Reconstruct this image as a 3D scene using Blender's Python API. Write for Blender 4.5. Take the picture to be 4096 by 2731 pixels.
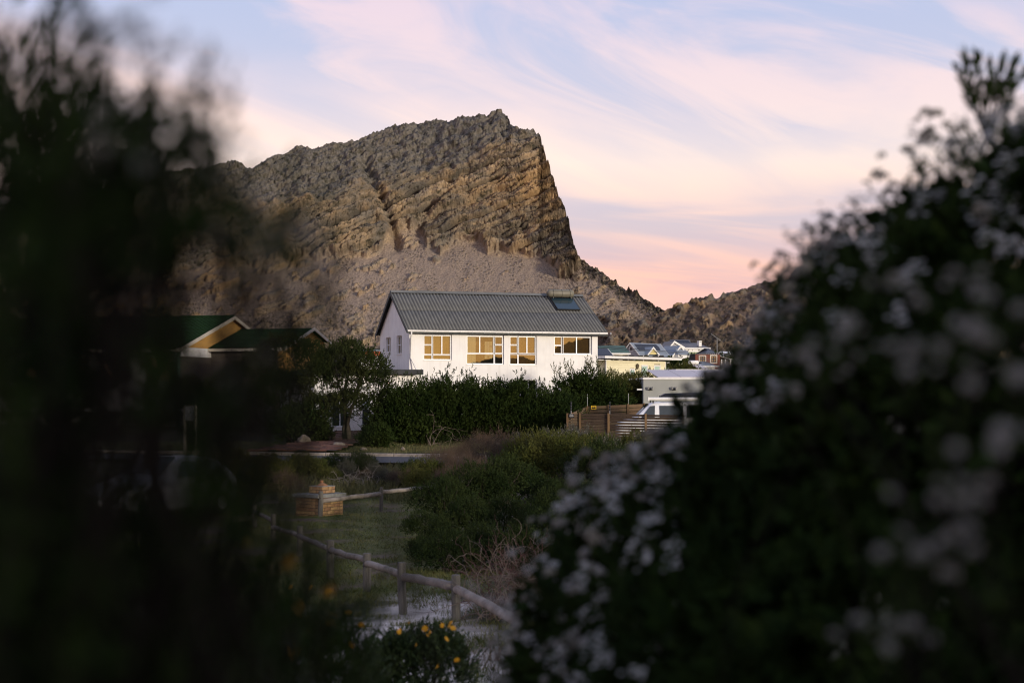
import bpy, bmesh, math, random
import numpy as np
from mathutils import Vector, Matrix, Euler

for o in list(bpy.data.objects):
    bpy.data.objects.remove(o)
SC = bpy.context.scene
COL = SC.collection
R = math.radians
F = 50.0 / 36.0 * 4096.0          # focal length in photo pixels
U0, V0, CZ = 2048.0, 1575.0, 3.0  # principal column, horizon row, camera height

# ------------------------------------------------------------------ camera
cam_d = bpy.data.cameras.new('camera')
cam_d.sensor_width = 36.0
cam_d.lens = 50.0
cam_d.shift_y = (V0 - 1365.5) / 4096.0
cam_d.clip_start = 0.05
cam_d.clip_end = 6000.0
cam_d.dof.use_dof = True
cam_d.dof.focus_distance = 78.0
cam_d.dof.aperture_fstop = 2.2
cam_d.dof.aperture_blades = 0
cam = bpy.data.objects.new('camera', cam_d)
COL.objects.link(cam)
cam.location = (0, 0, CZ)
cam.rotation_euler = (R(90), 0, 0)
SC.camera = cam

# ------------------------------------------------------------------ sun and sky
SUN_DIR = Vector((math.sin(R(40.0)), -math.cos(R(40.0)), 0.0))
SUN_EL = R(7.5)
sun_to = Vector((SUN_DIR.x * math.cos(SUN_EL), SUN_DIR.y * math.cos(SUN_EL), math.sin(SUN_EL)))
sl = bpy.data.lights.new('sun', 'SUN')
sl.energy = 2.9
sl.angle = R(8.0)
sl.color = (1.0, 0.88, 0.71)
sun = bpy.data.objects.new('sun', sl)
COL.objects.link(sun)
sun.rotation_euler = sun_to.to_track_quat('Z', 'Y').to_euler()
sun.location = (20, -30, 30)

W = bpy.data.worlds.new('World')
SC.world = W
W.use_nodes = True
wt = W.node_tree
wt.nodes.clear()


def wn(kind, **kw):
    n = wt.nodes.new(kind)
    for k, v in kw.items():
        setattr(n, k, v)
    return n


def wl(a, b):
    wt.links.new(a, b)


def wmath(op, a, b=None, c=None, clamp=False):
    n = wn('ShaderNodeMath', operation=op, use_clamp=clamp)
    for i, x in enumerate((a, b, c)):
        if x is None:
            continue
        if isinstance(x, (int, float)):
            n.inputs[i].default_value = x
        else:
            wl(x, n.inputs[i])
    return n.outputs[0]


def wramp(fac, stops, interp='LINEAR'):
    n = wn('ShaderNodeValToRGB')
    n.color_ramp.interpolation = interp
    while len(n.color_ramp.elements) < len(stops):
        n.color_ramp.elements.new(0.5)
    for e, (p, c) in zip(n.color_ramp.elements, stops):
        e.position = p
        e.color = (c[0], c[1], c[2], 1) if isinstance(c, tuple) else (c, c, c, 1)
    wl(fac, n.inputs[0])
    return n.outputs[0]


def wmix(fac, a, b, mode='MIX'):
    n = wn('ShaderNodeMix', data_type='RGBA', blend_type=mode)
    for s, x in ((n.inputs[0], fac), (n.inputs[6], a), (n.inputs[7], b)):
        if isinstance(x, (int, float)):
            s.default_value = x
        elif isinstance(x, tuple):
            s.default_value = (x[0], x[1], x[2], 1)
        else:
            wl(x, s)
    return n.outputs[2]


def wnoise(rot, scale, loc, sc, detail, dist, rough=0.5):
    m = wn('ShaderNodeMapping')
    m.inputs['Rotation'].default_value = rot
    m.inputs['Scale'].default_value = scale
    m.inputs['Location'].default_value = loc
    # rotate first, then stretch: two mappings keep the streak direction
    m.inputs['Scale'].default_value = (1, 1, 1)
    m.inputs['Location'].default_value = (0, 0, 0)
    wl(tc.outputs['Generated'], m.inputs[0])
    m2 = wn('ShaderNodeMapping')
    m2.inputs['Scale'].default_value = scale
    m2.inputs['Location'].default_value = loc
    wl(m.outputs[0], m2.inputs[0])
    n = wn('ShaderNodeTexNoise')
    n.inputs['Scale'].default_value = sc
    n.inputs['Detail'].default_value = detail
    n.inputs['Roughness'].default_value = rough
    n.inputs['Distortion'].default_value = dist
    wl(m2.outputs[0], n.inputs['Vector'])
    return n.outputs['Fac']


tc = wn('ShaderNodeTexCoord')
sep = wn('ShaderNodeSeparateXYZ')
wl(tc.outputs['Generated'], sep.inputs[0])
dx, dy, dz = sep.outputs
nish = wn('ShaderNodeTexSky', sky_type='NISHITA')
nish.sun_disc = False
nish.sun_elevation = SUN_EL
nish.sun_rotation = math.atan2(SUN_DIR.x, SUN_DIR.y)
nish.air_density = 1.2
nish.dust_density = 1.5
nish.altitude = 0
nish_c = wmix(1.0, nish.outputs[0], (0.075, 0.075, 0.075), 'MULTIPLY')
el = wmath('MULTIPLY', wmath('MAXIMUM', dz, 0.0), 1.0)
# clear dusk sky between the clouds
clear = wramp(el, [(0.0, (0.88, 0.48, 0.47)), (0.07, (0.82, 0.51, 0.53)), (0.115, (0.72, 0.60, 0.66)), (0.17, (0.66, 0.65, 0.79)),
                   (0.26, (0.53, 0.59, 0.82)), (0.6, (0.34, 0.43, 0.68)), (1.0, (0.26, 0.34, 0.58))])
clear = wmix(0.12, clear, nish_c)
# high cirrus lit from below by the set sun
cloud_col = wramp(el, [(0.0, (0.95, 0.55, 0.48)), (0.085, (1.0, 0.60, 0.48)), (0.125, (0.99, 0.70, 0.60)), (0.16, (1.0, 0.81, 0.71)),
                       (0.20, (0.98, 0.76, 0.72)), (0.27, (0.88, 0.68, 0.74)), (0.6, (0.55, 0.50, 0.62)), (1.0, (0.45, 0.45, 0.60))])
nA = wnoise((0, R(-15), 0), (1.0, 1.0, 2.4), (3.1, 1.7, 0.35), 3.2, 5.0, 0.9)
nB = wnoise((0, R(-20), 0), (1.0, 1.0, 4.2), (0.4, 2.2, 1.9), 3.6, 6.0, 1.3, 0.55)
nC = wnoise((0, R(-5), 0), (1.0, 1.0, 9.0), (7.7, 0.2, 2.3), 3.0, 5.0, 0.8)
q = wmath('ADD', wmath('ADD', el, wmath('MULTIPLY', dx, 0.11)), wmath('MULTIPLY', wmath('SUBTRACT', nA, 0.5), 0.16))
bank = wramp(q, [(0.0, 1.0), (0.165, 1.0), (0.245, 0.0)], 'EASE')
bank = wmath('MULTIPLY', bank, wramp(nB, [(0.30, 0.45), (0.60, 1.0)]))
wisp = wmath('MULTIPLY', wramp(nB, [(0.40, 0.0), (0.64, 0.75)], 'EASE'), wramp(nA, [(0.38, 0.35), (0.58, 1.0)]))
cm = wmath('MAXIMUM', bank, wisp)
gap = wramp(wmath('ADD', el, wmath('MULTIPLY', wmath('SUBTRACT', nA, 0.5), 0.10)), [(0.0, 1.0), (0.115, 1.0), (0.15, 0.0), (1.0, 0.0)], 'EASE')
cl_low = wramp(nC, [(0.44, 0.0), (0.62, 1.0)], 'EASE')
mask = wmix(gap, cm, cl_low)
skyc = wmix(mask, clear, cloud_col)
# warm afterglow round the sunset, behind the camera
vd = wn('ShaderNodeVectorMath', operation='DOT_PRODUCT')
wl(tc.outputs['Generated'], vd.inputs[0])
vd.inputs[1].default_value = (SUN_DIR.x, SUN_DIR.y, 0.05)
glow = wmath('POWER', wmath('MAXIMUM', vd.outputs['Value'], 0.0), 6.0)
glowe = wmath('MULTIPLY', glow, wramp(el, [(0.0, 1.0), (0.12, 0.7), (0.45, 0.0)]))
skyc = wmix(wmath('MULTIPLY', glowe, 0.85), skyc, wmix(mask, (1.0, 0.66, 0.28), (1.35, 0.80, 0.27)))
bg = wn('ShaderNodeBackground')
wl(skyc, bg.inputs[0])
bg.inputs[1].default_value = 1.0
wo = wn('ShaderNodeOutputWorld')
wl(bg.outputs[0], wo.inputs[0])

vs = SC.view_settings
SC.display_settings.display_device = 'sRGB'
vs.view_transform = 'Standard'
vs.look = 'None'
vs.exposure = 0.15
vs.gamma = 1.0
vs.use_curve_mapping = False
SC.render.engine = 'CYCLES'
cy = SC.cycles
cy.use_denoising = True
cy.pixel_filter_type = 'BLACKMAN_HARRIS'
cy.filter_width = 1.1
cy.max_bounces = 6
cy.diffuse_bounces = 3
cy.glossy_bounces = 3
cy.transparent_max_bounces = 12
cy.caustics_reflective = False
cy.caustics_refractive = False
cy.sample_clamp_indirect = 4.0

# ------------------------------------------------------------------ helpers
rng = np.random.default_rng(7)
random.seed(7)
_perm = np.random.default_rng(3).permutation(512).astype(np.int64)
_perm = np.concatenate([_perm, _perm, _perm])
_ga = np.random.default_rng(5).uniform(0, 2 * np.pi, 1024)
_gx, _gy = np.cos(_ga), np.sin(_ga)


def _h(ix, iy, s):
    return _perm[(_perm[(ix + s * 37) % 512] + iy) % 512]


def perlin(x, y, seed=0):
    x = np.asarray(x, float); y = np.asarray(y, float)
    ix = np.floor(x).astype(np.int64); iy = np.floor(y).astype(np.int64)
    fx = x - ix; fy = y - iy
    sx = fx * fx * fx * (fx * (fx * 6 - 15) + 10); sy = fy * fy * fy * (fy * (fy * 6 - 15) + 10)

    def g(ox, oy):
        k = _h(ix + ox, iy + oy, seed)
        return _gx[k] * (fx - ox) + _gy[k] * (fy - oy)
    a = g(0, 0) * (1 - sx) + g(1, 0) * sx
    b = g(0, 1) * (1 - sx) + g(1, 1) * sx
    return (a * (1 - sy) + b * sy) * 1.5


def fbm(x, y, oct=4, seed=0, gain=0.5, lac=2.03):
    t = 0; a = 1; n = 0
    for i in range(oct):
        t = t + a * perlin(x * lac ** i + 13.7 * i, y * lac ** i - 7.3 * i, seed + i)
        n += a; a *= gain
    return t / n


def ridged(x, y, oct=4, seed=0):
    t = 0; a = 1; n = 0
    for i in range(oct):
        t = t + a * (1 - np.abs(perlin(x * 2.07 ** i + 3.1 * i, y * 2.07 ** i, seed + i)) * 1.6)
        n += a; a *= 0.5
    return t / n


def worley(x, y, seed=0):
    ix = np.floor(x).astype(np.int64); iy = np.floor(y).astype(np.int64)
    d1 = np.full(x.shape, 9.0); d2 = np.full(x.shape, 9.0); idv = np.zeros(x.shape)
    for oy in (-1, 0, 1):
        for ox in (-1, 0, 1):
            k = _h(ix + ox, iy + oy, seed)
            px = ix + ox + (k % 61) / 61.0; py = iy + oy + (k % 53) / 53.0
            d = np.hypot(x - px, y - py)
            c = d < d1
            d2 = np.where(c, d1, np.minimum(d2, d)); idv = np.where(c, (k % 97) / 97.0, idv); d1 = np.where(c, d, d1)
    return d1, d2, idv


def sstep(a, b, x):
    t = np.clip((x - a) / (b - a), 0, 1)
    return t * t * (3 - 2 * t)


PROF_Y = [-300, -60, -25, -10, -3, 0, 5, 9, 13, 18, 35, 45, 60, 69, 80, 105, 150, 220, 350, 450, 600, 1200]
PROF_Z = [-2, 0.2, 2.2, 2.3, 1.6, 1.35, 1.1, 0.6, 0.25, 0.02, 0.0, 0.1, 0.25, 0.55, 0.9, 1.6, 2.8, 4.8, 9.5, 14, 22, 40]


def G(x, y):
    return np.interp(y, PROF_Y, PROF_Z)


def at(u, v, d):
    return Vector(((u - U0) / F * d, d, CZ + (V0 - v) / F * d))


def gat(u, d):
    x = (u - U0) / F * d
    return Vector((x, d, float(G(x, d))))


def tag(o, label=None, cat=None, group=None, kind=None):
    if label: o['label'] = label
    if cat: o['category'] = cat
    if group: o['group'] = group
    if kind: o['kind'] = kind
    return o


def empty(name, loc=(0, 0, 0), rz=0.0, label=None, cat=None, group=None):
    o = bpy.data.objects.new(name, None)
    COL.objects.link(o)
    o.location = loc
    o.rotation_euler = (0, 0, rz)
    o.empty_display_size = 0.2
    return tag(o, label, cat, group)


def link(name, me, mat=None, parent=None, loc=(0, 0, 0), rot=(0, 0, 0), scale=(1, 1, 1)):
    o = bpy.data.objects.new(name, me)
    COL.objects.link(o)
    o.location = loc; o.rotation_euler = rot; o.scale = scale
    if mat is not None and len(me.materials) == 0:
        me.materials.append(mat)
    if parent is not None:
        o.parent = parent
    return o


def np_mesh(name, verts, faces, smooth=False):
    """verts (N,3), faces (M,k) arrays."""
    me = bpy.data.meshes.new(name)
    verts = np.ascontiguousarray(verts, dtype=np.float32); faces = np.ascontiguousarray(faces, dtype=np.int32)
    n, k = faces.shape
    me.vertices.add(len(verts)); me.vertices.foreach_set('co', verts.ravel())
    me.loops.add(n * k); me.loops.foreach_set('vertex_index', faces.ravel())
    me.polygons.add(n)
    me.polygons.foreach_set('loop_start', np.arange(0, n * k, k, dtype=np.int32))
    me.polygons.foreach_set('loop_total', np.full(n, k, dtype=np.int32))
    if smooth:
        me.polygons.foreach_set('use_smooth', np.ones(n, dtype=bool))
    me.update(calc_edges=True)
    me.validate()
    return me


def copy_tree(o, parent=None):
    c = o.copy()
    COL.objects.link(c)
    c.parent = parent
    for ch in o.children:
        copy_tree(ch, c)
    return c


class MB:
    """collects simple solids into one mesh"""

    def __init__(self):
        self.v = []; self.f = []

    def add(self, vs, fs):
        k = len(self.v)
        self.v += [tuple(p) for p in vs]
        self.f += [tuple(i + k for i in f) for f in fs]
        return self

    def box(self, x0, x1, y0, y1, z0, z1):
        return self.add([(x0, y0, z0), (x1, y0, z0), (x1, y1, z0), (x0, y1, z0), (x0, y0, z1), (x1, y0, z1), (x1, y1, z1), (x0, y1, z1)],
                        [(3, 2, 1, 0), (4, 5, 6, 7), (0, 1, 5, 4), (1, 2, 6, 5), (2, 3, 7, 6), (3, 0, 4, 7)])

    def quad(self, a, b, c, d):
        return self.add([a, b, c, d], [(0, 1, 2, 3)])

    def slab(self, pts, n, t):
        """flat polygon pts thickened by t along -n"""
        n = Vector(n).normalized() * t
        k = len(pts)
        a = [Vector(p) for p in pts]; b = [p - n for p in a]
        fs = [tuple(range(k)), tuple(range(2 * k - 1, k - 1, -1))]
        for i in range(k):
            j = (i + 1) % k
            fs.append((i, i + k, j + k, j))
        return self.add(a + b, fs)

    def tube(self, pts, radii, n=6, caps=True):
        pts = [Vector(p) for p in pts]
        if isinstance(radii, (int, float)):
            radii = [radii] * len(pts)
        rings = []
        up = Vector((0.13, 0.27, 0.95))
        for i, p in enumerate(pts):
            t = (pts[min(i + 1, len(pts) - 1)] - pts[max(i - 1, 0)])
            t = t.normalized() if t.length > 1e-9 else Vector((0, 0, 1))
            a = t.cross(up)
            a = a.normalized() if a.length > 1e-4 else t.cross(Vector((1, 0, 0))).normalized()
            b = t.cross(a)
            rings.append([p + (a * math.cos(2 * math.pi * k / n) + b * math.sin(2 * math.pi * k / n)) * radii[i] for k in range(n)])
        fs = []
        for i in range(len(pts) - 1):
            for k in range(n):
                j = (k + 1) % n
                fs.append((i * n + k, i * n + j, (i + 1) * n + j, (i + 1) * n + k))
        if caps:
            fs.append(tuple(range(n - 1, -1, -1)))
            fs.append(tuple((len(pts) - 1) * n + k for k in range(n)))
        return self.add([p for r in rings for p in r], fs)

    def mesh(self, name, smooth=False, bevel=0.0):
        me = bpy.data.meshes.new(name)
        me.from_pydata(self.v, [], self.f)
        if bevel > 0:
            bm = bmesh.new(); bm.from_mesh(me)
            bmesh.ops.bevel(bm, geom=bm.edges[:], offset=bevel, segments=1, affect='EDGES')
            bm.to_mesh(me); bm.free()
        if smooth:
            me.polygons.foreach_set('use_smooth', [True] * len(me.polygons))
        me.update()
        return me

    def build(self, name, mat, parent=None, smooth=False, bevel=0.0, loc=(0, 0, 0), rot=(0, 0, 0)):
        return link(name, self.mesh(name, smooth, bevel), mat, parent, loc, rot)


# ------------------------------------------------------------------ materials
MATS = {}


def mat(name, c1, c2=None, scale=4.0, rough=0.8, bump=0.0, bscale=30.0, stretch=(1, 1, 1), metal=0.0, spec=0.3, detail=4.0,
        lo=0.35, hi=0.65, island=0.0, coat=0.0):
    if name in MATS:
        return MATS[name]
    m = bpy.data.materials.new(name)
    m.use_nodes = True
    t = m.node_tree
    b = t.nodes['Principled BSDF']
    b.inputs['Roughness'].default_value = rough
    b.inputs['Metallic'].default_value = metal
    b.inputs['Specular IOR Level'].default_value = spec
    b.inputs['Coat Weight'].default_value = coat
    tcn = t.nodes.new('ShaderNodeTexCoord')
    mp = t.nodes.new('ShaderNodeMapping')
    mp.inputs['Scale'].default_value = stretch
    t.links.new(tcn.outputs['Object'], mp.inputs[0])
    c2 = c2 or tuple(x * 0.8 for x in c1)
    nz = t.nodes.new('ShaderNodeTexNoise')
    nz.inputs['Scale'].default_value = scale
    nz.inputs['Detail'].default_value = detail
    t.links.new(mp.outputs[0], nz.inputs['Vector'])
    rp = t.nodes.new('ShaderNodeValToRGB')
    rp.color_ramp.elements[0].position = lo
    rp.color_ramp.elements[1].position = hi
    rp.color_ramp.elements[0].color = (*c1, 1)
    rp.color_ramp.elements[1].color = (*c2, 1)
    t.links.new(nz.outputs['Fac'], rp.inputs[0])
    out = rp.outputs[0]
    if island > 0:
        ge = t.nodes.new('ShaderNodeNewGeometry')
        hs = t.nodes.new('ShaderNodeHueSaturation')
        mr = t.nodes.new('ShaderNodeMapRange')
        mr.inputs['To Min'].default_value = 1 - island
        mr.inputs['To Max'].default_value = 1 + island
        t.links.new(ge.outputs['Random Per Island'], mr.inputs['Value'])
        t.links.new(mr.outputs[0], hs.inputs['Value'])
        t.links.new(out, hs.inputs['Color'])
        out = hs.outputs[0]
    t.links.new(out, b.inputs['Base Color'])
    if bump > 0:
        n2 = t.nodes.new('ShaderNodeTexNoise')
        n2.inputs['Scale'].default_value = bscale
        n2.inputs['Detail'].default_value = 5
        t.links.new(mp.outputs[0], n2.inputs['Vector'])
        bp = t.nodes.new('ShaderNodeBump')
        bp.inputs['Strength'].default_value = bump
        bp.inputs['Distance'].default_value = 0.05
        t.links.new(n2.outputs['Fac'], bp.inputs['Height'])
        t.links.new(bp.outputs[0], b.inputs['Normal'])
    MATS[name] = m
    return m


def objrand(m, amount, hue=0.0):
    """vary the value a little from object to object (bricks, planks)"""
    t = m.node_tree
    b = t.nodes['Principled BSDF']
    src = b.inputs['Base Color'].links[0].from_socket
    oi = t.nodes.new('ShaderNodeObjectInfo')
    hs = t.nodes.new('ShaderNodeHueSaturation')
    mr = t.nodes.new('ShaderNodeMapRange')
    mr.inputs['To Min'].default_value = 1 - amount
    mr.inputs['To Max'].default_value = 1 + amount
    t.links.new(oi.outputs['Random'], mr.inputs['Value'])
    t.links.new(mr.outputs[0], hs.inputs['Value'])
    if hue:
        mh = t.nodes.new('ShaderNodeMapRange')
        mh.inputs['To Min'].default_value = 0.5 - hue
        mh.inputs['To Max'].default_value = 0.5 + hue
        t.links.new(oi.outputs['Random'], mh.inputs['Value'])
        t.links.new(mh.outputs[0], hs.inputs['Hue'])
    t.links.new(src, hs.inputs['Color'])
    t.links.new(hs.outputs[0], b.inputs['Base Color'])
    return m


def glass_mat(name, tint=(0.9, 0.92, 0.95), refl=0.22, gcol=(1, 1, 1)):
    m = bpy.data.materials.new(name)
    m.use_nodes = True
    t = m.node_tree
    t.nodes.clear()
    o = t.nodes.new('ShaderNodeOutputMaterial')
    mx = t.nodes.new('ShaderNodeMixShader')
    tr = t.nodes.new('ShaderNodeBsdfTransparent')
    gl = t.nodes.new('ShaderNodeBsdfGlossy')
    tr.inputs[0].default_value = (*tint, 1)
    gl.inputs[0].default_value = (*gcol, 1)
    gl.inputs['Roughness'].default_value = 0.01
    fr = t.nodes.new('ShaderNodeFresnel')
    fr.inputs['IOR'].default_value = 1.5
    ad = t.nodes.new('ShaderNodeMath')
    ad.operation = 'ADD'
    ad.use_clamp = True
    ad.inputs[1].default_value = refl
    t.links.new(fr.outputs[0], ad.inputs[0])
    t.links.new(ad.outputs[0], mx.inputs[0])
    t.links.new(tr.outputs[0], mx.inputs[1])
    t.links.new(gl.outputs[0], mx.inputs[2])
    t.links.new(mx.outputs[0], o.inputs[0])
    MATS[name] = m
    return m


def leaf_mat(name, c1, c2, island=0.35, rough=0.55, transl=0.15, scale=1.5, spec=0.25):
    m = mat(name, c1, c2, scale=scale, rough=rough, island=island, spec=spec)
    t = m.node_tree
    b = t.nodes['Principled BSDF']
    o = t.nodes['Material Output']
    tl = t.nodes.new('ShaderNodeBsdfTranslucent')
    mx = t.nodes.new('ShaderNodeMixShader')
    mx.inputs[0].default_value = transl
    t.links.new(b.inputs['Base Color'].links[0].from_socket, tl.inputs[0])
    t.links.new(b.outputs[0], mx.inputs[1])
    t.links.new(tl.outputs[0], mx.inputs[2])
    t.links.new(mx.outputs[0], o.inputs[0])
    return m
# ================================================================== ground
def grid_axis(parts):
    out = []
    for a, b, s in parts:
        out += list(np.arange(a, b, s))
    out.append(parts[-1][1])
    return np.array(out)


gx = grid_axis([(-500, -60, 22), (-60, -16, 1.6), (-16, 16, 0.4), (16, 60, 1.6), (60, 500, 22)])
gy = grid_axis([(-300, -30, 15), (-30, -4, 1.5), (-4, 9, 0.6), (9, 40, 0.35), (40, 84, 0.8), (84, 160, 3), (160, 700, 20), (700, 1300, 60)])
GX, GY = np.meshgrid(gx, gy)


def ground_z(x, y):
    near = sstep(160, 80, y)
    bump = fbm(x * 0.35, y * 0.35, 3, 11) * 0.14 + fbm(x * 1.6, y * 1.6, 3, 12) * 0.05
    flat = sstep(52, 55, y) * sstep(66, 63, y)          # the road bed stays even
    return G(x, y) + bump * near * (1 - flat) + fbm(x * 0.02, y * 0.02, 3, 13) * 2.5 * sstep(160, 400, y)


GZ = ground_z(GX, GY)
ny, nx = GX.shape
idx = np.arange(nx * ny).reshape(ny, nx)
gf = np.stack([idx[:-1, :-1], idx[:-1, 1:], idx[1:, 1:], idx[1:, :-1]], -1).reshape(-1, 4)
gme = np_mesh('ground', np.stack([GX, GY, GZ], -1).reshape(-1, 3), gf, smooth=True)
# ground cover kinds (bare sand, mown lawn, rough veld, trodden earth) painted by place
px = GX.ravel(); py = GY.ravel()
uu = U0 + F * px / np.maximum(py, 1.0)
wob = fbm(px * 0.5, py * 0.5, 3, 21)
wob2 = fbm(px * 2.2, py * 2.2, 3, 24)
path_c = np.interp(py, [0, 9, 13, 16, 19.5, 22], [0.2, -0.55, -1.15, -1.65, -1.7, -1.6])
path_w = np.interp(py, [0, 9, 13, 16, 19, 21.5, 23], [0.9, 0.95, 1.0, 0.85, 0.45, 0.1, 0.0])
sand = sstep(0.35, -0.35, np.abs(px - path_c - 0.35) - path_w + wob * 0.7 + wob2 * 0.9) * sstep(24, 19.5, py + wob)
lawn = sstep(20, 21.5, py + wob * 2) * sstep(44, 40, py + wob * 2) * sstep(1.0, -0.6, px + 0.9 + wob * 0.8)
dirt = sstep(0.06, 0.32, fbm(px * 0.7 + 5, py * 0.7, 4, 22)) * lawn
verge = sstep(63.3, 63.8, py) * sstep(72, 70, py)
for nm, arr in (('sand', sand), ('lawn', np.clip(lawn + 0.75 * verge, 0, 1)), ('dirt', dirt)):
    a = gme.attributes.new(nm, 'FLOAT', 'POINT')
    a.data.foreach_set('value', arr.astype(np.float32))

gm = mat('ground_veld', (0.060, 0.050, 0.034), (0.032, 0.034, 0.018), scale=2.5, rough=0.95, bump=0.6, bscale=9, spec=0.1)
t = gm.node_tree
b = t.nodes['Principled BSDF']
src = b.inputs['Base Color'].links[0].from_socket


def gmix(src, attr, ca, cb, sc):
    at_ = t.nodes.new('ShaderNodeAttribute'); at_.attribute_name = attr
    nz = t.nodes.new('ShaderNodeTexNoise'); nz.inputs['Scale'].default_value = sc; nz.inputs['Detail'].default_value = 6
    tc_ = t.nodes.new('ShaderNodeTexCoord'); t.links.new(tc_.outputs['Object'], nz.inputs['Vector'])
    rp = t.nodes.new('ShaderNodeValToRGB')
    rp.color_ramp.elements[0].position = 0.36; rp.color_ramp.elements[1].position = 0.64
    rp.color_ramp.elements[0].color = (*ca, 1); rp.color_ramp.elements[1].color = (*cb, 1)
    t.links.new(nz.outputs['Fac'], rp.inputs[0])
    mx = t.nodes.new('ShaderNodeMix'); mx.data_type = 'RGBA'
    t.links.new(at_.outputs['Fac'], mx.inputs[0]); t.links.new(src, mx.inputs[6]); t.links.new(rp.outputs[0], mx.inputs[7])
    return mx.outputs[2]


src = gmix(src, 'lawn', (0.065, 0.075, 0.020), (0.105, 0.098, 0.036), 6)
src = gmix(src, 'dirt', (0.14, 0.105, 0.075), (0.085, 0.065, 0.045), 8)
src = gmix(src, 'sand', (0.70, 0.62, 0.56), (0.54, 0.46, 0.41), 5)
t.links.new(src, b.inputs['Base Color'])
tag(link('ground', gme, gm), kind='structure')

# ------------------------------------------------------------------ road, kerb, driveway
def road_y(x):
    return 60.4 - 0.27 * (x + 6.0)


asph = mat('asphalt', (0.085, 0.082, 0.085), (0.055, 0.053, 0.055), scale=6, rough=0.9, bump=0.25, bscale=60)
xs = np.arange(-26, 3.01, 0.5)
rv = []; rf = []
for i, x in enumerate(xs):
    y1 = road_y(x)
    for k, yy in enumerate((y1 - 5.2, y1 - 2.6, y1)):
        rv.append((x, yy, float(G(x, 60)) + 0.10 + (0.04 if k == 1 else 0)))
for i in range(len(xs) - 1):
    for k in range(2):
        a = i * 3 + k
        rf.append((a, a + 3, a + 4, a + 1))
tag(link('road', np_mesh('road', np.array(rv), np.array(rf), True), asph), kind='structure')
kerb_m = mat('kerb_concrete', (0.36, 0.31, 0.26), (0.24, 0.21, 0.18), scale=5, rough=0.9, bump=0.2)
kerb = empty('kerb', (0, 0, 0))
tag(kerb, kind='structure')
kme = MB().box(0, 0.98, 0, 0.24, -0.1, 0.15).mesh('kerb_stone', bevel=0.02)
for i in range(26):
    x = -24 + i * 1.0
    y = road_y(x)
    link('kerb_stone', kme, kerb_m, kerb, (x, y + 0.005, float(G(x, 60)) + 0.08), (0, 0, math.atan(-0.27)), (1.03, 1, 1))

# clay-paved driveway up to the white house
pav_m = objrand(mat('clay_paver', (0.16, 0.075, 0.055), (0.095, 0.05, 0.04), scale=3, rough=0.9, bump=0.2), 0.3, 0.01)
drv = empty('driveway', (0, 0, 0))
tag(drv, kind='structure')


def drive_pt(s, w):
    """s along 0..1 from the road to the door, w across -1..1"""
    y = 63.0 + 18.0 * s
    cxp = np.interp(s, [0, 0.3, 0.6, 1.0], [-9.8, -8.9, -8.3, -8.4])
    wd = np.interp(s, [0, 0.25, 1.0], [2.0, 1.5, 1.5])
    x = cxp + wd * w
    return x, y, float(G(x, y)) + 0.03


base = MB()
N = 20
for i in range(N):
    a = drive_pt(i / N, -1); b_ = drive_pt(i / N, 1); c = drive_pt((i + 1) / N, 1); d = drive_pt((i + 1) / N, -1)
    base.quad((a[0], a[1], a[2] + .12), (b_[0], b_[1], b_[2] + .12), (c[0], c[1], c[2] + .12), (d[0], d[1], d[2] + .12))
base.build('paving_bed', mat('paving_sand', (0.08, 0.05, 0.04), rough=1.0), drv)
pme = MB().box(-0.47, 0.47, -0.30, 0.30, -0.05, 0.02).mesh('paver', bevel=0.012)
for i in range(26):
    for k in range(3):
        s = (i + 0.5) / 26
        x, y, z = drive_pt(s, (k - 1) * 0.66 + (0.12 if i % 2 else -0.12))
        o = link('paver', pme, pav_m, drv, (x, y, z + 0.125), (random.uniform(-.01, .01), random.uniform(-.01, .01), random.uniform(-.03, .03)))
        o.scale = (0.98, 1.1, 1)

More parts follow.
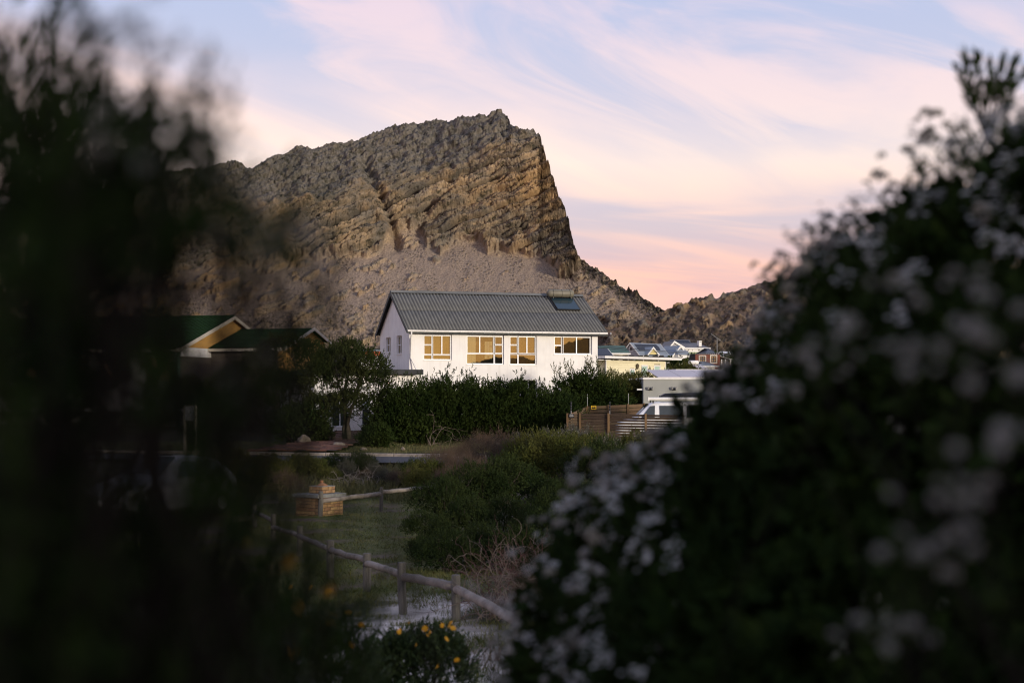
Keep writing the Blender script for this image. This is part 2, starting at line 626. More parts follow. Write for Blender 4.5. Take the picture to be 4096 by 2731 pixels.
# ================================================================== mountain
def relief(name, crest, vbase, u0, u1, nu, nt, Y0, slope_fn, disp_fn, material, attrs_fn, rough_h=3.0, seed=30):
    u = np.linspace(u0, u1, nu)
    cu = np.array([p[0] for p in crest], float); cv = np.array([p[1] for p in crest], float)
    H = np.interp(u, cu, cv)
    H = H + rough_h * (fbm(u / 34, u * 0, 4, seed) * 2.4 + fbm(u / 9, u * 0 + 5, 3, seed + 1) * 1.2)
    tt = np.linspace(0, 1, nt)
    U, T = np.meshgrid(u, tt)
    Hm = np.broadcast_to(H, U.shape)
    V = vbase + (Hm - vbase) * T
    # depth: integrate the slope upwards on an even grid, smooth it along the range, then read it off
    vg_ = np.arange(vbase, cv.min() - 60, -4.0)
    Ug, Vg = np.meshgrid(u, vg_)
    tn = np.tan(slope_fn(Ug, Vg, None))
    Yg = np.zeros_like(Ug)
    Yg[0] = Y0(u)
    for r in range(1, len(vg_)):
        Yg[r] = Yg[r - 1] * (1 + 4.0 / F / np.maximum(tn[r] - (V0 - vg_[r]) / F, 0.12))
    k = np.exp(-0.5 * (np.arange(-48, 49) / 18.0) ** 2); k /= k.sum()
    Yp = np.pad(Yg, ((0, 0), (48, 48)), 'edge')
    Yg = sum(k[i] * Yp[:, i:i + nu] for i in range(97))
    fi = np.clip((vbase - V) / 4.0, 0, len(vg_) - 1.001)
    i0 = fi.astype(int); fr_ = fi - i0
    cols_ = np.broadcast_to(np.arange(nu), U.shape)
    Y = Yg[i0, cols_] * (1 - fr_) + Yg[i0 + 1, cols_] * fr_
    D, att = disp_fn(U, V, Hm, Y)
    X = (U - U0) / F * Y; Z = CZ + (V0 - V) / F * Y
    fade = np.clip(T * 30, 0, 1)
    Y2 = Y - D * 0.86 * fade; Z2 = Z + D * 0.42 * fade
    X2 = X * Y2 / Y
    P = np.stack([X2, Y2, Z2], -1)
    # the far side, so that the relief is a closed mass
    back = []
    for dy_, fz in ((25, 0.97), (120, 0.72), (330, 0.0)):
        q = P[-1].copy(); q[:, 1] += dy_; q[:, 2] = q[:, 2] * fz - (1 - fz) * 10
        q[:, 0] *= (1 + dy_ / P[-1][:, 1])
        back.append(q)
    P = np.concatenate([P, np.stack(back)], 0)
    for kname in att:
        att[kname] = np.concatenate([att[kname], np.repeat(att[kname][-1:], 3, 0)], 0)
    n2 = nt + 3
    ix = np.arange(n2 * nu).reshape(n2, nu)
    f = np.stack([ix[:-1, :-1], ix[:-1, 1:], ix[1:, 1:], ix[1:, :-1]], -1).reshape(-1, 4)
    me = np_mesh(name, P.reshape(-1, 3), f, smooth=False)
    for kname, arr in att.items():
        a = me.attributes.new(kname, 'FLOAT', 'POINT')
        a.data.foreach_set('value', arr.ravel().astype(np.float32))
    o = link(name, me, material)
    tag(o, kind='structure')
    return o


def rock_material(name, tan=(0.41, 0.305, 0.195), grey=(0.20, 0.175, 0.145), scree=(0.33, 0.255, 0.195), veg_dark=(0.042, 0.039, 0.027), s=1.0):
    m = bpy.data.materials.new(name)
    m.use_nodes = True
    t = m.node_tree
    b = t.nodes['Principled BSDF']
    b.inputs['Roughness'].default_value = 0.95
    b.inputs['Specular IOR Level'].default_value = 0.1
    tc_ = t.nodes.new('ShaderNodeTexCoord')

    def noise(sc, det, rgh=0.55):
        n = t.nodes.new('ShaderNodeTexNoise')
        n.inputs['Scale'].default_value = sc * s
        n.inputs['Detail'].default_value = det
        n.inputs['Roughness'].default_value = rgh
        t.links.new(tc_.outputs['Object'], n.inputs['Vector'])
        return n.outputs['Fac']

    def ramp(f, a, b_, ca, cb):
        r = t.nodes.new('ShaderNodeValToRGB')
        r.color_ramp.elements[0].position = a; r.color_ramp.elements[1].position = b_
        r.color_ramp.elements[0].color = (*ca, 1); r.color_ramp.elements[1].color = (*cb, 1)
        t.links.new(f, r.inputs[0])
        return r.outputs[0]

    def mix(f, a, b_):
        n = t.nodes.new('ShaderNodeMix'); n.data_type = 'RGBA'
        for so, x in ((n.inputs[0], f), (n.inputs[6], a), (n.inputs[7], b_)):
            if isinstance(x, float):
                so.default_value = x
            elif isinstance(x, tuple):
                so.default_value = (*x, 1)
            else:
                t.links.new(x, so)
        return n.outputs[2]

    def attr(nm):
        a = t.nodes.new('ShaderNodeAttribute'); a.attribute_name = nm
        return a.outputs['Fac']
    rock = mix(ramp(noise(0.045, 6), 0.40, 0.60, (0, 0, 0), (1, 1, 1)), tan, grey)
    rock = mix(ramp(noise(0.35, 5, 0.7), 0.45, 0.70, (0, 0, 0), (0.75, 0.75, 0.75)), rock, tuple(x * 0.55 for x in grey))
    rock = mix(ramp(attr('bed'), 0.25, 0.95, (0, 0, 0), (0.85, 0.85, 0.85)), rock, (0.062, 0.055, 0.045))
    rock = mix(ramp(noise(0.022, 5), 0.50, 0.64, (0, 0, 0), (0.75, 0.75, 0.75)), rock, (0.44, 0.285, 0.14))  # orange patches, widened to paint golden highlights into the rock
    sc = mix(ramp(noise(0.8, 6, 0.75), 0.42, 0.60, (0, 0, 0), (1, 1, 1)), scree, tuple(x * 0.62 for x in scree))
    sc = mix(ramp(noise(1.3, 3, 0.6), 0.66, 0.74, (0, 0, 0), (0.8, 0.8, 0.8)), sc, (0.46, 0.38, 0.30))
    col = mix(attr('scree'), rock, sc)
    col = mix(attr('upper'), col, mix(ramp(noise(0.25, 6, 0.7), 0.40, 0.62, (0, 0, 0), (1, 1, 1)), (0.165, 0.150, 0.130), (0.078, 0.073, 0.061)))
    vg = t.nodes.new('ShaderNodeMath'); vg.operation = 'MULTIPLY'
    t.links.new(attr('veg_dark'), vg.inputs[0])
    t.links.new(ramp(noise(0.5, 5, 0.65), 0.36, 0.56, (0.15, 0.15, 0.15), (1, 1, 1)), vg.inputs[1])
    col = mix(vg.outputs[0], col, veg_dark)
    t.links.new(col, b.inputs['Base Color'])
    bp = t.nodes.new('ShaderNodeBump')
    bp.inputs['Strength'].default_value = 0.9
    bp.inputs['Distance'].default_value = 0.8
    t.links.new(noise(0.9, 6, 0.7), bp.inputs['Height'])
    t.links.new(bp.outputs[0], b.inputs['Normal'])
    return m


CREST = [(-500, 960), (0, 860), (300, 790), (700, 690), (870, 672), (925, 655), (975, 668), (1010, 690), (1035, 668), (1100, 640), (1180, 602), (1205, 595),
         (1240, 602), (1330, 588), (1420, 572), (1460, 548), (1560, 520), (1580, 510), (1600, 520), (1680, 500), (1740, 488), (1800, 488), (1850, 482),
         (1900, 480), (1950, 474), (1975, 462), (1990, 456), (2008, 456), (2024, 470), (2046, 507), (2064, 516), (2085, 533), (2110, 530), (2130, 529),
         (2155, 545), (2163, 572), (2171, 610), (2186, 660), (2205, 710), (2220, 760), (2236, 810), (2260, 860), (2275, 910), (2286, 960), (2300, 1010),
         (2312, 1040), (2330, 1046), (2400, 1090), (2480, 1145), (2560, 1190), (2620, 1230), (2665, 1252), (2720, 1290), (2800, 1350), (3000, 1420)]
CT = ([-500, 700, 1000, 1300, 1500, 1700, 1900, 2050, 2160, 2330, 3000], [1000, 800, 830, 800, 745, 700, 625, 575, 535, 1030, 1500])
CB = ([-500, 700, 1000, 1200, 1381, 1476, 1524, 1571, 1620, 1684, 1708, 1762, 1830, 1910, 1952, 2047, 2110, 2167, 2220, 2262, 2306, 2330, 3000],
      [1150, 1080, 1050, 1030, 1021, 1021, 985, 920, 905, 915, 985, 1009, 965, 944, 1010, 1003, 1015, 1021, 1085, 1102, 1066, 1030, 1500])


def cliff_masks(U, V):
    n1 = fbm(U / 120, V / 120, 4, 41); n2 = fbm(U / 35, V / 35, 3, 42)
    top = np.interp(U, *CT) + n1 * 90 + n2 * 30
    bot = np.interp(U, *CB) + n1 * 18 + n2 * 26
    below_top = sstep(-40, 40, V - top)
    above_bot = sstep(10, -10, V - bot)
    left_fade = sstep(900, 1350, U + n1 * 150)
    cl = below_top * above_bot * (0.35 + 0.65 * left_fade)
    scree = sstep(-22, 34, V - bot)
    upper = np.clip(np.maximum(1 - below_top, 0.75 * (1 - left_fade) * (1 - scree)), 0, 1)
    # low rock outcrops in the scree
    o1 = fbm(U / 75 + V / 200, V / 38 + U / 120, 4, 43)
    outc = sstep(0.16, 0.34, o1 + 0.10 * sstep(1500, 1100, U) - 0.28 * sstep(1600, 1850, U) * sstep(2350, 2150, U)) * scree
    return cl, scree, upper, outc, n1


def m_slope(U, V, H):
    cb = np.interp(U, [-500, 1000, 1400, 1600, 1800, 2000, 2200, 2330, 3000], [1150, 1050, 1020, 950, 970, 1000, 1060, 1060, 1500])
    ct = np.interp(U, *CT)
    g_ = np.exp(-0.5 * (np.arange(-60, 61) / 25.0) ** 2); g_ /= g_.sum()
    sm = lambda a: np.broadcast_to(np.convolve(np.pad(a[0], 60, 'edge'), g_, 'valid'), a.shape)
    cb = sm(cb); ct = sm(ct)
    scree = sstep(-20, 30, V - cb); upper = sstep(25, -25, V - ct)
    cl = np.clip(1 - scree - upper, 0, 1)
    a = R(31) * scree + R(60) * cl + R(36) * upper
    return np.clip(a, R(18), R(66))


def strata(U, V, ang, seed):
    """stepped ledges of tilted beds; returns the ledge height and a random tone for each bed"""
    ca, sa = math.cos(ang), math.sin(ang)
    s = (-V) * ca - U * sa           # across the beds (up)
    l = U * ca - V * sa              # along the beds
    s = s + fbm(l / 160, s / 90, 3, seed) * 26
    out = 0; tone = 0
    for per, amp, sd in ((58, 1.0, 1), (24, 0.62, 2), (10.5, 0.34, 3)):
        q = s / per + 0.25 * fbm(l / (per * 4), s / (per * 3), 2, seed + sd)
        i = np.floor(q); fr = q - i
        hsh = np.sin(i * 12.9898 + sd * 78.2) * 43758.5453
        hsh = hsh - np.floor(hsh)
        step = sstep(0.0, 0.18, fr) * sstep(1.0, 0.72, fr)
        # broken along the bed into blocks
        bl = np.floor(l / (per * (1.2 + 1.6 * hsh)) + i * 0.37 + 0.3 * fbm(l / per, s / per, 2, seed + 9))
        bh = np.sin(bl * 45.164 + i * 94.67) * 24634.6345
        bh = bh - np.floor(bh)
        out = out + amp * step * (0.30 + 0.70 * hsh) * (0.70 + 0.30 * bh)
        h2 = np.sin(i * 7.13 + sd * 3.7) * 9631.7
        tone = tone + (h2 - np.floor(h2)) * {1: 0.25, 2: 0.35, 3: 0.40}[sd]
    return out, tone


def m_disp(U, V, H, Y):
    cl, scree, upper, outc, n1 = cliff_masks(U, V)
    st, bed = strata(U, V, R(21), 50)
    ca, sa = math.cos(R(21)), math.sin(R(21))
    S_ = -V * ca - U * sa; L_ = U * ca - V * sa
    b1, b2, bi = worley(L_ / 30 + 0.4 * n1, S_ / 15, 58)
    D = cl * (st * 10.0 + (bi - 0.5) * 1.8 + np.clip(0.25 - (b2 - b1), 0, 1) * -4.5 + fbm(L_ / 60, S_ / 30, 4, 55) * 3.0 + fbm(U / 6, V / 6, 3, 56) * 2.2)
    # buttresses and gullies
    D = D + (cl * 5 + upper * 6) * fbm(U / 150 + V / 300, V / 160, 3, 57)
    w1, w2, wi = worley(L_ / 17, S_ / 13, 60)
    v1, v2, vi = worley(U / 40 + 0.5 * n1, V / 30 + 0.4 * n1, 61)
    D = D + upper * (st * 3.5 + (0.6 - w1) * 2.4 * (wi > 0.3) + (0.6 - v1) * 4.5 * (vi > 0.45) + fbm(U / 55, V / 45, 5, 62) * 5.0 + fbm(U / 7, V / 6, 3, 67) * 1.7)
    s1, s2, si = worley(U / 7, V / 4.2, 63)
    D = D + scree * ((si > 0.72) * np.clip(0.55 - s1, 0, 1) * 1.5 + fbm(U / 60, V / 60, 4, 64) * 1.6 + fbm(U / 5, V / 4, 2, 65) * 0.3)
    D = D + outc * (strata(U, V, R(24), 70)[0] * 3.0 + 1.5)
    for line, wd, dp in (([(1455, 640), (1490, 720), (1518, 771), (1545, 850), (1571, 926), (1590, 980)], 20, 9),
                         ([(1800, 760), (1740, 820), (1690, 890), (1680, 930)], 22, 5),
                         ([(2080, 900), (2100, 960), (2120, 1010)], 18, 4),
                         ([(1130, 760), (1160, 860), (1180, 960)], 26, 5)):
        lv = [p[1] for p in line]; lu = [p[0] for p in line]
        c = np.interp(V, lv, lu) if lv[0] < lv[-1] else np.interp(V, lv[::-1], lu[::-1])
        m = np.exp(-((U - c + fbm(V / 30, U * 0, 3, 66) * 18) / wd) ** 2) * sstep(lv[0] - 40, lv[0] + 20, V) * sstep(lv[-1] + 40, lv[-1] - 10, V)
        D = D - dp * m
    # vegetation on ledges and the right-hand slope; ledge shadow painted in; cracks darkened
    vg = sstep(0.16, 0.42, fbm(U / 26, V / 15, 4, 71) + 0.10 * upper)
    ledge_dark = sstep(0.13, 0.32, fbm((U * .93 - V * .36) / 55, (V * .93 + U * .36) / 9, 4, 72)) * cl
    rs = sstep(2290, 2330, U) * sstep(62, 18, V - H + fbm(U / 22, V / 22, 3, 73) * 50)
    specks = (worley(U / 13, V / 9, 74)[0] < 0.20) * sstep(-0.2, 0.15, fbm(U / 70, V / 70, 3, 75))
    low = sstep(1120, 1330, V + fbm(U / 60, V / 60, 3, 76) * 120) * 0.75 * sstep(0.0, 0.3, fbm(U / 18, V / 12, 3, 77) + 0.08)
    crack = np.clip(1 - (b2 - b1) / 0.10, 0, 1) * sstep(0.35, 0.6, bi) * 0.85
    veg_dark = np.clip(vg * (upper * 0.9 + 0.25 * cl) + ledge_dark * 0.95 + crack * (cl + 0.6 * upper) + rs + specks * scree * 0.9 + low, 0, 1)
    D = D + veg_dark * (worley(U / 6, V / 5, 78)[2]) * 1.6 * (scree + 0.5 * upper)
    return D, {'scree': np.clip(scree - outc, 0, 1), 'upper': upper * 0.95, 'veg_dark': veg_dark, 'bed': bed * (0.4 + 0.6 * cl)}


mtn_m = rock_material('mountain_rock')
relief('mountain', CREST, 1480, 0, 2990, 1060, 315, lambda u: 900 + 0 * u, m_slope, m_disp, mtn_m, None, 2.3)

HC = [(1200, 1560), (2200, 1380), (2320, 1330), (2360, 1282), (2390, 1262), (2440, 1268), (2500, 1282), (2560, 1290), (2600, 1272), (2660, 1244), (2720, 1222), (2780, 1192),
      (2800, 1190), (2850, 1192), (2880, 1196), (2910, 1178), (2960, 1160), (3020, 1142), (3060, 1128), (3080, 1136), (3130, 1120), (3200, 1086), (3320, 1050), (3600, 1010), (4000, 980), (4800, 960)]


def h_slope(U, V, H):
    return np.clip(R(24) + fbm(U / 150, V / 90, 3, 81) * R(14), R(15), R(45))


def h_disp(U, V, H, Y):
    n = fbm(U / 60, V / 50, 4, 82)
    w1, w2, wi = worley(U / 16, V / 9, 83)
    rock = sstep(0.10, 0.32, fbm(U / 55, V / 28, 4, 84) + 0.15 * sstep(50, 5, V - H))
    D = n * 3 + rock * (strata(U, V, R(24), 85)[0] * 1.8 + (wi > 0.5) * np.clip(0.6 - w1, 0, 1) * 3) + fbm(U / 5, V / 4, 3, 86) * 0.5
    veg_dark = sstep(-0.02, 0.25, fbm(U / 24, V / 13, 4, 87) + 0.55 * sstep(1270, 1400, V) * sstep(2500, 2900, U))
    veg_dark = np.clip(veg_dark * (1 - 0.6 * rock), 0, 1)
    D = D + veg_dark * worley(U / 7, V / 5, 88)[2] * 1.0
    return D, {'scree': 1 - rock, 'upper': 0 * rock + 0.25, 'veg_dark': veg_dark * 0.9, 'bed': 0 * rock + 0.2}


hill_m = rock_material('hill_rock', tan=(0.26, 0.19, 0.13), scree=(0.19, 0.125, 0.088), s=2.0)
relief('hill', HC, 1500, 1900, 4400, 600, 118, lambda u: 470 + 0 * u, h_slope, h_disp, hill_m, None, 2.0, seed=90)

# headland across the bay, behind the camera (it is mirrored in the right-hand window)
NH = 320
hx = np.linspace(-1, 1, NH)
hv = []
for j, r in enumerate((0.0, 0.33, 0.66, 1.0, 1.4)):
    for i, s in enumerate(hx):
        X = 310 + 150 * s + 60 * r; Yh = -330 - 20 * s - 90 * r
        top = np.interp(s, [-1, -0.5, -0.2, 0.0, 0.03, 0.045, 0.13, 0.3, 0.6, 1], [2, 9, 19, 18.5, 19.5, 24.5, 27.5, 33, 30, 6]) + 2.0 * float(fbm(s * 25, 0.0, 4, 95))
        z = top * (0, 1.0, 0.98, 0.7, 0.0)[j] - (3 if j in (0, 4) else 0)
        hv.append((X, Yh, z))
hf = [(j * NH + i, j * NH + i + 1, (j + 1) * NH + i + 1, (j + 1) * NH + i) for j in range(4) for i in range(NH - 1)]
tag(link('headland', np_mesh('headland', np.array(hv), np.array(hf), True), mat('headland_scrub', (0.05, 0.045, 0.03), (0.03, 0.03, 0.02), scale=0.1)), kind='structure')
# ================================================================== buildings: shared pieces
white_m = mat('white_plaster', (0.82, 0.81, 0.79), (0.74, 0.73, 0.72), scale=1.1, rough=0.9, bump=0.12, bscale=22, spec=0.2)
# faint rain streaks and grime on the plaster
_t = white_m.node_tree; _b = _t.nodes['Principled BSDF']; _src = _b.inputs['Base Color'].links[0].from_socket
_tc = _t.nodes.new('ShaderNodeTexCoord'); _mp = _t.nodes.new('ShaderNodeMapping'); _mp.inputs['Scale'].default_value = (2.2, 2.2, 0.16)
_nz = _t.nodes.new('ShaderNodeTexNoise'); _nz.inputs['Scale'].default_value = 1.6; _nz.inputs['Detail'].default_value = 6; _nz.inputs['Roughness'].default_value = 0.65
_rp = _t.nodes.new('ShaderNodeValToRGB'); _rp.color_ramp.elements[0].position = 0.50; _rp.color_ramp.elements[1].position = 0.78
_rp.color_ramp.elements[0].color = (0, 0, 0, 1); _rp.color_ramp.elements[1].color = (0.55, 0.55, 0.55, 1)
_mx = _t.nodes.new('ShaderNodeMix'); _mx.data_type = 'RGBA'; _mx.inputs[7].default_value = (0.56, 0.53, 0.48, 1)
_t.links.new(_tc.outputs['Object'], _mp.inputs[0]); _t.links.new(_mp.outputs[0], _nz.inputs['Vector']); _t.links.new(_nz.outputs['Fac'], _rp.inputs[0])
_t.links.new(_rp.outputs[0], _mx.inputs[0]); _t.links.new(_src, _mx.inputs[6]); _t.links.new(_mx.outputs[2], _b.inputs['Base Color'])
trim_m = mat('white_trim', (0.80, 0.79, 0.77), (0.72, 0.71, 0.69), scale=5, rough=0.5)
alu_m = mat('white_aluminium', (0.76, 0.77, 0.79), (0.70, 0.71, 0.73), scale=8, rough=0.35, spec=0.5)
sheet_m = mat('fibre_cement', (0.120, 0.125, 0.130), (0.092, 0.096, 0.100), scale=1.2, rough=0.85, bump=0.2, bscale=25, stretch=(1, 1, 1))
# lit ridges and dark, grimy troughs of the sheets are painted into the colour
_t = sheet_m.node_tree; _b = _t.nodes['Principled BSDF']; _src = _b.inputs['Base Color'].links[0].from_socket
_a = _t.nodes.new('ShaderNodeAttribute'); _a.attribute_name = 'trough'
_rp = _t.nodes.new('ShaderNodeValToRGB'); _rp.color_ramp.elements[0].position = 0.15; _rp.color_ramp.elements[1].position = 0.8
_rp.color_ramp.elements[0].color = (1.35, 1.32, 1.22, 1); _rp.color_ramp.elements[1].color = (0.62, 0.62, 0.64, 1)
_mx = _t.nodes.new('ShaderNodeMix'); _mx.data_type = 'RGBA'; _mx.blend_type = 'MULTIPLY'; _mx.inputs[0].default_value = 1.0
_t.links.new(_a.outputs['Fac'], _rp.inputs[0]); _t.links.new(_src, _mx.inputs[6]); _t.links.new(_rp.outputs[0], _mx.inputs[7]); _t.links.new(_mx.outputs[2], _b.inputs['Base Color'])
dark_m = mat('dark_trim', (0.075, 0.085, 0.085), (0.05, 0.058, 0.058), scale=6, rough=0.7)
roofing_m = mat('dark_membrane', (0.040, 0.042, 0.046), (0.028, 0.03, 0.032), scale=3, rough=0.8)
glass = glass_mat('window_glass', tint=(0.86, 0.84, 0.74), refl=0.13, gcol=(1.0, 0.88, 0.64))
glass_dk = glass_mat('dark_window_glass', tint=(0.5, 0.55, 0.6), refl=0.06)
room_m = mat('dark_interior', (0.05, 0.045, 0.04), rough=1.0)


def stripe_mat(name, c1, c2, freq):
    m = bpy.data.materials.new(name); m.use_nodes = True
    t = m.node_tree; b = t.nodes['Principled BSDF']; b.inputs['Roughness'].default_value = 0.8
    tc_ = t.nodes.new('ShaderNodeTexCoord'); w = t.nodes.new('ShaderNodeTexWave')
    w.wave_type = 'BANDS'; w.bands_direction = 'Z'; w.inputs['Scale'].default_value = freq
    t.links.new(tc_.outputs['Object'], w.inputs['Vector'])
    r = t.nodes.new('ShaderNodeValToRGB'); r.color_ramp.elements[0].color = (*c1, 1); r.color_ramp.elements[1].color = (*c2, 1)
    t.links.new(w.outputs['Fac'], r.inputs[0]); t.links.new(r.outputs[0], b.inputs['Base Color'])
    return m


blind_a = mat('olive_roller_blind', (0.31, 0.25, 0.10), (0.25, 0.20, 0.08), scale=0.9, rough=0.9)
blind_b = stripe_mat('wooden_slat_blind', (0.20, 0.115, 0.04), (0.07, 0.04, 0.015), 8.0)
blind_c = mat('pale_curtain', (0.62, 0.64, 0.60), (0.50, 0.52, 0.49), scale=3, rough=0.9, stretch=(6, 6, 0.3))


class Frame:
    """vertical plane through a photo column at depth d, running at `ang` from straight right (towards the back)"""

    def __init__(s, u, d, ang, z0=None):
        s.p = Vector(((u - U0) / F * d, d, 0)); s.ang = ang
        s.w = Vector((math.cos(ang), math.sin(ang), 0)); s.g = Vector((-math.sin(ang), math.cos(ang), 0))
        s.z0 = float(G(s.p.x, d)) if z0 is None else z0

    def a(s, u, b=0.0):
        k = (u - U0) / F
        q = s.p + s.g * b
        return (k * q.y - q.x) / (s.w.x - k * s.w.y)

    def b(s, u, a=0.0):
        k = (u - U0) / F
        q = s.p + s.w * a
        return (k * q.y - q.x) / (s.g.x - k * s.g.y)

    def z(s, v, a=0.0, b=0.0):
        d = (s.p + s.w * a + s.g * b).y
        return CZ + (V0 - v) / F * d - s.z0

    def empty(s, name, label, cat, group=None):
        return empty(name, (s.p.x, s.p.y, s.z0), s.ang, label, cat, group)


def wall_mesh(L, H, ops, th=0.2, z0=0.0):
    """wall in local x,z with rectangular openings (x0,x1,z0,z1); outside face at y=0, inside at y=th"""
    m = MB()
    xs = sorted({0.0, L, *[o[0] for o in ops], *[o[1] for o in ops]})
    zs = sorted({z0, H, *[o[2] for o in ops], *[o[3] for o in ops]})
    for i in range(len(xs) - 1):
        for j in range(len(zs) - 1):
            cx, cz = (xs[i] + xs[i + 1]) / 2, (zs[j] + zs[j + 1]) / 2
            if any(o[0] < cx < o[1] and o[2] < cz < o[3] for o in ops):
                continue
            x0, x1, a, b = xs[i], xs[i + 1], zs[j], zs[j + 1]
            m.quad((x0, 0, a), (x1, 0, a), (x1, 0, b), (x0, 0, b))
            m.quad((x1, th, a), (x0, th, a), (x0, th, b), (x1, th, b))
    for (x0, x1, a, b) in ops:
        m.quad((x0, 0, a), (x0, th, a), (x1, th, a), (x1, 0, a))
        m.quad((x0, 0, b), (x1, 0, b), (x1, th, b), (x0, th, b))
        m.quad((x0, 0, a), (x0, 0, b), (x0, th, b), (x0, th, a))
        m.quad((x1, 0, a), (x1, th, a), (x1, th, b), (x1, 0, b))
    m.quad((0, 0, H), (L, 0, H), (L, th, H), (0, th, H))
    m.quad((0, 0, z0), (0, th, z0), (0, th, H), (0, 0, H))
    m.quad((L, 0, z0), (L, 0, H), (L, th, H), (L, th, z0))
    return m


def window(parent, x0, x1, z0, z1, lights, frame_mat=None, pane_mat=None, blind=None, y=0.10, bar=0.05, loc=(0, 0, 0), rz=0.0, sill=True, sash=True):
    """window (> frame, pane, blind, sill) in the parent's local x,z plane; lights = list of pane rects in 0..1"""
    frame_mat = frame_mat or alu_m
    pane_mat = pane_mat or glass
    w, h = x1 - x0, z1 - z0
    m = MB()
    m.box(0, bar, 0, 0.06, 0, h).box(w - bar, w, 0, 0.06, 0, h).box(bar, w - bar, 0, 0.06, h - bar, h).box(bar, w - bar, 0, 0.06, 0, bar)
    o = m.build('window', frame_mat, parent, loc=(loc[0] + x0 * math.cos(rz), loc[1] + y + x0 * math.sin(rz), loc[2] + z0), rot=(0, 0, rz))
    fr = MB()
    for (a, b, c, d) in lights:
        X0, X1, Z0, Z1 = a * w, b * w, c * h, d * h
        t = bar * 0.55 if sash else bar * 0.3
        # mullion share of every light
        fr.box(X0, X0 + t, -0.012, 0.045, Z0, Z1).box(X1 - t, X1, -0.012, 0.045, Z0, Z1)
        fr.box(X0 + t, X1 - t, -0.012, 0.045, Z0, Z0 + t).box(X0 + t, X1 - t, -0.012, 0.045, Z1 - t, Z1)
        MB().box(X0 + t * .9, X1 - t * .9, 0.018, 0.024, Z0 + t * .9, Z1 - t * .9).build('pane', pane_mat, o)
    fr.build('frame', frame_mat, o)
    if blind is not None:
        MB().box(0.02, w - 0.02, 0.10, 0.11, 0.02, h - 0.02).build('blind', blind, o)
    if sill:
        MB().box(-0.03, w + 0.03, -y - 0.03, 0.03, -0.05, -0.002).build('sill', trim_m, o)
    return o


# ================================================================== the white house
A = math.atan2(0.302, 0.953)
FH = Frame(1637.5, 80.0, A)
LH = FH.a(2390.6)
WH = 7.7
zu = lambda zx: 1450 + zx * 0.44643          # enlarged crop -> photo pixels
zv = lambda zy: 1100 + zy * 0.44643
house = FH.empty('white_house', 'white plastered house with grey corrugated roof and amber reflecting windows', 'house')
eaveZ = FH.z(1308)
specs = [(548, 800, 532, 760), (933, 1268, 538, 798), (1320, 1560, 542, 802), (1718, 2057, 546, 710)]
ops = []
for (a, b, c, d) in specs:
    x0, x1 = FH.a(zu(a)), FH.a(zu(b))
    z1, z0 = FH.z(zv(c), x0), FH.z(zv(d), x0)
    ops.append((x0, x1, z0, z1))
low = (FH.a(zu(1345)), FH.a(zu(1562)), FH.z(zv(935), 6) - 1.2, FH.z(zv(935), 6))
low2 = (FH.a(zu(800)), FH.a(zu(1000)), 0.9, 2.1)
wallF = wall_mesh(LH, eaveZ, ops + [low, low2], 0.24, -0.6)
wallF.build('front_wall', white_m, house)
# window lights, (x0,x1,z0,z1) in fractions
h = 0.19
win_l = [
    [(0.02, 0.31, 0.60, 0.97), (0.02, 0.31, 0.215, 0.59), (0.33, 0.66, 0.215, 0.97), (0.66, 0.97, 0.215, 0.97), (0.01, 0.31, 0.015, 0.205), (0.33, 0.98, 0.015, 0.205)],
    [(0.02, 0.36, 0.385, 0.97), (0.36, 0.73, 0.385, 0.97), (0.76, 0.97, 0.685, 0.97), (0.76, 0.97, 0.385, 0.675), (0.01, 0.745, 0.015, 0.365), (0.755, 0.98, 0.015, 0.365)],
    [(0.02, 0.30, 0.685, 0.97), (0.02, 0.30, 0.385, 0.675), (0.34, 0.655, 0.385, 0.97), (0.655, 0.97, 0.385, 0.97), (0.01, 0.315, 0.015, 0.365), (0.325, 0.98, 0.015, 0.365)],
    [(0.015, 0.205, 0.50, 0.96), (0.015, 0.205, 0.04, 0.49), (0.24, 0.60, 0.04, 0.96), (0.60, 0.965, 0.04, 0.96)]]
for k, (op, li, bl) in enumerate(zip(ops, win_l, (blind_a, None, blind_b, blind_b))):
    w = window(house, *op, li, blind=bl, y=0.10, bar=0.055)
    if k == 1:
        ww, hh = op[1] - op[0], op[3] - op[2]
        MB().box(0.03, ww * 0.27, 0.12, 0.15, 0.02, hh - 0.03).build('curtain', blind_c, w)
        MB().box(ww * 0.56, ww * 0.76, 0.5, 0.52, hh * 0.2, hh * 0.8).build('blind', blind_c, w)
        MB().box(0.02, ww - .02, 1.6, 1.62, 0.3, hh + 0.3).build('inner_wall', mat('tan_room_wall', (0.12, 0.08, 0.045), rough=0.9), w)
window(house, *low, [(0.01, 0.32, 0.02, 0.98), (0.33, 0.66, 0.02, 0.98), (0.67, 0.99, 0.02, 0.98)], pane_mat=glass_dk)
window(house, *low2, [(0.01, 0.5, 0.02, 0.98), (0.5, 0.99, 0.02, 0.98)], pane_mat=glass_dk)
# gable walls (left one seen obliquely, with two windows)
ridgeZ = FH.z(1172, 0, WH / 2)
gops = []
for (a, b, c, d) in ((208, 252, 555, 690), (305, 352, 538, 705)):
    b1, b0 = FH.b(zu(a)), FH.b(zu(b))
    gops.append((WH - b1, WH - b0, FH.z(zv(d), 0, b0), FH.z(zv(c), 0, b0)))
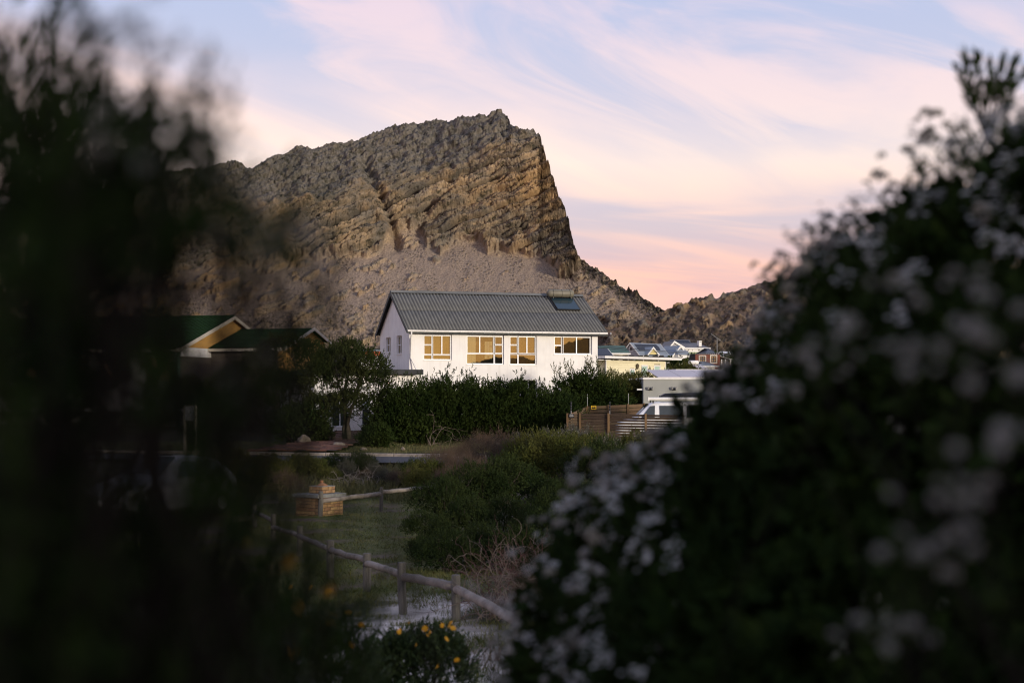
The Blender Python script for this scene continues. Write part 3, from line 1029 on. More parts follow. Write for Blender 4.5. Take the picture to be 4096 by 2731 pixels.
# local frame of the gable: x runs from the back corner to the front corner
gw = wall_mesh(WH - 0.24, eaveZ, gops, 0.24, -0.6)
gw.add([(0, 0, eaveZ), (WH - 0.24, 0, eaveZ), (WH / 2, 0, ridgeZ - 0.06), (0, 0.24, eaveZ), (WH - 0.24, 0.24, eaveZ), (WH / 2, 0.24, ridgeZ - 0.06)],
       [(0, 1, 2), (5, 4, 3), (0, 2, 5, 3), (2, 1, 4, 5)])
gobj = gw.build('gable_wall', white_m, house, loc=(0.0, WH, 0), rot=(0, 0, R(-90)))
for op in gops:
    window(gobj, *op, [(0.03, 0.48, 0.5, 0.97), (0.03, 0.48, 0.03, 0.5), (0.52, 0.97, 0.03, 0.97)], blind=blind_b, y=0.10, bar=0.05)
gw2 = MB().box(0, WH - 0.24, 0, 0.24, -0.6, eaveZ)
gw2.add([(0, 0, eaveZ), (WH - 0.24, 0, eaveZ), (WH / 2, 0, ridgeZ - 0.06), (0, 0.24, eaveZ), (WH - 0.24, 0.24, eaveZ), (WH / 2, 0.24, ridgeZ - 0.06)],
        [(0, 1, 2), (5, 4, 3), (0, 2, 5, 3), (2, 1, 4, 5)])
gw2.build('gable_wall', white_m, house, loc=(LH - 0.24, WH, 0), rot=(0, 0, R(-90)))
MB().box(0.24, LH - 0.24, WH - 0.24, WH, -0.6, eaveZ).build('back_wall', white_m, house)
MB().box(0.24, LH - 0.24, 0.24, WH - 0.24, 2.55, 2.75).build('upper_floor', room_m, house)
# corrugated sheets, two courses a side
oh = 0.38
X0, X1 = -0.22, FH.a(2428, -oh)
pitch = math.atan2(ridgeZ - eaveZ - 0.02, WH / 2)
slopeL = (WH / 2 + oh) / math.cos(pitch)
nsh = 12
sw = (X1 - X0) / nsh
nc = 5


def sheet(length, name):
    n = nc * 8 + 1
    vs = []
    for j in range(2):
        for i in range(n):
            x = (sw + 0.03) * i / (n - 1)
            zz = 0.027 * math.cos(2 * math.pi * nc * x / sw)
            vs.append((x, j * length, zz))
    for j in range(2):
        for i in range(n):
            x = (sw + 0.03) * i / (n - 1)
            zz = 0.027 * math.cos(2 * math.pi * nc * x / sw)
            vs.append((x, j * length, zz - 0.011))
    fs = [(i, i + 1, n + i + 1, n + i) for i in range(n - 1)] + [(2 * n + i + 1, 2 * n + i, 3 * n + i, 3 * n + i + 1) for i in range(n - 1)]
    fs += [(i + 1, i, 2 * n + i, 2 * n + i + 1) for i in range(n - 1)]
    me = MB().add(vs, fs).mesh(name, smooth=True)
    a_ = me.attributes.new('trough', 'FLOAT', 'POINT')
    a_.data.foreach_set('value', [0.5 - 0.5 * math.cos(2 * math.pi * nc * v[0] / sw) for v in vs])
    return me


lowlen, uplen = slopeL * 0.56, slopeL * 0.50
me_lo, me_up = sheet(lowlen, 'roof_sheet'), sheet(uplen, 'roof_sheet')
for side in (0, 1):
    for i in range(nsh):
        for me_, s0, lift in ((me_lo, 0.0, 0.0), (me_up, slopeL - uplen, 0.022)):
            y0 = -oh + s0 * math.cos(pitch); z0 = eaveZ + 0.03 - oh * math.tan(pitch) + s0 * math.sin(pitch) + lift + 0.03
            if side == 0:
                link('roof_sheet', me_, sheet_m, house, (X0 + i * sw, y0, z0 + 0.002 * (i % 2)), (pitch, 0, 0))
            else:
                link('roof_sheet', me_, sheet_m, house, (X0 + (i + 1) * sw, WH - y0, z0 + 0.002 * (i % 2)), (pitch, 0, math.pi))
rz_ = ridgeZ + 0.11
for i in range(8):
    xa = X0 + (X1 - X0) * i / 8; xb = X0 + (X1 - X0) * (i + 1) / 8 + 0.05
    c = WH / 2
    m = MB()
    prof = [(-0.24, -0.10), (-0.12, -0.035), (-0.07, 0.03), (0.0, 0.06), (0.07, 0.03), (0.12, -0.035), (0.24, -0.10)]
    vs = [(xa if j == 0 else xb, c + p[0], rz_ + p[1] + 0.006 * (i % 2)) for j in range(2) for p in prof]
    m.add(vs, [(k, k + 1, 7 + k + 1, 7 + k) for k in range(6)] + [(0, 1, 2, 3, 4, 5, 6), (13, 12, 11, 10, 9, 8, 7)])
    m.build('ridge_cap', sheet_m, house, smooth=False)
# fascia, gutter with brackets, downpipe, barge boards
ez = eaveZ - oh * math.tan(pitch) + 0.02
MB().box(X0 + 0.02, X1 - 0.02, -oh + 0.03, -oh + 0.06, ez - 0.17, ez + 0.0).build('fascia', dark_m, house)
MB().box(0.0, LH, -oh + 0.062, -0.002, ez - 0.14, ez - 0.12).build('soffit', dark_m, house)
gm_ = MB()
gp = [(-0.115, 0.055), (-0.118, 0.0), (-0.095, -0.04), (-0.05, -0.055), (-0.008, -0.04), (0.0, 0.05), (-0.012, 0.05), (-0.02, -0.028), (-0.05, -0.04), (-0.088, -0.03), (-0.105, 0.0), (-0.103, 0.055)]
n = len(gp)
vs = [(xx, -oh + 0.028 + p[0], ez - 0.04 + p[1]) for xx in (X0 + 0.03, X1 + 0.02) for p in gp]
gm_.add(vs, [(k, (k + 1) % n, n + (k + 1) % n, n + k) for k in range(n)] + [tuple(range(n - 1, -1, -1)), tuple(range(n, 2 * n))])
gut = gm_.build('gutter', trim_m, house)
bme = MB().box(-0.012, 0.012, -0.125, 0.0, -0.062, 0.06).mesh('bracket')
for i in range(18):
    link('gutter_bracket', bme, trim_m, gut, (X0 + 0.3 + i * 0.70, -oh + 0.024, ez - 0.04))
dzb = FH.z(zv(860), 0.2, -0.6)
MB().tube([(0.02, -oh - 0.03, ez - 0.09), (0.02, -oh - 0.03, ez - 0.25), (0.07, -0.06, ez - 0.52), (0.07, -0.06, dzb + 0.75), (0.33, -0.42, dzb + 0.05), (0.35, -0.46, dzb)], 0.045, 8).build('downpipe', trim_m, house, smooth=True)
for xa in (X0 - 0.03, X1):
    for s in (0, 1):
        y_e, y_r = (-oh - 0.02, WH / 2) if s == 0 else (WH + oh + 0.02, WH / 2)
        z_e = eaveZ - (oh + 0.02) * math.tan(pitch) + 0.10; z_r = ridgeZ + 0.10
        m = MB()
        m.add([(xa, y_e, z_e - 0.24), (xa, y_r, z_r - 0.24), (xa, y_r, z_r), (xa, y_e, z_e), (xa + 0.03, y_e, z_e - 0.24), (xa + 0.03, y_r, z_r - 0.24), (xa + 0.03, y_r, z_r), (xa + 0.03, y_e, z_e)],
              [(0, 1, 2, 3), (7, 6, 5, 4), (0, 4, 5, 1), (3, 2, 6, 7), (0, 3, 7, 4), (1, 5, 6, 2)])
        m.build('barge_board', dark_m, house)
# single-storey wing at the left, with a flat dark roof
ex0, ex1, ey0, ey1 = -5.6, 0.42, -1.15, 3.6
ez1 = FH.z(1478, 0, -1.2)
wing = empty('house_wing', FH.p + FH.w * ex0 + FH.g * ey0 + Vector((0, 0, FH.z0)), A, 'low white wing with flat dark roof beside the white house', 'house wing')
WL = ex1 - ex0
fu = lambda u: FH.a(u, ey0) - ex0
vz = lambda v, u: FH.z(v, FH.a(u, ey0), ey0)
wops = [(fu(1327), fu(1395), vz(1706, 1360), vz(1590, 1360)), (fu(1445), fu(1479), vz(1700, 1460), vz(1590, 1460)), (0.25, 0.9, 0.9, 2.1)]
wall_mesh(WL - 0.5, ez1 - 0.28, wops, 0.22, -0.6).build('front_wall', white_m, wing)
window(wing, *wops[0], [(0.0, 0.5, 0.0, 1.0), (0.5, 1.0, 0.0, 1.0)], pane_mat=glass_dk, bar=0.05)
window(wing, *wops[1], [(0.0, 1.0, 0.0, 1.0)], pane_mat=glass_dk, bar=0.08)
window(wing, *wops[2], [(0.0, 1.0, 0.0, 1.0)], pane_mat=glass_dk, bar=0.06)
MB().box(0, 0.22, 0.22, 4.5, -0.6, ez1 - 0.28).build('side_wall', white_m, wing)
MB().box(WL - 0.72, WL - 0.5, 0.222, ey1 - 2.47, -0.6, ez1 - 0.282).build('side_wall', white_m, wing)
rf = MB().box(-0.5, WL, -0.45, 4.6 if False else 1.14, ez1 - 0.28, ez1).build('flat_roof', roofing_m, wing, bevel=0.02)
MB().box(-0.5, -ex0 - 0.03, 1.142, 4.7, ez1 - 0.279, ez1 - 0.002).build('flat_roof', roofing_m, wing)
MB().box(fu(1420), fu(1500), -0.55, -0.003, -0.5, 0.06).build('door_step', mat('clay_step', (0.26, 0.12, 0.06), rough=0.9), wing)

# ------------------------------------------------------------------ solar water heater on the roof
def roof_pt(a, s, lift=0.0):
    """a along the ridge, s metres up the front slope from the eave"""
    y = -oh + s * math.cos(pitch) - lift * math.sin(pitch)
    z = eaveZ + 0.06 - oh * math.tan(pitch) + s * math.sin(pitch) + lift * math.cos(pitch)
    return Vector((a, y, z))


sol = FH.empty('solar_water_heater', 'beige solar geyser tank with blue collector panel on the corrugated roof', 'solar heater')
ta0, ta1 = FH.a(2186, 3.4), FH.a(2293, 3.4)
tank_m = mat('tank_beige', (0.17, 0.16, 0.12), (0.14, 0.13, 0.10), scale=3, rough=0.45)
blk_m = mat('black_metal', (0.02, 0.02, 0.02), rough=0.5)
tc0 = roof_pt(0, slopeL - 0.42, 0.36)
r_ = 0.245
L_ = ta1 - ta0
prof = [(0, 0.01), (0.015, 0.09), (0.05, 0.17), (0.11, 0.22), (0.2, r_)]
prof = prof + [(L_ - a, b) for a, b in prof[::-1]]
tank = MB().tube([(ta0 + a, tc0.y, tc0.z) for a, b in prof], [b for a, b in prof], 20).build('tank', tank_m, sol, smooth=True)
for s in (0.2, 0.52, 0.82):
    MB().tube([(ta0 + L_ * s - 0.012, tc0.y, tc0.z), (ta0 + L_ * s + 0.012, tc0.y, tc0.z)], r_ + 0.008, 20).build('strap', blk_m, tank)
pa0, pa1 = FH.a(2203, 3.0) + 0.05, FH.a(2296, 3.0)
s1, s0 = slopeL - 0.62, slopeL - 0.62 - 1.55
pts = [roof_pt(pa0, s0, 0.16), roof_pt(pa1 , s0, 0.16), roof_pt(pa1, s1, 0.16), roof_pt(pa0, s1, 0.16)]
nrm = Vector((0, -math.sin(pitch), math.cos(pitch)))
MB().slab(pts, nrm, 0.09).build('panel_frame', blk_m, sol)
ins = 0.03
gpts = [roof_pt(pa0 + ins, s0 + ins, 0.164), roof_pt(pa1 - ins, s0 + ins, 0.164), roof_pt(pa1 - ins, s1 - ins, 0.164), roof_pt(pa0 + ins, s1 - ins, 0.164)]
MB().slab(gpts, nrm, 0.003).build('collector', mat('collector_glass', (0.010, 0.034, 0.048), (0.008, 0.026, 0.038), scale=1.5, rough=0.12, spec=0.6), sol)
for i, aa in enumerate((ta0 - 0.06, ta0 - 0.01)):
    q = tc0
    MB().tube([(aa, q.y, q.z - 0.35), (aa, q.y, q.z + 0.35 + 0.02 * i)], 0.012, 5).build('pipe', blk_m, sol)
MB().tube([(ta0 - 0.06, tc0.y - 0.02, tc0.z - 0.32), (ta0 + 0.25, tc0.y - 0.25, tc0.z - 0.30)], 0.016, 5).build('pipe', blk_m, sol)
MB().tube([(ta0 + 0.05, tc0.y, tc0.z + 0.26), (ta0 + 0.8, tc0.y, tc0.z + 0.255)], 0.010, 5).build('pipe', blk_m, sol)
for aa in (pa0 + 0.15, pa1 - 0.15):
    MB().slab([roof_pt(aa, s0 + 0.1, 0.07), roof_pt(aa + 0.05, s0 + 0.1, 0.07), roof_pt(aa + 0.05, s1 + 0.5, 0.07), roof_pt(aa, s1 + 0.5, 0.07)], nrm, 0.06).build('mounting_rail', blk_m, sol)
    MB().box(aa, aa + 0.05, tc0.y - 0.15, tc0.y + 0.15, tc0.z - 0.36, tc0.z - 0.18).build('tank_foot', blk_m, sol)
# ================================================================== brick house with green tiles
def brick_mat(name, c1, c2, mortar, bw=0.222, bh=0.073):
    m = bpy.data.materials.new(name); m.use_nodes = True
    t = m.node_tree; b = t.nodes['Principled BSDF']; b.inputs['Roughness'].default_value = 0.9
    tc_ = t.nodes.new('ShaderNodeTexCoord')
    sp = t.nodes.new('ShaderNodeSeparateXYZ'); cb = t.nodes.new('ShaderNodeCombineXYZ')
    t.links.new(tc_.outputs['Object'], sp.inputs[0])
    ad = t.nodes.new('ShaderNodeMath'); ad.operation = 'ADD'
    t.links.new(sp.outputs[0], ad.inputs[0]); t.links.new(sp.outputs[1], ad.inputs[1])
    t.links.new(ad.outputs[0], cb.inputs[0]); t.links.new(sp.outputs[2], cb.inputs[1])
    br = t.nodes.new('ShaderNodeTexBrick')
    br.inputs['Scale'].default_value = 1.0
    br.inputs['Brick Width'].default_value = bw + 0.01
    br.inputs['Row Height'].default_value = bh + 0.011
    br.inputs['Mortar Size'].default_value = 0.009
    br.inputs['Color1'].default_value = (*c1, 1); br.inputs['Color2'].default_value = (*c2, 1); br.inputs['Mortar'].default_value = (*mortar, 1)
    t.links.new(cb.outputs[0], br.inputs['Vector'])
    t.links.new(br.outputs['Color'], b.inputs['Base Color'])
    bp = t.nodes.new('ShaderNodeBump'); bp.inputs['Strength'].default_value = 0.6; bp.inputs['Distance'].default_value = 0.01; bp.invert = True
    t.links.new(br.outputs['Fac'], bp.inputs['Height']); t.links.new(bp.outputs[0], b.inputs['Normal'])
    return m


face_m = brick_mat('yellow_face_brick', (0.66, 0.37, 0.085), (0.54, 0.28, 0.06), (0.36, 0.23, 0.10))
green_m = mat('green_tile', (0.020, 0.055, 0.018), (0.012, 0.034, 0.012), scale=5, rough=0.85, spec=0.1, island=0.0, bump=0.2, bscale=20)
cream_m = mat('cream_trim', (0.72, 0.66, 0.55), (0.62, 0.57, 0.48), scale=3, rough=0.6)
TH = R(-15)
# local frame: x = along the gable normal (towards the right), y = along the gable (back)
bh = empty('brick_house', (-19.9, 85.0, 0.95), TH, 'yellow brick house with green tiled gable roofs and white barge boards', 'house')
bz = lambda z: z - 0.95
eZ, rZ = bz(5.81), bz(7.94)
hw = 6.73


def tile_roof(name, parent, x0, x1, y0, z0, y1, z1, tw=0.30, cl=0.33):
    """tiled slope between eave line (y0,z0) and ridge line (y1,z1), running along x: stepped, waved courses"""
    ln = math.hypot(y1 - y0, z1 - z0)
    nr = max(2, int(ln / cl)); ncx = int((x1 - x0) / tw * 4)
    vs = []; fs = []
    sy, sz = (y1 - y0) / ln, (z1 - z0) / ln
    for r in range(nr):
        for e in range(2):
            s = (r + e) * ln / nr
            lift = 0.055 if e == 0 else 0.012
            for i in range(ncx + 1):
                x = x0 + (x1 - x0) * i / ncx
                wv = 0.030 * math.cos(i / 4 * 2 * math.pi)
                vs.append((x, y0 + sy * s - sz * (lift + wv) * (1 if sy > 0 else -1), z0 + sz * s + abs(sy) * (lift + wv)))
    for r in range(nr * 2 - 1):
        for i in range(ncx):
            a = r * (ncx + 1) + i
            fs.append((a, a + 1, a + ncx + 2, a + ncx + 1) if sy > 0 else (a + 1, a, a + ncx + 1, a + ncx + 2))
    o = MB().add(vs, fs).build(name, green_m, parent, smooth=False)
    o['kind'] = 'stuff'
    return o


RL = 24.0
tp = math.tan(R(17.5))
tile_roof('roof_tiles', bh, -RL, 0.35, -0.45, eZ - 0.10, hw, rZ)
tile_roof('roof_tiles', bh, -RL, 0.35, hw + 2.6, rZ - 2.6 * tp, hw, rZ)
MB().tube([(-RL, hw, rZ + 0.03), (0.35, hw, rZ + 0.03)], 0.11, 8).build('ridge_tiles', green_m, bh)
# gable wall with a white lintel band below
g = MB()
g.add([(0, 0, eZ), (0, hw, rZ - 0.08), (0, hw + 2.4, rZ - 2.4 * tp - 0.08), (0, hw + 2.4, eZ), (-0.22, 0, eZ), (-0.22, hw, rZ - 0.08), (-0.22, hw + 2.4, rZ - 2.4 * tp - 0.08), (-0.22, hw + 2.4, eZ)],
      [(0, 3, 2, 1), (4, 5, 6, 7), (0, 1, 5, 4), (1, 2, 6, 5), (2, 3, 7, 6)])
g.build('gable_wall', face_m, bh)
MB().box(-0.25, 0.03, 0.0, 4.1, eZ - 0.55, eZ - 0.003).build('lintel_band', white_m, bh)
for (ya, za, yb, zb) in ((-0.45, eZ - 0.06, hw, rZ + 0.06), (hw + 2.6, rZ - 2.6 * tp + 0.06, hw, rZ + 0.06)):
    m = MB()
    m.add([(0.35, ya, za - 0.22), (0.35, yb, zb - 0.22), (0.35, yb, zb), (0.35, ya, za), (0.40, ya, za - 0.22), (0.40, yb, zb - 0.22), (0.40, yb, zb), (0.40, ya, za)],
          [(0, 1, 2, 3), (7, 6, 5, 4), (0, 4, 5, 1), (3, 2, 6, 7), (0, 3, 7, 4), (1, 5, 6, 2)])
    m.build('barge_board', cream_m, bh)
    s = MB()
    s.add([(-0.02, ya, za - 0.17), (0.352, ya, za - 0.17), (0.352, yb, zb - 0.17), (-0.02, yb, zb - 0.17)], [(0, 1, 2, 3)])
    s.build('soffit', mat('timber_soffit', (0.18, 0.09, 0.03), rough=0.8), bh)
# flood lamp on the gable
fl = MB().box(0.03, 0.14, 2.6, 2.9, eZ + 0.62, eZ + 0.86).build('flood_lamp', blk_m, bh)
MB().box(0.0, 0.06, 2.7, 2.8, eZ + 0.5, eZ + 0.64).build('bracket', blk_m, fl)
# long front wall with big windows under the eave
wall_h = eZ - 0.55
fw_ops = [(-2.05 - i * 2.9, -2.05 - i * 2.9 + 1.85, wall_h - 1.45, wall_h - 0.08) for i in range(7)]
fm = wall_mesh(RL, eZ - 0.16, [(RL + a, RL + b, c, d) for a, b, c, d in fw_ops], 0.22, -0.8)
fo = fm.build('front_wall', mat('grey_plaster', (0.30, 0.30, 0.29), rough=0.9), bh, loc=(-RL - 0.23, 0.12, 0))
for (a, b, c, d) in fw_ops:
    window(fo, RL + a, RL + b, c, d, [(0.0, 0.62, 0.0, 1.0), (0.62, 1.0, 0.0, 1.0)], frame_mat=mat('brown_frame', (0.10, 0.05, 0.025), rough=0.6), blind=blind_c, bar=0.07, sill=False)
MB().box(-RL, 0.30, -0.5, -0.40, eZ - 0.30, eZ - 0.12).build('gutter', cream_m, bh)
MB().box(-0.26, -0.02, 0.1, 8.9, -0.8, eZ - 0.56).build('side_wall', mat('dark_wall', (0.14, 0.12, 0.10), rough=0.9), bh)  # dark grey-brown wall colour
MB().tube([(0.02, -0.12, -0.8), (0.02, -0.12, eZ - 0.2)], 0.13, 10).build('column', mat('green_post', (0.02, 0.06, 0.045), rough=0.5), bh)
MB().box(-RL, -0.3, -1.6, -1.5, 1.2, 2.15).build('balustrade', mat('grey_render', (0.34, 0.33, 0.32), rough=0.9), bh)
MB().box(-RL, 0.3, -1.6, 0.1, 1.0, 1.19).build('balcony_slab', mat('grey_render', (0.3, 0.3, 0.3)), bh)
# second wing to the right
e2, r2 = bz(5.89), bz(7.23)
tile_roof('roof_tiles', bh, 0.02, 5.1, 3.75, e2 - 0.09, 8.5, r2)
tile_roof('roof_tiles', bh, 0.02, 5.1, 11.4, r2 - 2.9 * 0.30, 8.5, r2)
g = MB()
g.add([(4.75, 4.1, e2), (4.75, 8.5, r2 - 0.08), (4.75, 11.2, r2 - 0.9), (4.75, 11.2, e2 - 2), (4.75, 4.1, e2 - 2), (4.55, 4.1, e2), (4.55, 8.5, r2 - 0.08), (4.55, 11.2, r2 - 0.9), (4.55, 11.2, e2 - 2), (4.55, 4.1, e2 - 2)],
      [(0, 4, 3, 2, 1), (5, 6, 7, 8, 9), (0, 1, 6, 5), (1, 2, 7, 6), (4, 0, 5, 9)])
g.build('gable_wall', face_m, bh)
for (ya, za, yb, zb) in ((3.75, e2 - 0.05, 8.5, r2 + 0.06), (11.4, r2 - 0.87 + 0.06, 8.5, r2 + 0.06)):
    m = MB()
    m.add([(5.10, ya, za - 0.2), (5.10, yb, zb - 0.2), (5.10, yb, zb), (5.10, ya, za), (5.14, ya, za - 0.2), (5.14, yb, zb - 0.2), (5.14, yb, zb), (5.14, ya, za)],
          [(0, 1, 2, 3), (7, 6, 5, 4), (0, 4, 5, 1), (3, 2, 6, 7), (0, 3, 7, 4), (1, 5, 6, 2)])
    m.build('barge_board', cream_m, bh)
MB().box(0.05, 5.0, 3.60, 3.72, e2 - 0.26, e2 - 0.08).build('gutter', cream_m, bh)
MB().box(0.0, 4.55, 4.1, 4.3, -1.0, e2 - 0.1).build('front_wall', mat('dark_wall', (0.14, 0.12, 0.10)), bh)

# ================================================================== small roof glimpsed between tree and white house
rt = Frame(1430, 112, R(8))
rr = rt.empty('tiled_cottage', 'red tiled cottage roof peeping out beside the white house gable', 'house')
zt, zb_ = rt.z(1403), rt.z(1424)
red_m = mat('red_tile', (0.42, 0.09, 0.03), (0.30, 0.06, 0.02), scale=6, rough=0.7)
m = MB()
vs = []; n = 40
for r in range(6):
    for e in range(2):
        for i in range(n + 1):
            s = (r + e) / 6
            vs.append((i * 0.09 * 1.2, s * 1.6, zb_ + (zt - zb_) * s + (0.05 if e == 0 else 0.0) + 0.025 * math.cos(i * math.pi / 2)))
m.add(vs, [(r * (n + 1) + i, r * (n + 1) + i + 1, (r + 1) * (n + 1) + i + 1, (r + 1) * (n + 1) + i) for r in range(11) for i in range(n)])
o = m.build('roof_tiles', red_m, rr); o['kind'] = 'stuff'
MB().box(0.1, 4.2, 0.1, 3.2, -1.0, zb_ + 0.02).build('wall', white_m, rr)
MB().box(-0.1, 4.4, 1.62, 3.4, zt + 0.02, zt + 0.14).build('skylight_ridge', mat('blue_sheet', (0.16, 0.21, 0.27), rough=0.3), rr)
# ================================================================== yellow weatherboard house
ZU = lambda zx: 2200 + zx * 0.34014
ZV = lambda zy: 1300 + zy * 0.34014
YF = Frame(ZU(657), 104.0, R(46))
yh = YF.empty('weatherboard_house', 'pale yellow weatherboard house with flat white-edged roof and narrow windows', 'house')
YL = YF.a(ZU(1360)); YW = 5.0
yt = YF.z(ZV(410))
yel_m = objrand(mat('yellow_board', (0.80, 0.75, 0.54), (0.75, 0.70, 0.50), scale=1.5, rough=0.7, bump=0.1, bscale=15), 0.04)
ywin = []
for (a, b, c, d) in ((1078, 1145, 475, 600), (1226, 1292, 478, 595), (942, 992, 520, 600)):
    xa = YF.a(ZU(a)); xb = YF.a(ZU(b))
    ywin.append((xa, xb, YF.z(ZV(d), xa), YF.z(ZV(c), xa)))
MB().box(0.05, YL - 0.05, 0.05, YW, -1.2, yt - 0.01).build('core_wall', mat('board_backing', (0.5, 0.46, 0.33)), yh)
bt = 0.185
nrow = int((yt + 0.7) / bt)
for r in range(nrow):
    z1 = yt - r * bt; z0 = z1 - bt + 0.006
    cuts = sorted([0.0, YL] + [random.uniform(1.5, YL - 1.0)])
    segs = []
    for i in range(len(cuts) - 1):
        segs.append([cuts[i] + 0.004, cuts[i + 1] - 0.004])
    for (a, b, c, d) in ywin:
        new = []
        for s in segs:
            if z1 > c + 0.02 and z0 < d - 0.02 and s[0] < b and s[1] > a:
                if a - s[0] > 0.03: new.append([s[0], a])
                if s[1] - b > 0.03: new.append([b, s[1]])
            else:
                new.append(s)
        segs = new
    for s0_, s1_ in segs:
        m = MB()
        m.add([(s0_, -0.008, z0), (s1_, -0.008, z0), (s1_, 0.012, z1), (s0_, 0.012, z1), (s0_, 0.04, z0), (s1_, 0.04, z0), (s1_, 0.04, z1), (s0_, 0.04, z1)],
              [(0, 1, 2, 3), (7, 6, 5, 4), (0, 4, 5, 1), (3, 2, 6, 7), (0, 3, 7, 4), (1, 5, 6, 2)])
        m.build('board', yel_m, yh)
    m = MB()
    m.add([(-0.008, 0.06, z0), (0.012, 0.06, z1), (0.012, YW, z1), (-0.008, YW, z0), (0.04, 0.06, z0), (0.04, 0.06, z1), (0.04, YW, z1), (0.04, YW, z0)],
          [(0, 1, 2, 3), (7, 6, 5, 4), (0, 4, 5, 1), (3, 2, 6, 7), (0, 3, 7, 4), (1, 5, 6, 2)])
    m.build('board', yel_m, yh)
for xa in (-0.02, YL - 0.05):
    MB().box(xa, xa + 0.07, -0.025, 0.055, -1.2, yt).build('corner_post', trim_m, yh)
frost = mat('frosted_blind', (0.42, 0.58, 0.52), (0.36, 0.52, 0.48), scale=2, rough=0.8)
for (a, b, c, d) in ywin:
    w = window(yh, a, b, c, d, [(0.0, 1.0, 0.0, 1.0)], y=-0.012, bar=0.06, pane_mat=frost, sill=False)
    w.children[0].location.y = 0
    sr = MB().box(-0.05, 0.0, -0.02, 0.05, -0.05, d - c + 0.05).box(b - a, b - a + 0.05, -0.02, 0.05, -0.05, d - c + 0.05)
    sr.box(0, b - a, -0.02, 0.05, d - c, d - c + 0.05).box(0, b - a, -0.02, 0.05, -0.05, -0.001)
    sr.build('surround', alu_m, w)
fz1, fz0 = YF.z(ZV(364), 0, -0.7), YF.z(ZV(392), 0, -0.7)
foh = 0.72
MB().box(-0.95, YL + 1.05, -foh - 0.03, -foh, fz0, fz1).build('fascia', trim_m, yh)
MB().box(-0.98, -0.95, -foh - 0.03, YW, fz0, fz1).build('fascia', trim_m, yh)
MB().box(-0.94, YL + 1.05, -foh + 0.002, YW, fz1 - 0.06, fz1 + 0.05).build('flat_roof', roofing_m, yh)
raft = MB().box(-0.025, 0.025, -foh + 0.004, 0.04, -0.13, 0.0).mesh('rafter')
for i in range(14):
    link('rafter', raft, cream_m, yh, (0.15 + i * (YL - 0.2) / 13, 0, fz1 - 0.062))
lx = YF.a(ZU(1016)); lz = YF.z(ZV(485), lx)
lmp = MB().tube([(lx, -0.10, lz - 0.22), (lx, -0.11, lz - 0.05), (lx, -0.12, lz + 0.12), (lx, -0.10, lz + 0.2)], [0.05, 0.12, 0.13, 0.03], 8).build('wall_lamp', mat('weathered_bronze', (0.12, 0.10, 0.07), rough=0.6), yh)
MB().box(lx - 0.04, lx + 0.04, -0.10, 0.0, lz + 0.05, lz + 0.16).build('lamp_bracket', blk_m, lmp)

# ================================================================== grey building behind the fence
GF = Frame(ZU(1099), 79.0, R(2))
gb = GF.empty('grey_garage', 'grey plastered garage with flat white coping and pink-tinted roof panels', 'building')
gt = GF.z(ZV(637))
gl = 9.0
MB().box(0, gl, 0, 7, -0.8, gt).build('wall', mat('grey_paint', (0.34, 0.35, 0.33), (0.30, 0.31, 0.295), scale=1, rough=0.9, bump=0.1), gb)
MB().box(-0.04, gl + 0.04, -0.05, 7.05, gt + 0.002, gt + 0.10).build('coping', trim_m, gb)
pnk = mat('pale_roof_sheet', (0.55, 0.50, 0.52), (0.50, 0.46, 0.48), scale=2, rough=0.4)
for i in range(6):
    MB().slab([(0.9 + i * 1.3, 0.6, gt + 0.14), (2.17 + i * 1.3, 0.6, gt + 0.14), (2.17 + i * 1.3, 5.5, gt + 0.62), (0.9 + i * 1.3, 5.5, gt + 0.62)], (0, -0.1, 1), 0.04).build('roof_panel', pnk, gb)
for zx in (1178, 1457):
    xx = GF.a(ZU(zx)); zz = GF.z(ZV(752))
    lm = MB().box(xx - 0.05, xx + 0.05, -0.04, -0.002, zz - 0.05, zz + 0.05).build('spot_lamp', blk_m, gb)
    for s in (-1, 1):
        MB().tube([(xx + s * 0.12, -0.12, zz - 0.02), (xx + s * 0.13, -0.14, zz + 0.12)], 0.05, 8).build('lamp_head', mat('steel', (0.4, 0.4, 0.4), rough=0.4, metal=0.7), lm)
    MB().tube([(xx - 0.12, -0.10, zz - 0.04), (xx, -0.05, zz - 0.06), (xx + 0.12, -0.10, zz - 0.04)], 0.02, 5).build('lamp_arm', blk_m, lm)
MB().box(-0.34, -0.002, 0.1, 0.3, GF.z(ZV(765)), GF.z(ZV(747))).build('sensor_box', trim_m, gb)

# ================================================================== white flat-roofed carport
CF = Frame(ZU(1492), 122.0, R(4))
cp = CF.empty('carport', 'white flat-roofed carport slab beyond the grey garage', 'carport')
ct, cb_ = CF.z(ZV(518)), CF.z(ZV(560))
MB().box(0, 12, 0, 0.1, cb_, ct).build('fascia', trim_m, cp)
m = MB().add([(-0.1, 0, cb_), (-0.1, 0, ct), (-2.9, 6.5, ct), (-2.9, 6.5, cb_), (0.0, 0.0, cb_), (0.0, 0.0, ct), (-2.8, 6.5, ct), (-2.8, 6.5, cb_)], [(0, 1, 2, 3), (4, 7, 6, 5), (0, 4, 5, 1), (1, 5, 6, 2)])
m.build('fascia', trim_m, cp)
MB().slab([(0, 0.1, ct - 0.02), (12, 0.1, ct - 0.02), (12, 6.5, ct - 0.02), (-2.8, 6.5, ct - 0.02)], (0, 0, 1), 0.1).build('roof_slab', roofing_m, cp)
for xx in (0.3, 4, 8, 11.7):
    MB().box(xx, xx + 0.15, 0.3, 0.45, -1.0, cb_ + 0.1).build('post', trim_m, cp)

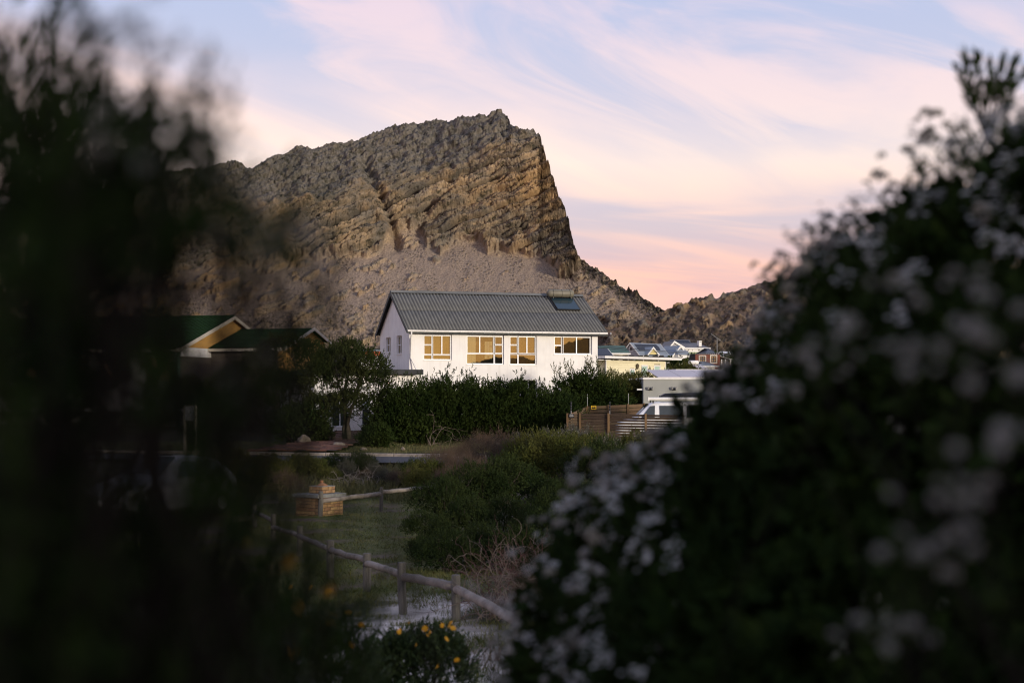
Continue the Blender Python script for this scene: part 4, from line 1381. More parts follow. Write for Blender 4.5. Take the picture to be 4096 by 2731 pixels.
# ================================================================== far houses up the slope
def gable_block(fr, name, label, L, Wd, ez, rz, wall, roof, trim, oh=0.35, group=None, z0=-3.0, ridge_x=True):
    """gabled block in the frame's local axes: x along the frame plane, y back; ridge along x"""
    o = fr.empty(name, label, 'house', group)
    MB().box(0, L, 0, Wd, z0, ez).build('wall', wall, o)
    for x0 in (0, L):
        m = MB(); t_ = 0.2 if x0 == 0 else -0.2
        m.add([(x0, 0, ez), (x0, Wd, ez), (x0, Wd / 2, rz - 0.1), (x0 + t_, 0, ez), (x0 + t_, Wd, ez), (x0 + t_, Wd / 2, rz - 0.1)], [(0, 2, 1), (3, 4, 5), (0, 3, 5, 2), (1, 2, 5, 4)])
        m.build('gable', wall, o)
    sl = (rz - ez) / (Wd / 2)
    for s in (0, 1):
        ye = -oh if s == 0 else Wd + oh
        p = [(-oh, ye, ez - oh * sl), (L + oh, ye, ez - oh * sl), (L + oh, Wd / 2, rz), (-oh, Wd / 2, rz)]
        if s: p = p[::-1]
        MB().slab(p, (0, -sl if s == 0 else sl, 1), 0.1).build('roof', roof, o)
        MB().box(-oh, L + oh, ye - 0.06 if s == 0 else ye, ye if s == 0 else ye + 0.06, ez - oh * sl - 0.2, ez - oh * sl + 0.02).build('gutter', trim, o)
        for xx in (-oh - 0.08, L + oh):
            q = [(xx, ye, ez - oh * sl + 0.03), (xx, Wd / 2, rz + 0.03), (xx, Wd / 2, rz - 0.25), (xx, ye, ez - oh * sl - 0.25)]
            m = MB()
            m.add([Vector(v) for v in q] + [Vector(v) + Vector((0.08, 0, 0)) for v in q], [(0, 1, 2, 3), (7, 6, 5, 4), (0, 4, 5, 1), (1, 5, 6, 2), (2, 6, 7, 3), (3, 7, 4, 0)])
            m.build('barge_board', trim, o)
    return o


def ribbed(name, c, scale, direction='X'):
    m = bpy.data.materials.new(name); m.use_nodes = True
    t = m.node_tree; b = t.nodes['Principled BSDF']; b.inputs['Roughness'].default_value = 0.4
    tc_ = t.nodes.new('ShaderNodeTexCoord'); w = t.nodes.new('ShaderNodeTexWave'); w.bands_direction = direction
    w.inputs['Scale'].default_value = scale
    t.links.new(tc_.outputs['Object'], w.inputs['Vector'])
    r = t.nodes.new('ShaderNodeValToRGB'); r.color_ramp.elements[0].color = (*[x * 0.7 for x in c], 1); r.color_ramp.elements[1].color = (*c, 1)
    t.links.new(w.outputs['Fac'], r.inputs[0]); t.links.new(r.outputs[0], b.inputs['Base Color'])
    bp = t.nodes.new('ShaderNodeBump'); bp.inputs['Distance'].default_value = 0.03; bp.inputs['Strength'].default_value = 0.5
    t.links.new(w.outputs['Fac'], bp.inputs['Height']); t.links.new(bp.outputs[0], b.inputs['Normal'])
    return m


blue_sheet = ribbed('blue_grey_sheet', (0.24, 0.28, 0.33), 3.0)
green_sheet = ribbed('green_sheet', (0.035, 0.10, 0.045), 1.3)
grey_board = mat('grey_board_wall', (0.40, 0.39, 0.40), (0.36, 0.35, 0.36), scale=1, rough=0.8)
pv_m = mat('solar_cell', (0.010, 0.011, 0.016), (0.008, 0.008, 0.012), scale=2, rough=0.25, spec=0.4)
dkglass = mat('dark_pane', (0.015, 0.015, 0.018), rough=0.15, spec=0.5)
lit_yellow_m = mat('lit_yellow_wall', (0.70, 0.60, 0.28), (0.64, 0.55, 0.26), rough=0.8)  # sunlit yellow of the dormer put into its wall colour
white_w = mat('white_boards', (0.80, 0.79, 0.77), (0.75, 0.74, 0.72), scale=1, rough=0.8)

# --- blue-roofed house with solar panels
PF = Frame(2562, 330.0, R(49))
pw = PF.b(2485, 0)
pl = PF.a(2676)
pez, prz = PF.z(1420), PF.z(1370, 0, pw / 2)
ph = gable_block(PF, 'solar_roof_house', 'grey gabled house with blue metal roof and black solar panels', pl, pw, pez, prz, grey_board, blue_sheet, trim_m)  # the gable's shade is put into the grey wall colour
psl = (prz - pez) / (pw / 2)


def on_roof(fr, u, v, ez, sl, lift=0.05):
    """point of the front roof slope (z = ez + y*sl) seen at photo pixel u,v, in the frame's local axes"""
    k = (u - U0) / F; e = (V0 - v) / F
    # world ray: (k,1,e)*t + camera ; local x,y
    w, g, p = fr.w, fr.g, fr.p
    dirx = Vector((k, 1, 0)); lx_ = dirx.dot(w); ly_ = dirx.dot(g)
    ox = -p.dot(w); oy = -p.dot(g)
    t = (ez + fr.z0 + oy * sl - CZ) / (e - ly_ * sl)
    q = Vector((ox + lx_ * t, oy + ly_ * t, 0)); q.z = ez + q.y * sl
    n = Vector((0, -sl, 1)).normalized()
    return q + n * lift


for (x0, x1, x2, x3, y0, y1) in ((987, 1073, 1105, 1016, 224, 259), (1077, 1165, 1200, 1110, 227, 262), (1168, 1248, 1285, 1203, 230, 266), (1018, 1105, 1128, 1045, 262, 297), (1203, 1285, 1300, 1225, 268, 302)):
    pts = [on_roof(PF, ZU(x3), ZV(y1), pez, psl), on_roof(PF, ZU(x2), ZV(y1), pez, psl), on_roof(PF, ZU(x1), ZV(y0), pez, psl), on_roof(PF, ZU(x0), ZV(y0), pez, psl)]
    MB().slab(pts, (0, -psl, 1), 0.04).build('solar_panel', pv_m, ph)
# gable window
gz0, gz1 = PF.z(ZV(310), 0, pw / 2), PF.z(ZV(250), 0, pw / 2)
gwn = MB().box(-0.06, 0.02, pw / 2 - 0.75, pw / 2 + 0.45, gz0, gz1).build('window', trim_m, ph)
MB().box(-0.08, -0.05, pw / 2 - 0.55, pw / 2 + 0.25, gz0 + 0.15, gz1 - 0.15).build('pane', dkglass, gwn)
# small dormer gable and big cross gable, both facing the light
for (ua, ub, uc, va, vb, wm, nm) in ((1145, 1205, 1270, 262, 342, lit_yellow_m, 'dormer'), (1438, 1527, 1616, 247, 357, white_w, 'cross_gable')):
    k = 1 if nm == 'dormer' else 0
    x0, x1, xm = PF.a(ZU(ua), -0.4), PF.a(ZU(uc), -0.4), PF.a(ZU(ub), -0.4)
    z0_, z1_ = PF.z(ZV(vb), xm, -0.4), PF.z(ZV(va), xm, -0.4)
    m = MB()
    m.add([(x0, -0.4, z0_), (x1, -0.4, z0_), (xm, -0.4, z1_), (x0, 3.5, z0_), (x1, 3.5, z0_), (xm, 3.5, z1_)], [(0, 1, 2), (5, 4, 3), (0, 3, 4, 1)])
    dg = m.build(nm, wm, ph)
    for (xe, s) in ((x0, -1), (x1, 1)):
        ext = 0.12
        dxx, dzz = (xe - xm), (z0_ - z1_)
        q = [(xm, -0.65, z1_ + 0.12), (xm + dxx * (1 + ext), -0.65, z1_ + 0.12 + dzz * (1 + ext)), (xm + dxx * (1 + ext), 4.0, z1_ + 0.12 + dzz * (1 + ext)), (xm, 4.0, z1_ + 0.12)]
        if s > 0: q = q[::-1]
        nn = Vector((-dzz * s * s, 0, abs(dxx))) if s < 0 else Vector((-dzz, 0, abs(dxx)))
        nn = Vector((s * abs(dzz), 0, abs(dxx)))
        MB().slab(q, nn, 0.1).build('roof', blue_sheet, dg)
        tr = MB()
        a = Vector((xm, -0.72, z1_ + 0.14)); b = Vector((xm + dxx * (1 + ext), -0.72, z1_ + 0.14 + dzz * (1 + ext)))
        dn = Vector((0, 0, -0.42))
        tr.add([a, b, b + dn, a + dn, a + Vector((0, .07, 0)), b + Vector((0, .07, 0)), b + dn + Vector((0, .07, 0)), a + dn + Vector((0, .07, 0))], [(0, 1, 2, 3), (7, 6, 5, 4), (0, 4, 5, 1), (2, 6, 7, 3), (1, 5, 6, 2)])
        tr.build('barge_board', trim_m, dg)
    if nm == 'cross_gable':
        bay = MB().box(x0 + 0.7, x1 - 0.6, -1.6, -0.41, -3, z0_ + 0.1).build('bay', white_w, ph)
        MB().add([(x0 + 0.5, -1.8, z0_ + 0.1), (x1 - 0.4, -1.8, z0_ + 0.1), (x1 - 1.2, -0.42, z0_ + 1.6), (x0 + 1.3, -0.42, z0_ + 1.6), (x0 + 0.5, -0.42, z0_ + 0.1), (x1 - 0.4, -0.42, z0_ + 0.1)],
                 [(0, 1, 2, 3), (0, 3, 4), (1, 5, 2), (0, 4, 5, 1)]).build('roof', blue_sheet, bay)
        MB().box(x0 + 0.1, x1 - 0.1, -0.39, 4, -3, z0_).build('wall', white_w, dg)
        MB().box((x0 + x1) / 2 - 0.2, (x0 + x1) / 2 + 1.0, -1.63, -1.61, z0_ - 1.9, z0_ - 0.7).build('window', dkglass, bay)

# --- green-roofed shed
SF = Frame(ZU(640), 255.0, R(10))
sl_ = SF.a(ZU(915))
sh = SF.empty('green_roof_bungalow', 'white bungalow with green corrugated roof behind the weatherboard house', 'house')
sz0, sz1 = SF.z(ZV(330)), SF.z(ZV(240), 0, 4)
MB().slab([(-0.4, -0.4, sz0), (sl_ + 0.4, -0.4, sz0), (sl_ + 0.4, 4, sz1), (-0.4, 4, sz1)], (0, -(sz1 - sz0), 4.4), 0.1).build('roof', green_sheet, sh)
MB().slab([(-0.4, 4, sz1), (sl_ + 0.4, 4, sz1), (sl_ + 0.4, 8.4, sz0), (-0.4, 8.4, sz0)], (0, (sz1 - sz0), 4.4), 0.1).build('roof', green_sheet, sh)
MB().box(0, sl_, 0, 8, -3, sz0 + 0.1).build('wall', cream_m, sh)
MB().box(-0.4, sl_ + 0.4, -0.5, -0.4, sz0 - 0.22, sz0 + 0.02).build('gutter', trim_m, sh)
for xx in (0.6, 3.4, 6.2, 9.0):
    wd = MB().box(xx, xx + 2.0, -0.04, 0.0, sz0 - 1.9, sz0 - 0.35).build('window', dkglass, sh)
    MB().box(xx + 0.95, xx + 1.05, -0.06, -0.04, sz0 - 1.9, sz0 - 0.35).build('mullion', trim_m, wd)
dish = MB()
dc = at(ZU(618), ZV(318), 250) - Vector((SF.p.x, SF.p.y, SF.z0))
sd = empty('satellite_dish', at(ZU(618), ZV(318), 250), R(-20), 'small grey satellite dish beside the green corrugated roof', 'satellite dish')
ring = [(0.45 * math.cos(a), 0.12, 0.45 * math.sin(a)) for a in np.linspace(0, 2 * math.pi, 13)[:-1]]
rng2 = [(0.25 * math.cos(a), 0.22, 0.25 * math.sin(a)) for a in np.linspace(0, 2 * math.pi, 13)[:-1]]
MB().add(ring + rng2 + [(0, 0.26, 0)], [(i, (i + 1) % 12, 12 + (i + 1) % 12, 12 + i) for i in range(12)] + [(12 + i, 12 + (i + 1) % 12, 24) for i in range(12)]).build('reflector', mat('dish_grey', (0.5, 0.5, 0.5), rough=0.5), sd)
MB().tube([(0, 0.22, -0.1), (0, 0.4, -0.4), (0, 0.4, -3.0)], 0.04, 6).build('mast', blk_m, sd)

# --- small blue roof with a white gable
BF = Frame(ZU(520), 230.0, R(30))
bb = gable_block(BF, 'blue_roof_cottage', 'small cottage with slate-blue roof tucked against the white house corner', 3.2, 3.0, BF.z(ZV(345)), BF.z(ZV(268)), white_w, mat('slate_blue', (0.05, 0.06, 0.085), rough=0.5), trim_m)

# --- brown-tiled house with chimney
brown_t = ribbed('brown_tiles', (0.11, 0.095, 0.085), 2.0, 'X')
NF = Frame(ZU(1575), 425.0, R(14))
nh = NF.empty('brown_tiled_house', 'white house with brown tiled roof, tall white chimney and row of solar panels', 'house')
ne, nr_ = NF.z(ZV(268)), NF.z(ZV(208), 0, 6)
nx0, nx1 = NF.a(ZU(1440)), NF.a(ZU(1878))
MB().box(nx0 + 1, nx1 - 0.6, 0, 12, -4, ne).build('wall', white_w, nh)
MB().slab([(nx0, -0.6, ne), (nx1, -0.6, ne), (nx1 - 1.6, 6, nr_), (nx0 + 1, 6, nr_)], (0, -(nr_ - ne), 6.6), 0.12).build('roof', brown_t, nh)
MB().slab([(nx1, -0.6, ne), (nx1, 12.6, ne), (nx1 - 1.6, 6, nr_)], ((nr_ - ne), 0, 1.6), 0.12).build('roof', brown_t, nh)
u3 = NF.z(ZV(170), 0, 8)
MB().slab([(NF.a(ZU(1400), 3), 3, nr_ - 1.6), (NF.a(ZU(1665), 3), 3, nr_ - 1.6), (NF.a(ZU(1648), 8), 8, u3), (NF.a(ZU(1412), 8), 8, u3)], (0, -1, 2), 0.15).build('roof', brown_t, nh)
MB().box(nx0, nx1, -0.7, -0.6, ne - 0.35, ne + 0.05).build('gutter', trim_m, nh)
dz_s = (u3 - nr_ + 1.6) / 5
for i in range(6):
    xa = NF.a(ZU(1420 + i * 38), 6.2); xb = NF.a(ZU(1420 + i * 38 + 36), 6.2)
    za = nr_ - 1.6 + 2.0 * dz_s + 0.12; zb2 = nr_ - 1.6 + 4.4 * dz_s + 0.12
    MB().slab([(xa, 5.0, za), (xb, 5.0, za), (xb - 0.1, 7.4, zb2), (xa - 0.1, 7.4, zb2)], (0, -dz_s, 1), 0.06).build('solar_panel', pv_m, nh)
cx0, cx1 = NF.a(ZU(1752), 1.5), NF.a(ZU(1784), 1.5)
ch = MB().box(cx0, cx1, 1.5, 3.0, ne, NF.z(ZV(182), 0, 1.5)).build('chimney', white_w, nh)
MB().box((cx0 + cx1) / 2 - 0.25, (cx0 + cx1) / 2 + 0.35, 1.46, 1.5, NF.z(ZV(200), 0, 1.5), NF.z(ZV(192), 0, 1.5)).build('flue_opening', dkglass, ch)
gxa, gxm, gxb = NF.a(ZU(1395), -3), NF.a(ZU(1456), -3), NF.a(ZU(1580), -3)
gza, gzm = NF.z(ZV(268), 0, -3), NF.z(ZV(194), 0, -3)
fg = MB().add([(gxa, -3, gza), (gxb, -3, gza), (gxm, -3, gzm), (gxa, 4, gza), (gxb, 4, gza), (gxm, 4, gzm)], [(0, 1, 2), (3, 5, 4)]).build('front_gable', white_w, nh)
MB().box(gxa + 0.4, gxb - 0.5, -2.9, 3, -4, gza).build('wall', white_w, fg)
for xe in (gxa, gxb):
    s = -1 if xe == gxa else 1
    q = [(gxm, -3.5, gzm + 0.15), (xe, -3.5, gza + 0.15), (xe, 5, gza + 0.15), (gxm, 5, gzm + 0.15)]
    if s > 0: q = q[::-1]
    MB().slab(q, (s * (gzm - gza), 0, abs(xe - gxm)), 0.12).build('roof', brown_t, fg)
    a = Vector((gxm, -3.6, gzm + 0.2)); b = Vector((xe, -3.6, gza + 0.2)); dn = Vector((0, 0, -0.6))
    MB().add([a, b, b + dn, a + dn], [(0, 1, 2, 3)] if s > 0 else [(3, 2, 1, 0)]).build('barge_board', trim_m, fg)
ow = MB().tube([(NF.a(ZU(1461), -3), -3.1, NF.z(ZV(237), 0, -3)), (NF.a(ZU(1461), -3), -2.9, NF.z(ZV(237), 0, -3))], 0.55, 16).build('round_window', grey_board, fg)
MB().box(NF.a(ZU(1600)), NF.a(ZU(1790)), -0.05, -0.002, ne - 2.6, ne - 0.9).build('veranda_opening', dkglass, nh)

# --- green-walled box house
VF = Frame(ZU(1626), 375.0, R(16))
vh = VF.empty('green_walled_house', 'pale green flat-roofed house with white coping and window coloured as a yellow sunset reflection', 'house')
vt = VF.z(ZV(316)); vl = VF.a(ZU(1820))
MB().box(0, vl, 0, 6, -4, vt).build('wall', mat('pale_green', (0.36, 0.44, 0.24), (0.33, 0.41, 0.22), scale=0.6, rough=0.9), vh)
MB().box(-0.1, vl + 0.1, -0.12, 6.1, vt + 0.002, vt + 0.35).build('coping', trim_m, vh)
xa, xb = VF.a(ZU(1650)), VF.a(ZU(1708))
vw = MB().box(xa, xb, -0.08, -0.002, VF.z(ZV(428)), VF.z(ZV(383))).build('window', trim_m, vh)
MB().box(xa + 0.25, xb - 0.25, -0.11, -0.081, VF.z(ZV(424)), VF.z(ZV(388))).build('pane', mat('sunset_pane', (0.9, 0.75, 0.3), rough=0.08, metal=0.6), vw)  # sunset reflection painted in as the amber pane colour

# --- red brick house
KF = Frame(ZU(1710), 290.0, R(3))
redbrick = brick_mat('red_brick', (0.21, 0.060, 0.032), (0.16, 0.045, 0.026), (0.14, 0.08, 0.06), 0.4, 0.14)
kh = KF.empty('red_brick_house', 'red brick house with two cross-barred sash windows and glazed porch', 'house')
kl = KF.a(ZU(2000)); kt = KF.z(ZV(342))
kops = []
for (a, b, c, d) in ((1760, 1826, 366, 432), (1892, 1956, 362, 440)):
    kops.append((KF.a(ZU(a)), KF.a(ZU(b)), KF.z(ZV(d)), KF.z(ZV(c))))
wall_mesh(kl, kt, kops, 0.25, -4).build('wall', redbrick, kh)
MB().box(0, kl, 0.26, 7, -4, kt - 0.1).build('inner_wall', room_m, kh)
for op in kops:
    w = window(kh, *op, [(0.0, 0.5, 0.5, 1.0), (0.5, 1.0, 0.5, 1.0), (0.0, 0.5, 0.0, 0.5), (0.5, 1.0, 0.0, 0.5)], frame_mat=mat('slate_frame', (0.05, 0.055, 0.07)), blind=mat('net_curtain', (0.45, 0.48, 0.52)), y=0.05, bar=0.12, sill=False)
    ww, hh = op[1] - op[0], op[3] - op[2]
    MB().box(-0.18, 0, -0.12, 0.02, -0.18, hh + 0.2).box(ww, ww + 0.18, -0.12, 0.02, -0.18, hh + 0.2).box(0, ww, -0.12, 0.02, hh, hh + 0.2).box(0, ww, -0.12, 0.02, -0.18, 0).build('surround', cream_m, w)
tooth = MB().box(0, 0.16, -0.12, 0.0, 0, 0.14).mesh('coping_brick')
for i in range(int(kl / 0.42)):
    link('coping_brick', tooth, grey_board, kh, (i * 0.42, 0, kt))
MB().box(0, kl, 0.0, 7, kt + 0.001, kt + 0.10).build('roof', roofing_m, kh)
px0, px1 = kl + 0.02, KF.a(ZU(2125))
MB().slab([(px0, 0.2, kt - 0.3), (px1 + 0.4, 0.2, kt - 1.0), (px1 + 0.4, 6, kt - 1.0), (px0, 6, kt - 0.3)], (0.1, 0, 1), 0.12).build('porch_roof', grey_board, kh)
for xx in (px0 + 0.3, (px0 + px1) / 2, px1):
    MB().box(xx, xx + 0.15, 0.3, 0.45, -4, kt - 1.05).build('porch_post', trim_m, kh)
MB().box(px0 + 0.1, px1, 0.5, 0.53, kt - 5, kt - 1.3).build('porch_glass', glass_dk, kh)
MB().box(px0 + 0.1, px1, 4, 4.2, kt - 5, kt - 1.1).build('porch_wall', mat('ochre_wall', (0.5, 0.3, 0.1)), kh)

# --- slate hipped roof behind the brick house, grey roof with a geyser in front of it
def hip(fr, name, label, x0, x1, dpt, ez, rz, inset, roof, wall):
    o = fr.empty(name, label, 'house')
    MB().add([(x0, 0, ez), (x1, 0, ez), (x1, dpt, ez), (x0, dpt, ez), (x0 + inset, dpt / 2, rz), (x1 - inset, dpt / 2, rz)],
             [(0, 1, 5, 4), (1, 2, 5), (2, 3, 4, 5), (3, 0, 4), (3, 2, 1, 0)]).build('roof', roof, o)
    MB().box(x0 + 0.5, x1 - 0.5, 0.5, dpt - 0.5, -4, ez - 0.002).build('wall', wall, o)
    MB().box(x0, x1, -0.08, 0.0, ez - 0.2, ez).build('gutter', trim_m, o)
    return o


slate = ribbed('slate_sheet', (0.09, 0.10, 0.12), 2.0)
QF = Frame(ZU(1822), 345.0, R(12))
hip(QF, 'slate_hip_house', 'house with dark slate hipped roof behind the red brick house', 0, QF.a(ZU(2010)), 9, QF.z(ZV(350)), QF.z(ZV(272), 0, 4.5), 2.6, slate, white_w)
JF = Frame(ZU(1690), 205.0, R(4))
hip(JF, 'grey_roof_house', 'low house with plain grey hipped roof below the red brick house', 0, JF.a(ZU(1990)), 7, JF.z(ZV(478)), JF.z(ZV(430), 0, 3.5), 2.5, ribbed('grey_sheet', (0.17, 0.19, 0.20), 2.0), white_w)
s2 = empty('rooftop_geyser', at(ZU(1690), ZV(440), 203), R(5), 'white solar geyser with slanted panel on the grey hipped roof', 'solar heater')
MB().tube([(-0.75, 0, 0), (-0.68, 0, 0), (0.62, 0, 0), (0.7, 0, 0)], [0.2, 0.3, 0.3, 0.2], 14).build('tank', trim_m, s2, smooth=True)
MB().slab([(-0.3, -0.4, -0.35), (0.9, -0.4, -0.35), (1.9, -1.9, -1.0), (0.5, -1.9, -1.0)], (0, -0.4, 1), 0.08).build('panel', pnk, s2)
MB().box(-0.6, 0.6, -0.2, 0.2, -1.2, -0.28).build('stand', blk_m, s2)

# --- slim white mast with a stay, beside the slate roof, and a distant white roof
ms = empty('antenna_mast', at(ZU(1965), ZV(345), 330), 0, 'thin antenna mast rising beside the slate hipped roof', 'antenna')
MB().tube([(0, 0, -2), (0, 0, 3.6)], 0.10, 5).build('pole', mat('mast_grey', (0.25, 0.25, 0.25)), ms)
MB().tube([(-1.4, 0, 4.8), (0.8, 0, 3.2)], 0.08, 4).build('aerial', mat('mast_grey', (0.25, 0.25, 0.25)), ms)
TF = Frame(ZU(2085), 380.0, R(20))
gable_block(TF, 'white_roof_cottage', 'distant white cottage with pale roof at the foot of the hill', 6.5, 6, TF.z(ZV(335)), TF.z(ZV(305)), white_w, mat('white_sheet', (0.7, 0.7, 0.7), rough=0.4), trim_m)

# --- power line
pl_o = empty('power_line', at(2392, 1382, 90), 0, 'thin black overhead power cable crossing in front of the far houses', 'cable')
m = MB()
p0, p1 = at(2392, 1383, 88), at(3100, 1412, 140)
n = 24
for off in (0.0, 0.10):
    pts = []
    for i in range(n + 1):
        s = i / n
        p = p0.lerp(p1, s); p.z -= 0.9 * 4 * s * (1 - s) * 0.25 + off
        pts.append(p - Vector(pl_o.location))
    MB().tube(pts, 0.018, 5).build('wire', blk_m, pl_o)
# ================================================================== slatted timber fences
wood_m = objrand(mat('stained_plank', (0.085, 0.058, 0.036), (0.052, 0.036, 0.024), scale=3, rough=0.85, bump=0.3, bscale=12, stretch=(1, 1, 14)), 0.28, 0.012)
wood_l = objrand(mat('warm_plank', (0.175, 0.115, 0.06), (0.12, 0.08, 0.044), scale=3, rough=0.85, bump=0.3, bscale=12, stretch=(1, 1, 14)), 0.22, 0.01)
post_m = objrand(mat('fence_post_wood', (0.17, 0.105, 0.052), (0.12, 0.075, 0.038), scale=4, rough=0.9, bump=0.3, stretch=(8, 8, 0.6)), 0.2)


def slat_fence(name, label, P, ztops, nsl, pitch, plank_h, mplank, group='timber slat fences'):
    """P: list of world points (posts) on the ground, ztops their top heights"""
    o = empty(name, (P[0][0], P[0][1], float(G(P[0][0], P[0][1]))), 0, label, 'fence', group)
    base = Vector(o.location)
    for (p, zt) in zip(P, ztops):
        MB().box(-0.048, 0.048, -0.048, 0.048, base.z - 0.6, zt + 0.02).build('post', post_m, o, bevel=0.006, loc=(p[0] - base.x, p[1] - base.y, -base.z))
    for i in range(len(P) - 1):
        a = Vector((P[i][0], P[i][1], 0)); b = Vector((P[i + 1][0], P[i + 1][1], 0))
        L = (b - a).length; ang = math.atan2(b.y - a.y, b.x - a.x)
        tilt = math.atan2(ztops[i + 1] - ztops[i], L)
        me = MB().box(0.02, L - 0.02, 0.05, 0.072, -plank_h, 0).mesh('plank', bevel=0.003)
        for k in range(nsl):
            z = ztops[i] - 0.02 - k * pitch
            link('plank', me, mplank, o, (a.x - base.x, a.y - base.y, z - base.z + random.uniform(-.006, .006)), (random.uniform(-.01, .01), -tilt + random.uniform(-.003, .003), ang))
    return o


def wp(u, v, d):
    p = at(u, v, d)
    return (p.x, p.y), p.z


Pf = [wp(ZU(205), ZV(1040), 64.0), wp(ZU(352), ZV(1038), 64.0), wp(ZU(688), ZV(1040), 63.6), wp(ZU(1125), ZV(1046), 63.0), wp(ZU(1560), ZV(1052), 62.4)]
slat_fence('slat_fence', 'dark stained slat fence carrying the small black sign, in front of the van', [p[0] for p in Pf], [p[1] for p in Pf], 13, 0.122, 0.098, wood_m)
Pb = [wp(ZU(262), ZV(1032), 66.0), wp(ZU(432), ZV(952), 75.0), wp(ZU(688), ZV(941), 75.0), wp(ZU(917), ZV(930), 75.5), wp(ZU(1110), ZV(921), 76.0)]
slat_fence('slat_fence', 'warm brown slat fence carrying the yellow warning sign, under the shrubs', [p[0] for p in Pb], [p[1] for p in Pb], 10, 0.20, 0.17, wood_l)

rod_m = mat('galvanised_rod', (0.42, 0.44, 0.46), (0.3, 0.32, 0.34), rough=0.4, metal=0.6)
for (zx, y0, y1, d, stripe, lab) in ((248, 895, 1160, 64.12, True, 'striped electric fence rod at the corner post beside the black sign'), (440, 812, 1100, 75.1, False, 'plain tall rod at the bend of the warm brown slat fence'),
                                (703, 900, 1160, 63.72, True, 'striped electric fence rod on the second bay of the dark slat fence'), (922, 802, 1100, 75.6, False, 'plain tall rod against the shrub beside the grey garage')):
    t_ = at(ZU(zx), ZV(y0), d); b_ = at(ZU(zx), ZV(y1), d)
    ro = empty('electric_fence_rod', b_, 0, lab, 'fence rod', 'electric fence rods')
    MB().tube([(0, 0, 0), (0, 0, t_.z - b_.z)], 0.017, 6).build('rod', rod_m, ro)
    if stripe:
        for k in range(6):
            z = (t_.z - b_.z) * (0.62 + 0.07 * k)
            MB().tube([(0, 0, z - 0.03), (0, 0, z), (0, 0, z + 0.03)], [0.02, 0.045, 0.02], 7).build('insulator', blk_m, ro)


def text_mesh(txt, size, name='lettering', extrude=0.001):
    cu = bpy.data.curves.new(name, 'FONT')
    cu.body = txt; cu.size = size; cu.extrude = extrude; cu.align_x = 'CENTER'; cu.align_y = 'CENTER'
    cu.resolution_u = 2
    ob = bpy.data.objects.new(name, cu)
    COL.objects.link(ob)
    bpy.context.view_layer.update()
    dg = bpy.context.evaluated_depsgraph_get()
    me = bpy.data.meshes.new_from_object(ob.evaluated_get(dg))
    bpy.data.objects.remove(ob)
    me.name = name
    return me


c0 = at(ZU(252), ZV(1065), 63.92)
sg = empty('fence_sign', c0, 0, 'small black sign with white FENCE MASTERS lettering on the dark slat fence', 'sign')
MB().box(-0.33, 0.33, -0.01, 0.01, -0.25, 0.25).build('plate', mat('black_sign', (0.012, 0.013, 0.018), rough=0.5), sg)
let_m = mat('white_paint', (0.75, 0.75, 0.75), rough=0.6)
for tx, sz, zz in (('FENCE', 0.15, 0.13), ('MASTERS', 0.135, -0.03), ('\u2014\u2014\u2014\u2014', 0.08, -0.16)):
    link('lettering', text_mesh(tx, sz), let_m, sg, (0, -0.013, zz), (R(90), 0, 0))
sg.scale = (0.36, 1, 0.34)
c1 = at(ZU(514), ZV(968), 74.9)
sy = empty('warning_sign', c1, 0, 'small yellow warning sign on the warm brown slat fence', 'sign')
MB().box(-0.115 * 0.95, 0.115 * 0.95, -0.008, 0.008, -0.085, 0.085).build('plate', mat('yellow_sign', (0.80, 0.50, 0.02), rough=0.5), sy)
MB().box(-0.075, 0.075, -0.012, -0.0085, 0.035, 0.06).build('lettering', blk_m, sy)
MB().add([(-0.08, -0.0115, -0.05), (0.08, -0.0115, -0.05), (0.075, -0.0115, 0.0), (0.03, -0.0115, 0.02), (0.0, -0.0115, -0.01), (-0.04, -0.0115, 0.02), (-0.08, -0.0115, 0.005)], [(0, 1, 2, 3, 4, 5, 6)]).build('hand_symbol', blk_m, sy)
for c in sy.children:
    c.scale = (1.25, 1, 1.2)


# ================================================================== vehicles
def loft_body(st, name, mt, parent, sub=1):
    """st: stations (x, z_bottom, z_belt, z_top, half_belt, half_roof)"""
    rings = []
    for (x, zb, zs, zt, wb, wr) in st:
        zm = zb + (zs - zb) * 0.55
        half = [(0.0, zb), (wb * 0.90, zb), (wb * 0.985, zb + 0.06), (wb, zm), (wb * 0.99, zs), (wr + (wb - wr) * 0.08, zt - 0.07 if zt - zs > 0.15 else zs + (zt - zs) * 0.6), (wr * 0.86, zt - 0.008), (0.0, zt + 0.012)]
        ring = [(x, -y, z) for y, z in half] + [(x, y, z) for y, z in half[::-1][1:-1]]
        rings.append(ring)
    n = len(rings[0])
    vs = [p for r in rings for p in r]
    fs = []
    for i in range(len(rings) - 1):
        for k in range(n):
            j = (k + 1) % n
            fs.append((i * n + k, (i + 1) * n + k, (i + 1) * n + j, i * n + j))
    fs.append(tuple(range(n))); fs.append(tuple((len(rings) - 1) * n + k for k in range(n - 1, -1, -1)))
    o = MB().add(vs, fs).build(name, mt, parent, smooth=True)
    bm = bmesh.new(); bm.from_mesh(o.data); bmesh.ops.recalc_face_normals(bm, faces=bm.faces); bm.to_mesh(o.data); bm.free()
    if sub:
        md = o.modifiers.new('sub', 'SUBSURF'); md.levels = sub; md.render_levels = sub
    return o


tyre_m = mat('tyre_rubber', (0.018, 0.018, 0.018), rough=0.9)
rim_m = mat('alloy_rim', (0.35, 0.35, 0.37), rough=0.35, metal=0.7)


